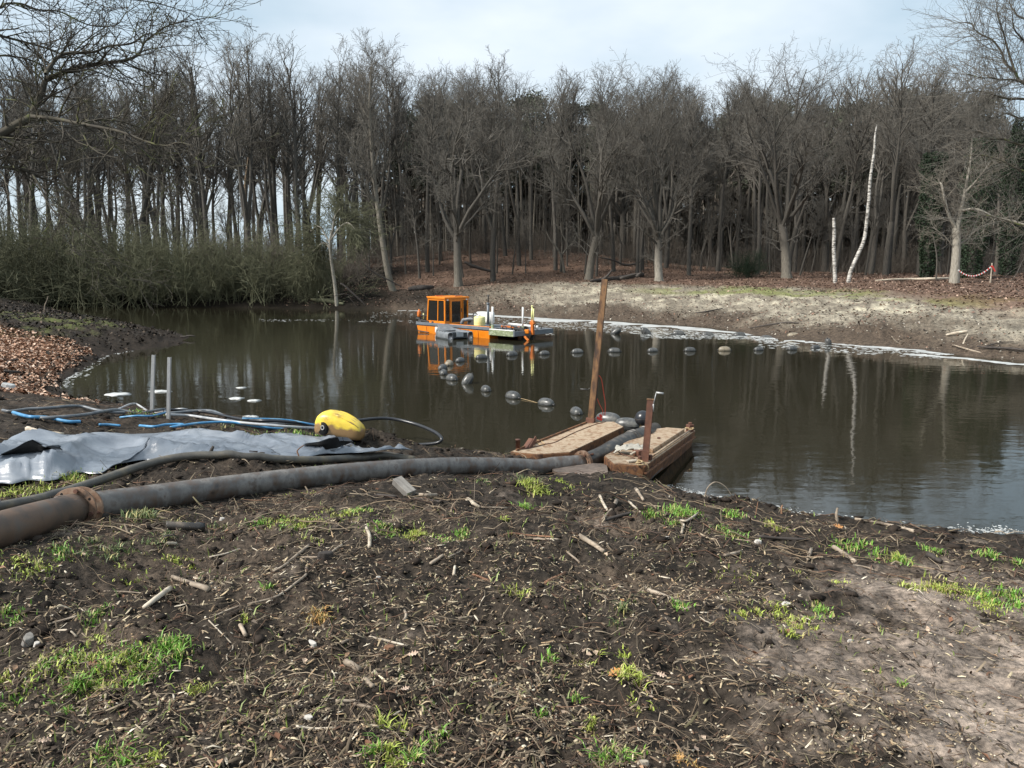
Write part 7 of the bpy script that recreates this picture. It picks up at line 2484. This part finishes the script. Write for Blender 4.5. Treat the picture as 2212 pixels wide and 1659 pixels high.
random.seed(21)
ST = [
    (q1, [(1735, 420), (1800, 385), (1880, 320), (1960, 255)], 16, 24, 'stick', 'long grey branch slanting up right beside the dark fork'),
    (q1, [(1900, 325), (2060, 322), (2130, 275), (2220, 215)], 12, 16, 'stick', 'dark forked branch whose arm crosses the long grey branch'),
    (q1, [(1912, 340), (1945, 400), (1940, 440), (1880, 490), (1800, 550), (1720, 590), (1500, 645), (1330, 715)], 20, 8, 'stick', 'long thin winding root left of the dry orange tuft'),
    (q1, [(1325, 725), (1395, 795), (1480, 890), (1440, 945), (1445, 980)], 9, 5, 'stick_pale', 'thin pale bent stem right of the large grass patch'),
    (q1, [(1095, 455), (1200, 495), (1325, 535)], 22, 32, 'stick', 'thick grey stick lying flat beyond the pale one, pointing down right'),
    (q1, [(1080, 530), (985, 600), (912, 658)], 34, 24, 'stick_pale', 'thick pale barkless stick slanting down left in front of the grey one'),
    (q1, [(490, 700), (390, 728), (305, 752)], 14, 10, 'stick', 'straight thin stick left of the pale barkless stick'),
    (q1, [(660, 540), (820, 545), (960, 560)], 9, 7, 'stick', 'thin straight twig pointing to the pale barkless stick'),
    (q1, [(1330, 325), (1430, 303), (1525, 270)], 12, 8, 'stick_pale', 'slender pale twig above the thick grey stick'),
    (q1, [(1880, 1400), (2000, 1415), (2140, 1408)], 18, 14, 'stick_pale', 'pale straight stick low in the picture left of the centre'),
    (q1, [(360, 790), (440, 792), (490, 832)], 12, 10, 'stick_pale', 'pale bent twig just above the large grass patch'),
    (q1, [(480, 1420), (535, 1375)], 14, 14, 'stick', 'short stick alone below the large grass patch'),
    (q1, [(1280, 1565), (1350, 1520), (1430, 1480)], 12, 8, 'stick', 'thin brown stick among the chips at the bottom left'),
    (q1, [(1060, 245), (1120, 240)], 22, 16, 'stick_pale', 'pale split chip right of the bolted flange'),
    (q1, [(1045, 205), (1105, 190)], 24, 18, 'stick_dark', 'dark short stub between the flange and the black pipe offcut'),
    (q1, [(1525, 760), (1560, 830)], 26, 22, 'stick', 'short grey stub beside the pale bent stem'),
    (q1, [(1460, 1045), (1600, 1035)], 14, 10, 'stick_dark', 'dark twig right of the large grass patch end'),
    (q2, [(260, 88), (350, 95), (445, 102)], 18, 20, 'stick_dark', 'dark stick left of the grey wood block by the pipe'),
    (q2, [(535, 85), (610, 95), (685, 92)], 20, 22, 'stick', 'brown stick right of the grey wood block by the pipe'),
    (q2, [(545, 112), (620, 122), (695, 134)], 18, 18, 'stick_dark', 'dark stick in front of the grey wood block by the pipe'),
    (q2, [(850, 122), (885, 145), (922, 168)], 34, 18, 'stick_pale', 'thick pale splintered stub below the pipe with a thin arm beside it'),
    (q2, [(930, 160), (1080, 166)], 12, 10, 'stick', 'thin straight arm beside the pale splintered stub'),
    (q2, [(268, 282), (285, 330), (285, 392)], 20, 22, 'stick_pale', 'pale upright lying stick between the two flat grass mats'),
    (q2, [(1612, 98), (1632, 140), (1655, 182)], 20, 16, 'stick_pale', 'pale stick of the crossed pair before the right pontoon'),
    (q2, [(1708, 125), (1680, 180), (1628, 235)], 26, 18, 'stick', 'brown stick of the crossed pair before the right pontoon'),
    (q2, [(1635, 242), (1720, 215), (1795, 198)], 20, 24, 'stick_dark', 'dark stick below the crossed pair before the right pontoon'),
    (q2, [(1780, 130), (1845, 192)], 16, 12, 'stick_pale', 'slim pale stick right of the crossed pair'),
    (q2, [(1820, 58), (1862, 122)], 24, 16, 'stick', 'grey stick right at the near corner of the right pontoon'),
    (q2, [(1060, 322), (1110, 312), (1220, 325), (1345, 332)], 14, 12, 'stick_red', 'reddish wavy stick in the middle of the mud'),
    (q2, [(1230, 345), (1375, 347)], 16, 14, 'stick', 'straight grey stick just below the reddish wavy one'),
    (q2, [(1490, 330), (1560, 372), (1635, 422)], 36, 26, 'stick', 'thickest grey log piece in the middle of the mud'),
    (q2, [(635, 490), (710, 440)], 22, 22, 'stick', 'grey stick left of a twig in line with it'),
    (q2, [(740, 450), (820, 410)], 14, 10, 'stick', 'thin twig continuing the line of the grey stick'),
    (q2, [(880, 550), (990, 590)], 14, 16, 'stick_red', 'reddish brown stick left of the mossy hump'),
    (q2, [(1300, 602), (1412, 540)], 26, 20, 'stick_red', 'reddish thick stick with a pale cut end right of the mossy hump'),
    (q2, [(1425, 420), (1500, 482)], 14, 12, 'stick', 'grey twig below the thickest log piece'),
    (q2, [(485, 755), (495, 795), (450, 850)], 22, 14, 'stick', 'hooked grey stick left of the small clover'),
    (q2, [(150, 1060), (228, 1108)], 44, 40, 'stick', 'stout cut branch stub, upper of two at the bottom left of centre'),
    (q2, [(252, 1160), (302, 1200)], 38, 34, 'stick', 'stout cut branch stub, lower of two at the bottom left of centre'),
    (q2, [(285, 908), (400, 935), (505, 962)], 16, 14, 'stick_pale', 'pale straight stick above the brown bark slab'),
    (q2, [(90, 1280), (230, 1280)], 22, 20, 'stick', 'level brown stick below the two stout stubs'),
    (q2, [(200, 1298), (330, 1332)], 26, 20, 'stick', 'slanting brown stick touching the level one below the stubs'),
    (q2, [(650, 1155), (722, 1190)], 22, 20, 'stick', 'short dull stick right of the stout stubs'),
    (q2, [(980, 1202), (1042, 1176)], 24, 14, 'stick_pale', 'pale pointed splinter in the lower middle'),
    (q2, [(1890, 642), (1980, 675), (2065, 714)], 28, 22, 'stick', 'long grey stick running down right to the dark one'),
    (q2, [(125, 945), (240, 890)], 20, 14, 'stick', 'grey stick left of the pale straight one'),
    (q2, [(770, 552), (778, 502)], 20, 16, 'stick_pale', 'short pale peg pointing away in the middle left'),
    (q2, [(800, 806), (882, 795)], 22, 18, 'stick', 'short grey stick right of the hooked one'),
    (q2, [(1820, 1098), (1905, 1152)], 24, 12, 'stick', 'grey stick between the orange oak leaf and the pale leaf'),
    (q3, [(300, 742), (420, 810), (545, 885)], 34, 28, 'stick_dark', 'long dark wet stick continuing the grey one'),
    (q3, [(960, 395), (1020, 435), (1082, 482)], 28, 24, 'stick', 'grey branch with a long thin extension near the right shore'),
    (q3, [(960, 490), (1130, 502), (1270, 552)], 12, 10, 'stick', 'thin branch crossing the foot of the grey one near the right shore'),
    (q3, [(832, 405), (815, 465)], 20, 20, 'stick', 'short stub left of the crossing branches near the right shore'),
    (q3, [(1085, 232), (1280, 266), (1425, 302)], 16, 20, 'stick', 'brown log lying along the right waterline'),
    (q3, [(520, 332), (660, 345), (805, 352)], 20, 22, 'stick_dark', 'dark straight log on the slope left of the shore log'),
    (q3, [(182, 195), (120, 238), (78, 240), (98, 262), (85, 312)], 12, 14, 'stick_pale', 'white hooked branch beside the grass at the right pontoon'),
    (q3, [(1500, 440), (1582, 482)], 34, 26, 'stick_dark', 'dark log stub near the right picture edge'),
    (q3, [(430, 420), (330, 442)], 22, 16, 'stick', 'grey stub with a pale arm below the white hooked branch'),
    (q3, [(1560, 905 + 110), (1700, 1020), (1830, 1028)], 8, 6, 'stick', 'thin straight twig on the bare sand'),
]
for q, pts, w0, w1, m, label in ST:
    stick(q, pts, w0, w1, m, label)
# sticks that stand up or arch
def upright(q, pts, w, m, label, name='upright_twig', cat='twig'):
    g = gp(*q(*pts[0]))
    P = [g - Vector((0, 0, .05))] + [dp(*q(*p), g.y + .02 * i) for i, p in enumerate(pts[1:])]
    r = w * .34 / 2 * g.y / FPX
    MB().tube(smooth_path(P, 4), list(np.linspace(r, r * .5, (len(P) - 1) * 4 + 1)), 6, True, .1).build(name, M[m], None, True, label=label, category=cat)
upright(q3, [(215, 95), (240, 40), (285, 12), (340, 40), (378, 95)], 9, 'stick', 'thin twig arching over the mud lump at the right shore', 'arched_twig')
upright(q3, [(985, 235), (978, 200), (985, 160)], 26, 'stick', 'splintered stub standing at the right waterline', 'upright_stub', 'stub')
upright(q3, [(1110, 385), (1105, 335), (1100, 285)], 9, 'stick', 'thin peg standing in the grass near the right shore')
upright(q3, [(510, 205), (520, 160), (525, 130)], 7, 'stick_red', 'thin reddish stem standing by the mud lump at the right shore')
upright(q3, [(665, 195), (662, 160), (668, 145)], 14, 'stick_red', 'reddish short stump at the right waterline')
upright(q3, [(1985, 490), (1965, 440), (1940, 410)], 10, 'stick_dark', 'dark bent twig by the right picture edge')
upright(q2, [(888, 130), (890, 60), (893, -10)], 5, 'stick', 'thin grey stalk standing in front of the pipe')
upright(q2, [(1640, 740), (1645, 700), (1640, 670)], 7, 'stick', 'small forked twig standing right of the mossy hump')
upright(z7, [(1425, 622), (1415, 580), (1410, 555), (1440, 530)], 14, 'stick_red', 'reddish twig standing between the hose and the pipe')
upright(z7, [(985, 600), (1000, 560), (1012, 535)], 34, 'stick_dark', 'jagged dark root end sticking up over the grey hose', 'root_stump', 'root')
# the pale driftwood branch behind the pipe
P = [zp(*q8(1685, 965), .12), zp(*q8(1700, 905), .22), zp(*q8(1760, 872), .26), zp(*q8(1860, 850), .24), zp(*q8(2000, 822), .2), zp(*q8(2175, 783), .14)]
t = thing('driftwood', 'pale driftwood branch bending up behind the long pipe', 'driftwood')
MB().tube(smooth_path(P, 5), list(np.interp(np.linspace(0, 1, 26), [0, .3, .7, 1], [.055, .06, .045, .012])), 9, True, .1).build('stem', M['stick_pale'], t, True)
MB().tube([P[3], zp(*q8(1950, 862), .1), zp(*q8(2040, 832), .12)], [.035, .028, .01], 7, True, .1).build('fork', M['stick_pale'], t, True)
stick(z7, [(130, 462), (200, 478), (300, 488)], 30, 22, 'stick_pale', 'long pale timber beside the upper left edge of the plastic sheet', 'timber', 'timber')
stick(z7, [(800, 582), (880, 558), (960, 552)], 16, 14, 'stick_dark', 'dark root lying over the plastic sheet behind the grey hose', 'root', 'root', lift=.12)
stick(z7, [(600, 660), (780, 612), (960, 590)], 18, 14, 'stick_dark', 'dark branch lying along the near side of the grey hose', 'root', 'root', lift=.05)

# small single finds on the ground
def chunk(q, x, y, size, m, label, name, cat, seed, rotz=0.3, tilt=.2, smooth=False, lift=.0):
    g = gp(*q(x, y))
    s = [v * .34 * math.hypot(g.x, g.y) / FPX for v in size]
    rnd = random.Random(seed)
    lo, hi = [], []
    n = 7
    for k in range(n):
        a = 2 * math.pi * k / n
        f = rnd.uniform(.8, 1.15)
        lo.append(Vector((s[0] / 2 * math.cos(a) * f, s[1] / 2 * math.sin(a) * f, -s[2] * .4)))
        hi.append(Vector((s[0] / 2 * .8 * math.cos(a) * f, s[1] / 2 * .8 * math.sin(a) * f, s[2] * rnd.uniform(.45, .62))))
    MB().loft(lo, hi).build(name, M[m], None, smooth, loc=g + Vector((0, 0, s[2] * .25 + lift)), rot=(tilt * .6, tilt, rotz), bevel=min(s) * .12, label=label, category=cat)
g = gp(*q2(485, 78))
MB().box((0, 0, 0), (.30, .13, .085)).build('wood_block', M['plank'], None, loc=g + Vector((0, 0, .08)), rot=(.15, .42, -.75), bevel=.006, label='grey sawn wood block propped up in front of the pipe', category='wood block')
chunk(q1, 180, 865, (62, 90, 60), 'plank', 'grey split wood chunk at the left edge above the large grass patch', 'wood_chunk', 'wood chunk', 2, .2, .3)
chunk(q1, 235, 885, (44, 36, 34), 'stone', 'small pale stone leaning on the grey wood chunk', 'stone', 'stone', 3)
chunk(q1, 1985, 880, (80, 44, 34), 'stone', 'white crumbly stone left of centre below the orange tuft', 'stone', 'stone', 4, -.4)
chunk(q1, 1960, 1345, (70, 34, 26), 'stone', 'flat white stone above the pale straight stick at the bottom', 'stone', 'stone', 5, -.2)
chunk(q1, 1410, 88, (36, 26, 24), 'stone', 'small white stone behind the black pipe offcut', 'stone', 'stone', 6)
chunk(q2, 335, 572, (44, 30, 26), 'stone', 'white pebble left of the middle of the mud', 'stone', 'stone', 7)
chunk(q2, 2000, 340, (36, 26, 22), 'stone', 'white pebble below the white hooked branch', 'stone', 'stone', 8)
chunk(q3, 525, 368, (56, 40, 34), 'stone', 'pale stone on the slope below the dark straight log', 'stone', 'stone', 9)
chunk(q3, 690, 718, (70, 40, 20), 'stone', 'pale flat stone at the top of the bare sand', 'stone', 'stone', 10)
chunk(q3, 1060, 930, (60, 22, 14), 'stone', 'white sliver lying on the bare sand', 'stone', 'stone', 11)
chunk(q3, 1162, 940, (26, 18, 14), 'stone', 'small white pebble right of the sliver on the sand', 'stone', 'stone', 12)
chunk(q2, 400, 970, (90, 50, 26), 'stick_red', 'brown bark slab below the pale straight stick', 'bark_slab', 'bark', 13, .3, .25)
chunk(q2, 35, 455, (130, 70, 60), 'stick_dark', 'dark clod of roots where the dark fork ends', 'root_clod', 'root clod', 14, .3, .1)
chunk(z5, 90, 1118, (75, 50, 30), 'foam', 'white lump on the shore at the left edge below the spit', 'white_lump', 'lump', 15)
chunk(q2, 1860, 1640, (110, 40, 40), 'stick_pale', 'tan curved bark piece at the bottom edge', 'bark_slab', 'bark', 16, .2, .1)
# black pipe offcut
g0, g1 = gp(*q1(1052, 140)), gp(*q1(1172, 146))
MB().lathe([(0.0, 0), (.035, 0), (.040, .004), (.040, .26), (.046, .27), (.046, .34), (.036, .34), (.034, .30), (0, .30)], 16, axis_matrix(g0 + Vector((0, 0, .03)), (g1 - g0))).build(
    'pipe_offcut', M['rubber'], None, True, label='short black pipe offcut lying in front of the long steel pipe', category='pipe offcut')

# single fallen oak leaves big enough to see
def oak_leaf(q, x, y, size, m, label, rz, tilt):
    g = gp(*q(x, y))
    s = size * .3749 * math.hypot(g.x, g.y) / FPX
    n = 48
    vs, fs = [], []
    half = []
    for k in range(n + 1):
        u = k / n
        wdt = .5 * math.sin(math.pi * min(1, u * 1.02)) ** .7 * (.68 + .32 * math.cos(u * 2 * math.pi * 4.0 + .4)) * (.55 + .65 * u)
        half.append((u - .5, max(wdt, .006) * .78))
    for (u, w_) in half:
        curl = .30 * (u * u)
        vs += [(u * s, -w_ * s, (curl + .55 * w_ * w_) * s), (u * s, 0, curl * s - .02 * s), (u * s, w_ * s, (curl + .6 * w_ * w_) * s)]
    for k in range(n):
        a = k * 3
        fs += [(a, a + 3, a + 4, a + 1), (a + 1, a + 4, a + 5, a + 2)]
    t = thing('oak_leaf', label, 'leaf', g + Vector((0, 0, .02)), (tilt[0], tilt[1], rz))
    o = MB().add(vs, fs).build('blade', M[m], t, True)
    sm = o.modifiers.new('thickness', 'SOLIDIFY')
    sm.thickness = .0008
    MB().tube([(-.72 * s, 0, .12 * s), (-.5 * s, 0, .06 * s), (0, 0, -.015 * s), (.4 * s, 0, .04 * s)], .008 * s, 5).build('stalk', M['stick_pale'], t, True)
M['leaf_orange'] = mat('orange_oak_leaf', [(0.33, 0.13, 0.035), (0.5, 0.22, 0.06), (0.6, 0.34, 0.15)], 14, 0.6, 0.3, dist=.004)
M['leaf_pale'] = mat('pale_dry_leaf', [(0.36, 0.24, 0.17), (0.5, 0.37, 0.28), (0.6, 0.48, 0.38)], 14, 0.65, 0.3, dist=.004)
M['leaf_brown'] = mat('brown_dry_leaf', [(0.15, 0.065, 0.035), (0.24, 0.12, 0.06)], 14, 0.65, 0.3, dist=.004)
oak_leaf(q2, 1695, 1128, 92, 'leaf_orange', 'orange oak leaf, the brightest leaf on the near mud', .5, (.3, -.3))
oak_leaf(q2, 1965, 1140, 66, 'leaf_pale', 'pale pinkish leaf right of the orange oak leaf', -.3, (.3, .2))
oak_leaf(q2, 535, 1020, 74, 'leaf_pale', 'pale leaf right of the brown bark slab', .1, (.2, -.2))
oak_leaf(q2, 490, 1222, 66, 'leaf_pale', 'dull pale leaf right of the lower stout stub', .7, (.1, .1))
oak_leaf(q2, 620, 410, 52, 'leaf_pale', 'pale leaf lying right of the pale upright stick', .2, (.2, .1))
oak_leaf(q2, 1740, 708, 40, 'leaf_orange', 'small orange leaf right of the mossy hump', .9, (.2, .3))
oak_leaf(q2, 1905, 1265, 36, 'leaf_pale', 'small pinkish leaf below the pale pinkish one', .2, (.2, .3))
oak_leaf(q1, 600, 1018, 74, 'leaf_brown', 'red brown leaf lying in the large grass patch', .3, (.3, .2))
oak_leaf(q1, 280, 1508, 70, 'leaf_pale', 'pale leaf at the bottom left edge', .4, (.2, .2))
oak_leaf(q3, 985, 278, 66, 'leaf_orange', 'orange brown leaf by the splintered stub at the right waterline', .2, (.3, .2))
oak_leaf(q3, 170, 1570, 60, 'leaf_pale', 'dull pale leaf standing at the bottom edge right of centre', .9, (.5, .4))
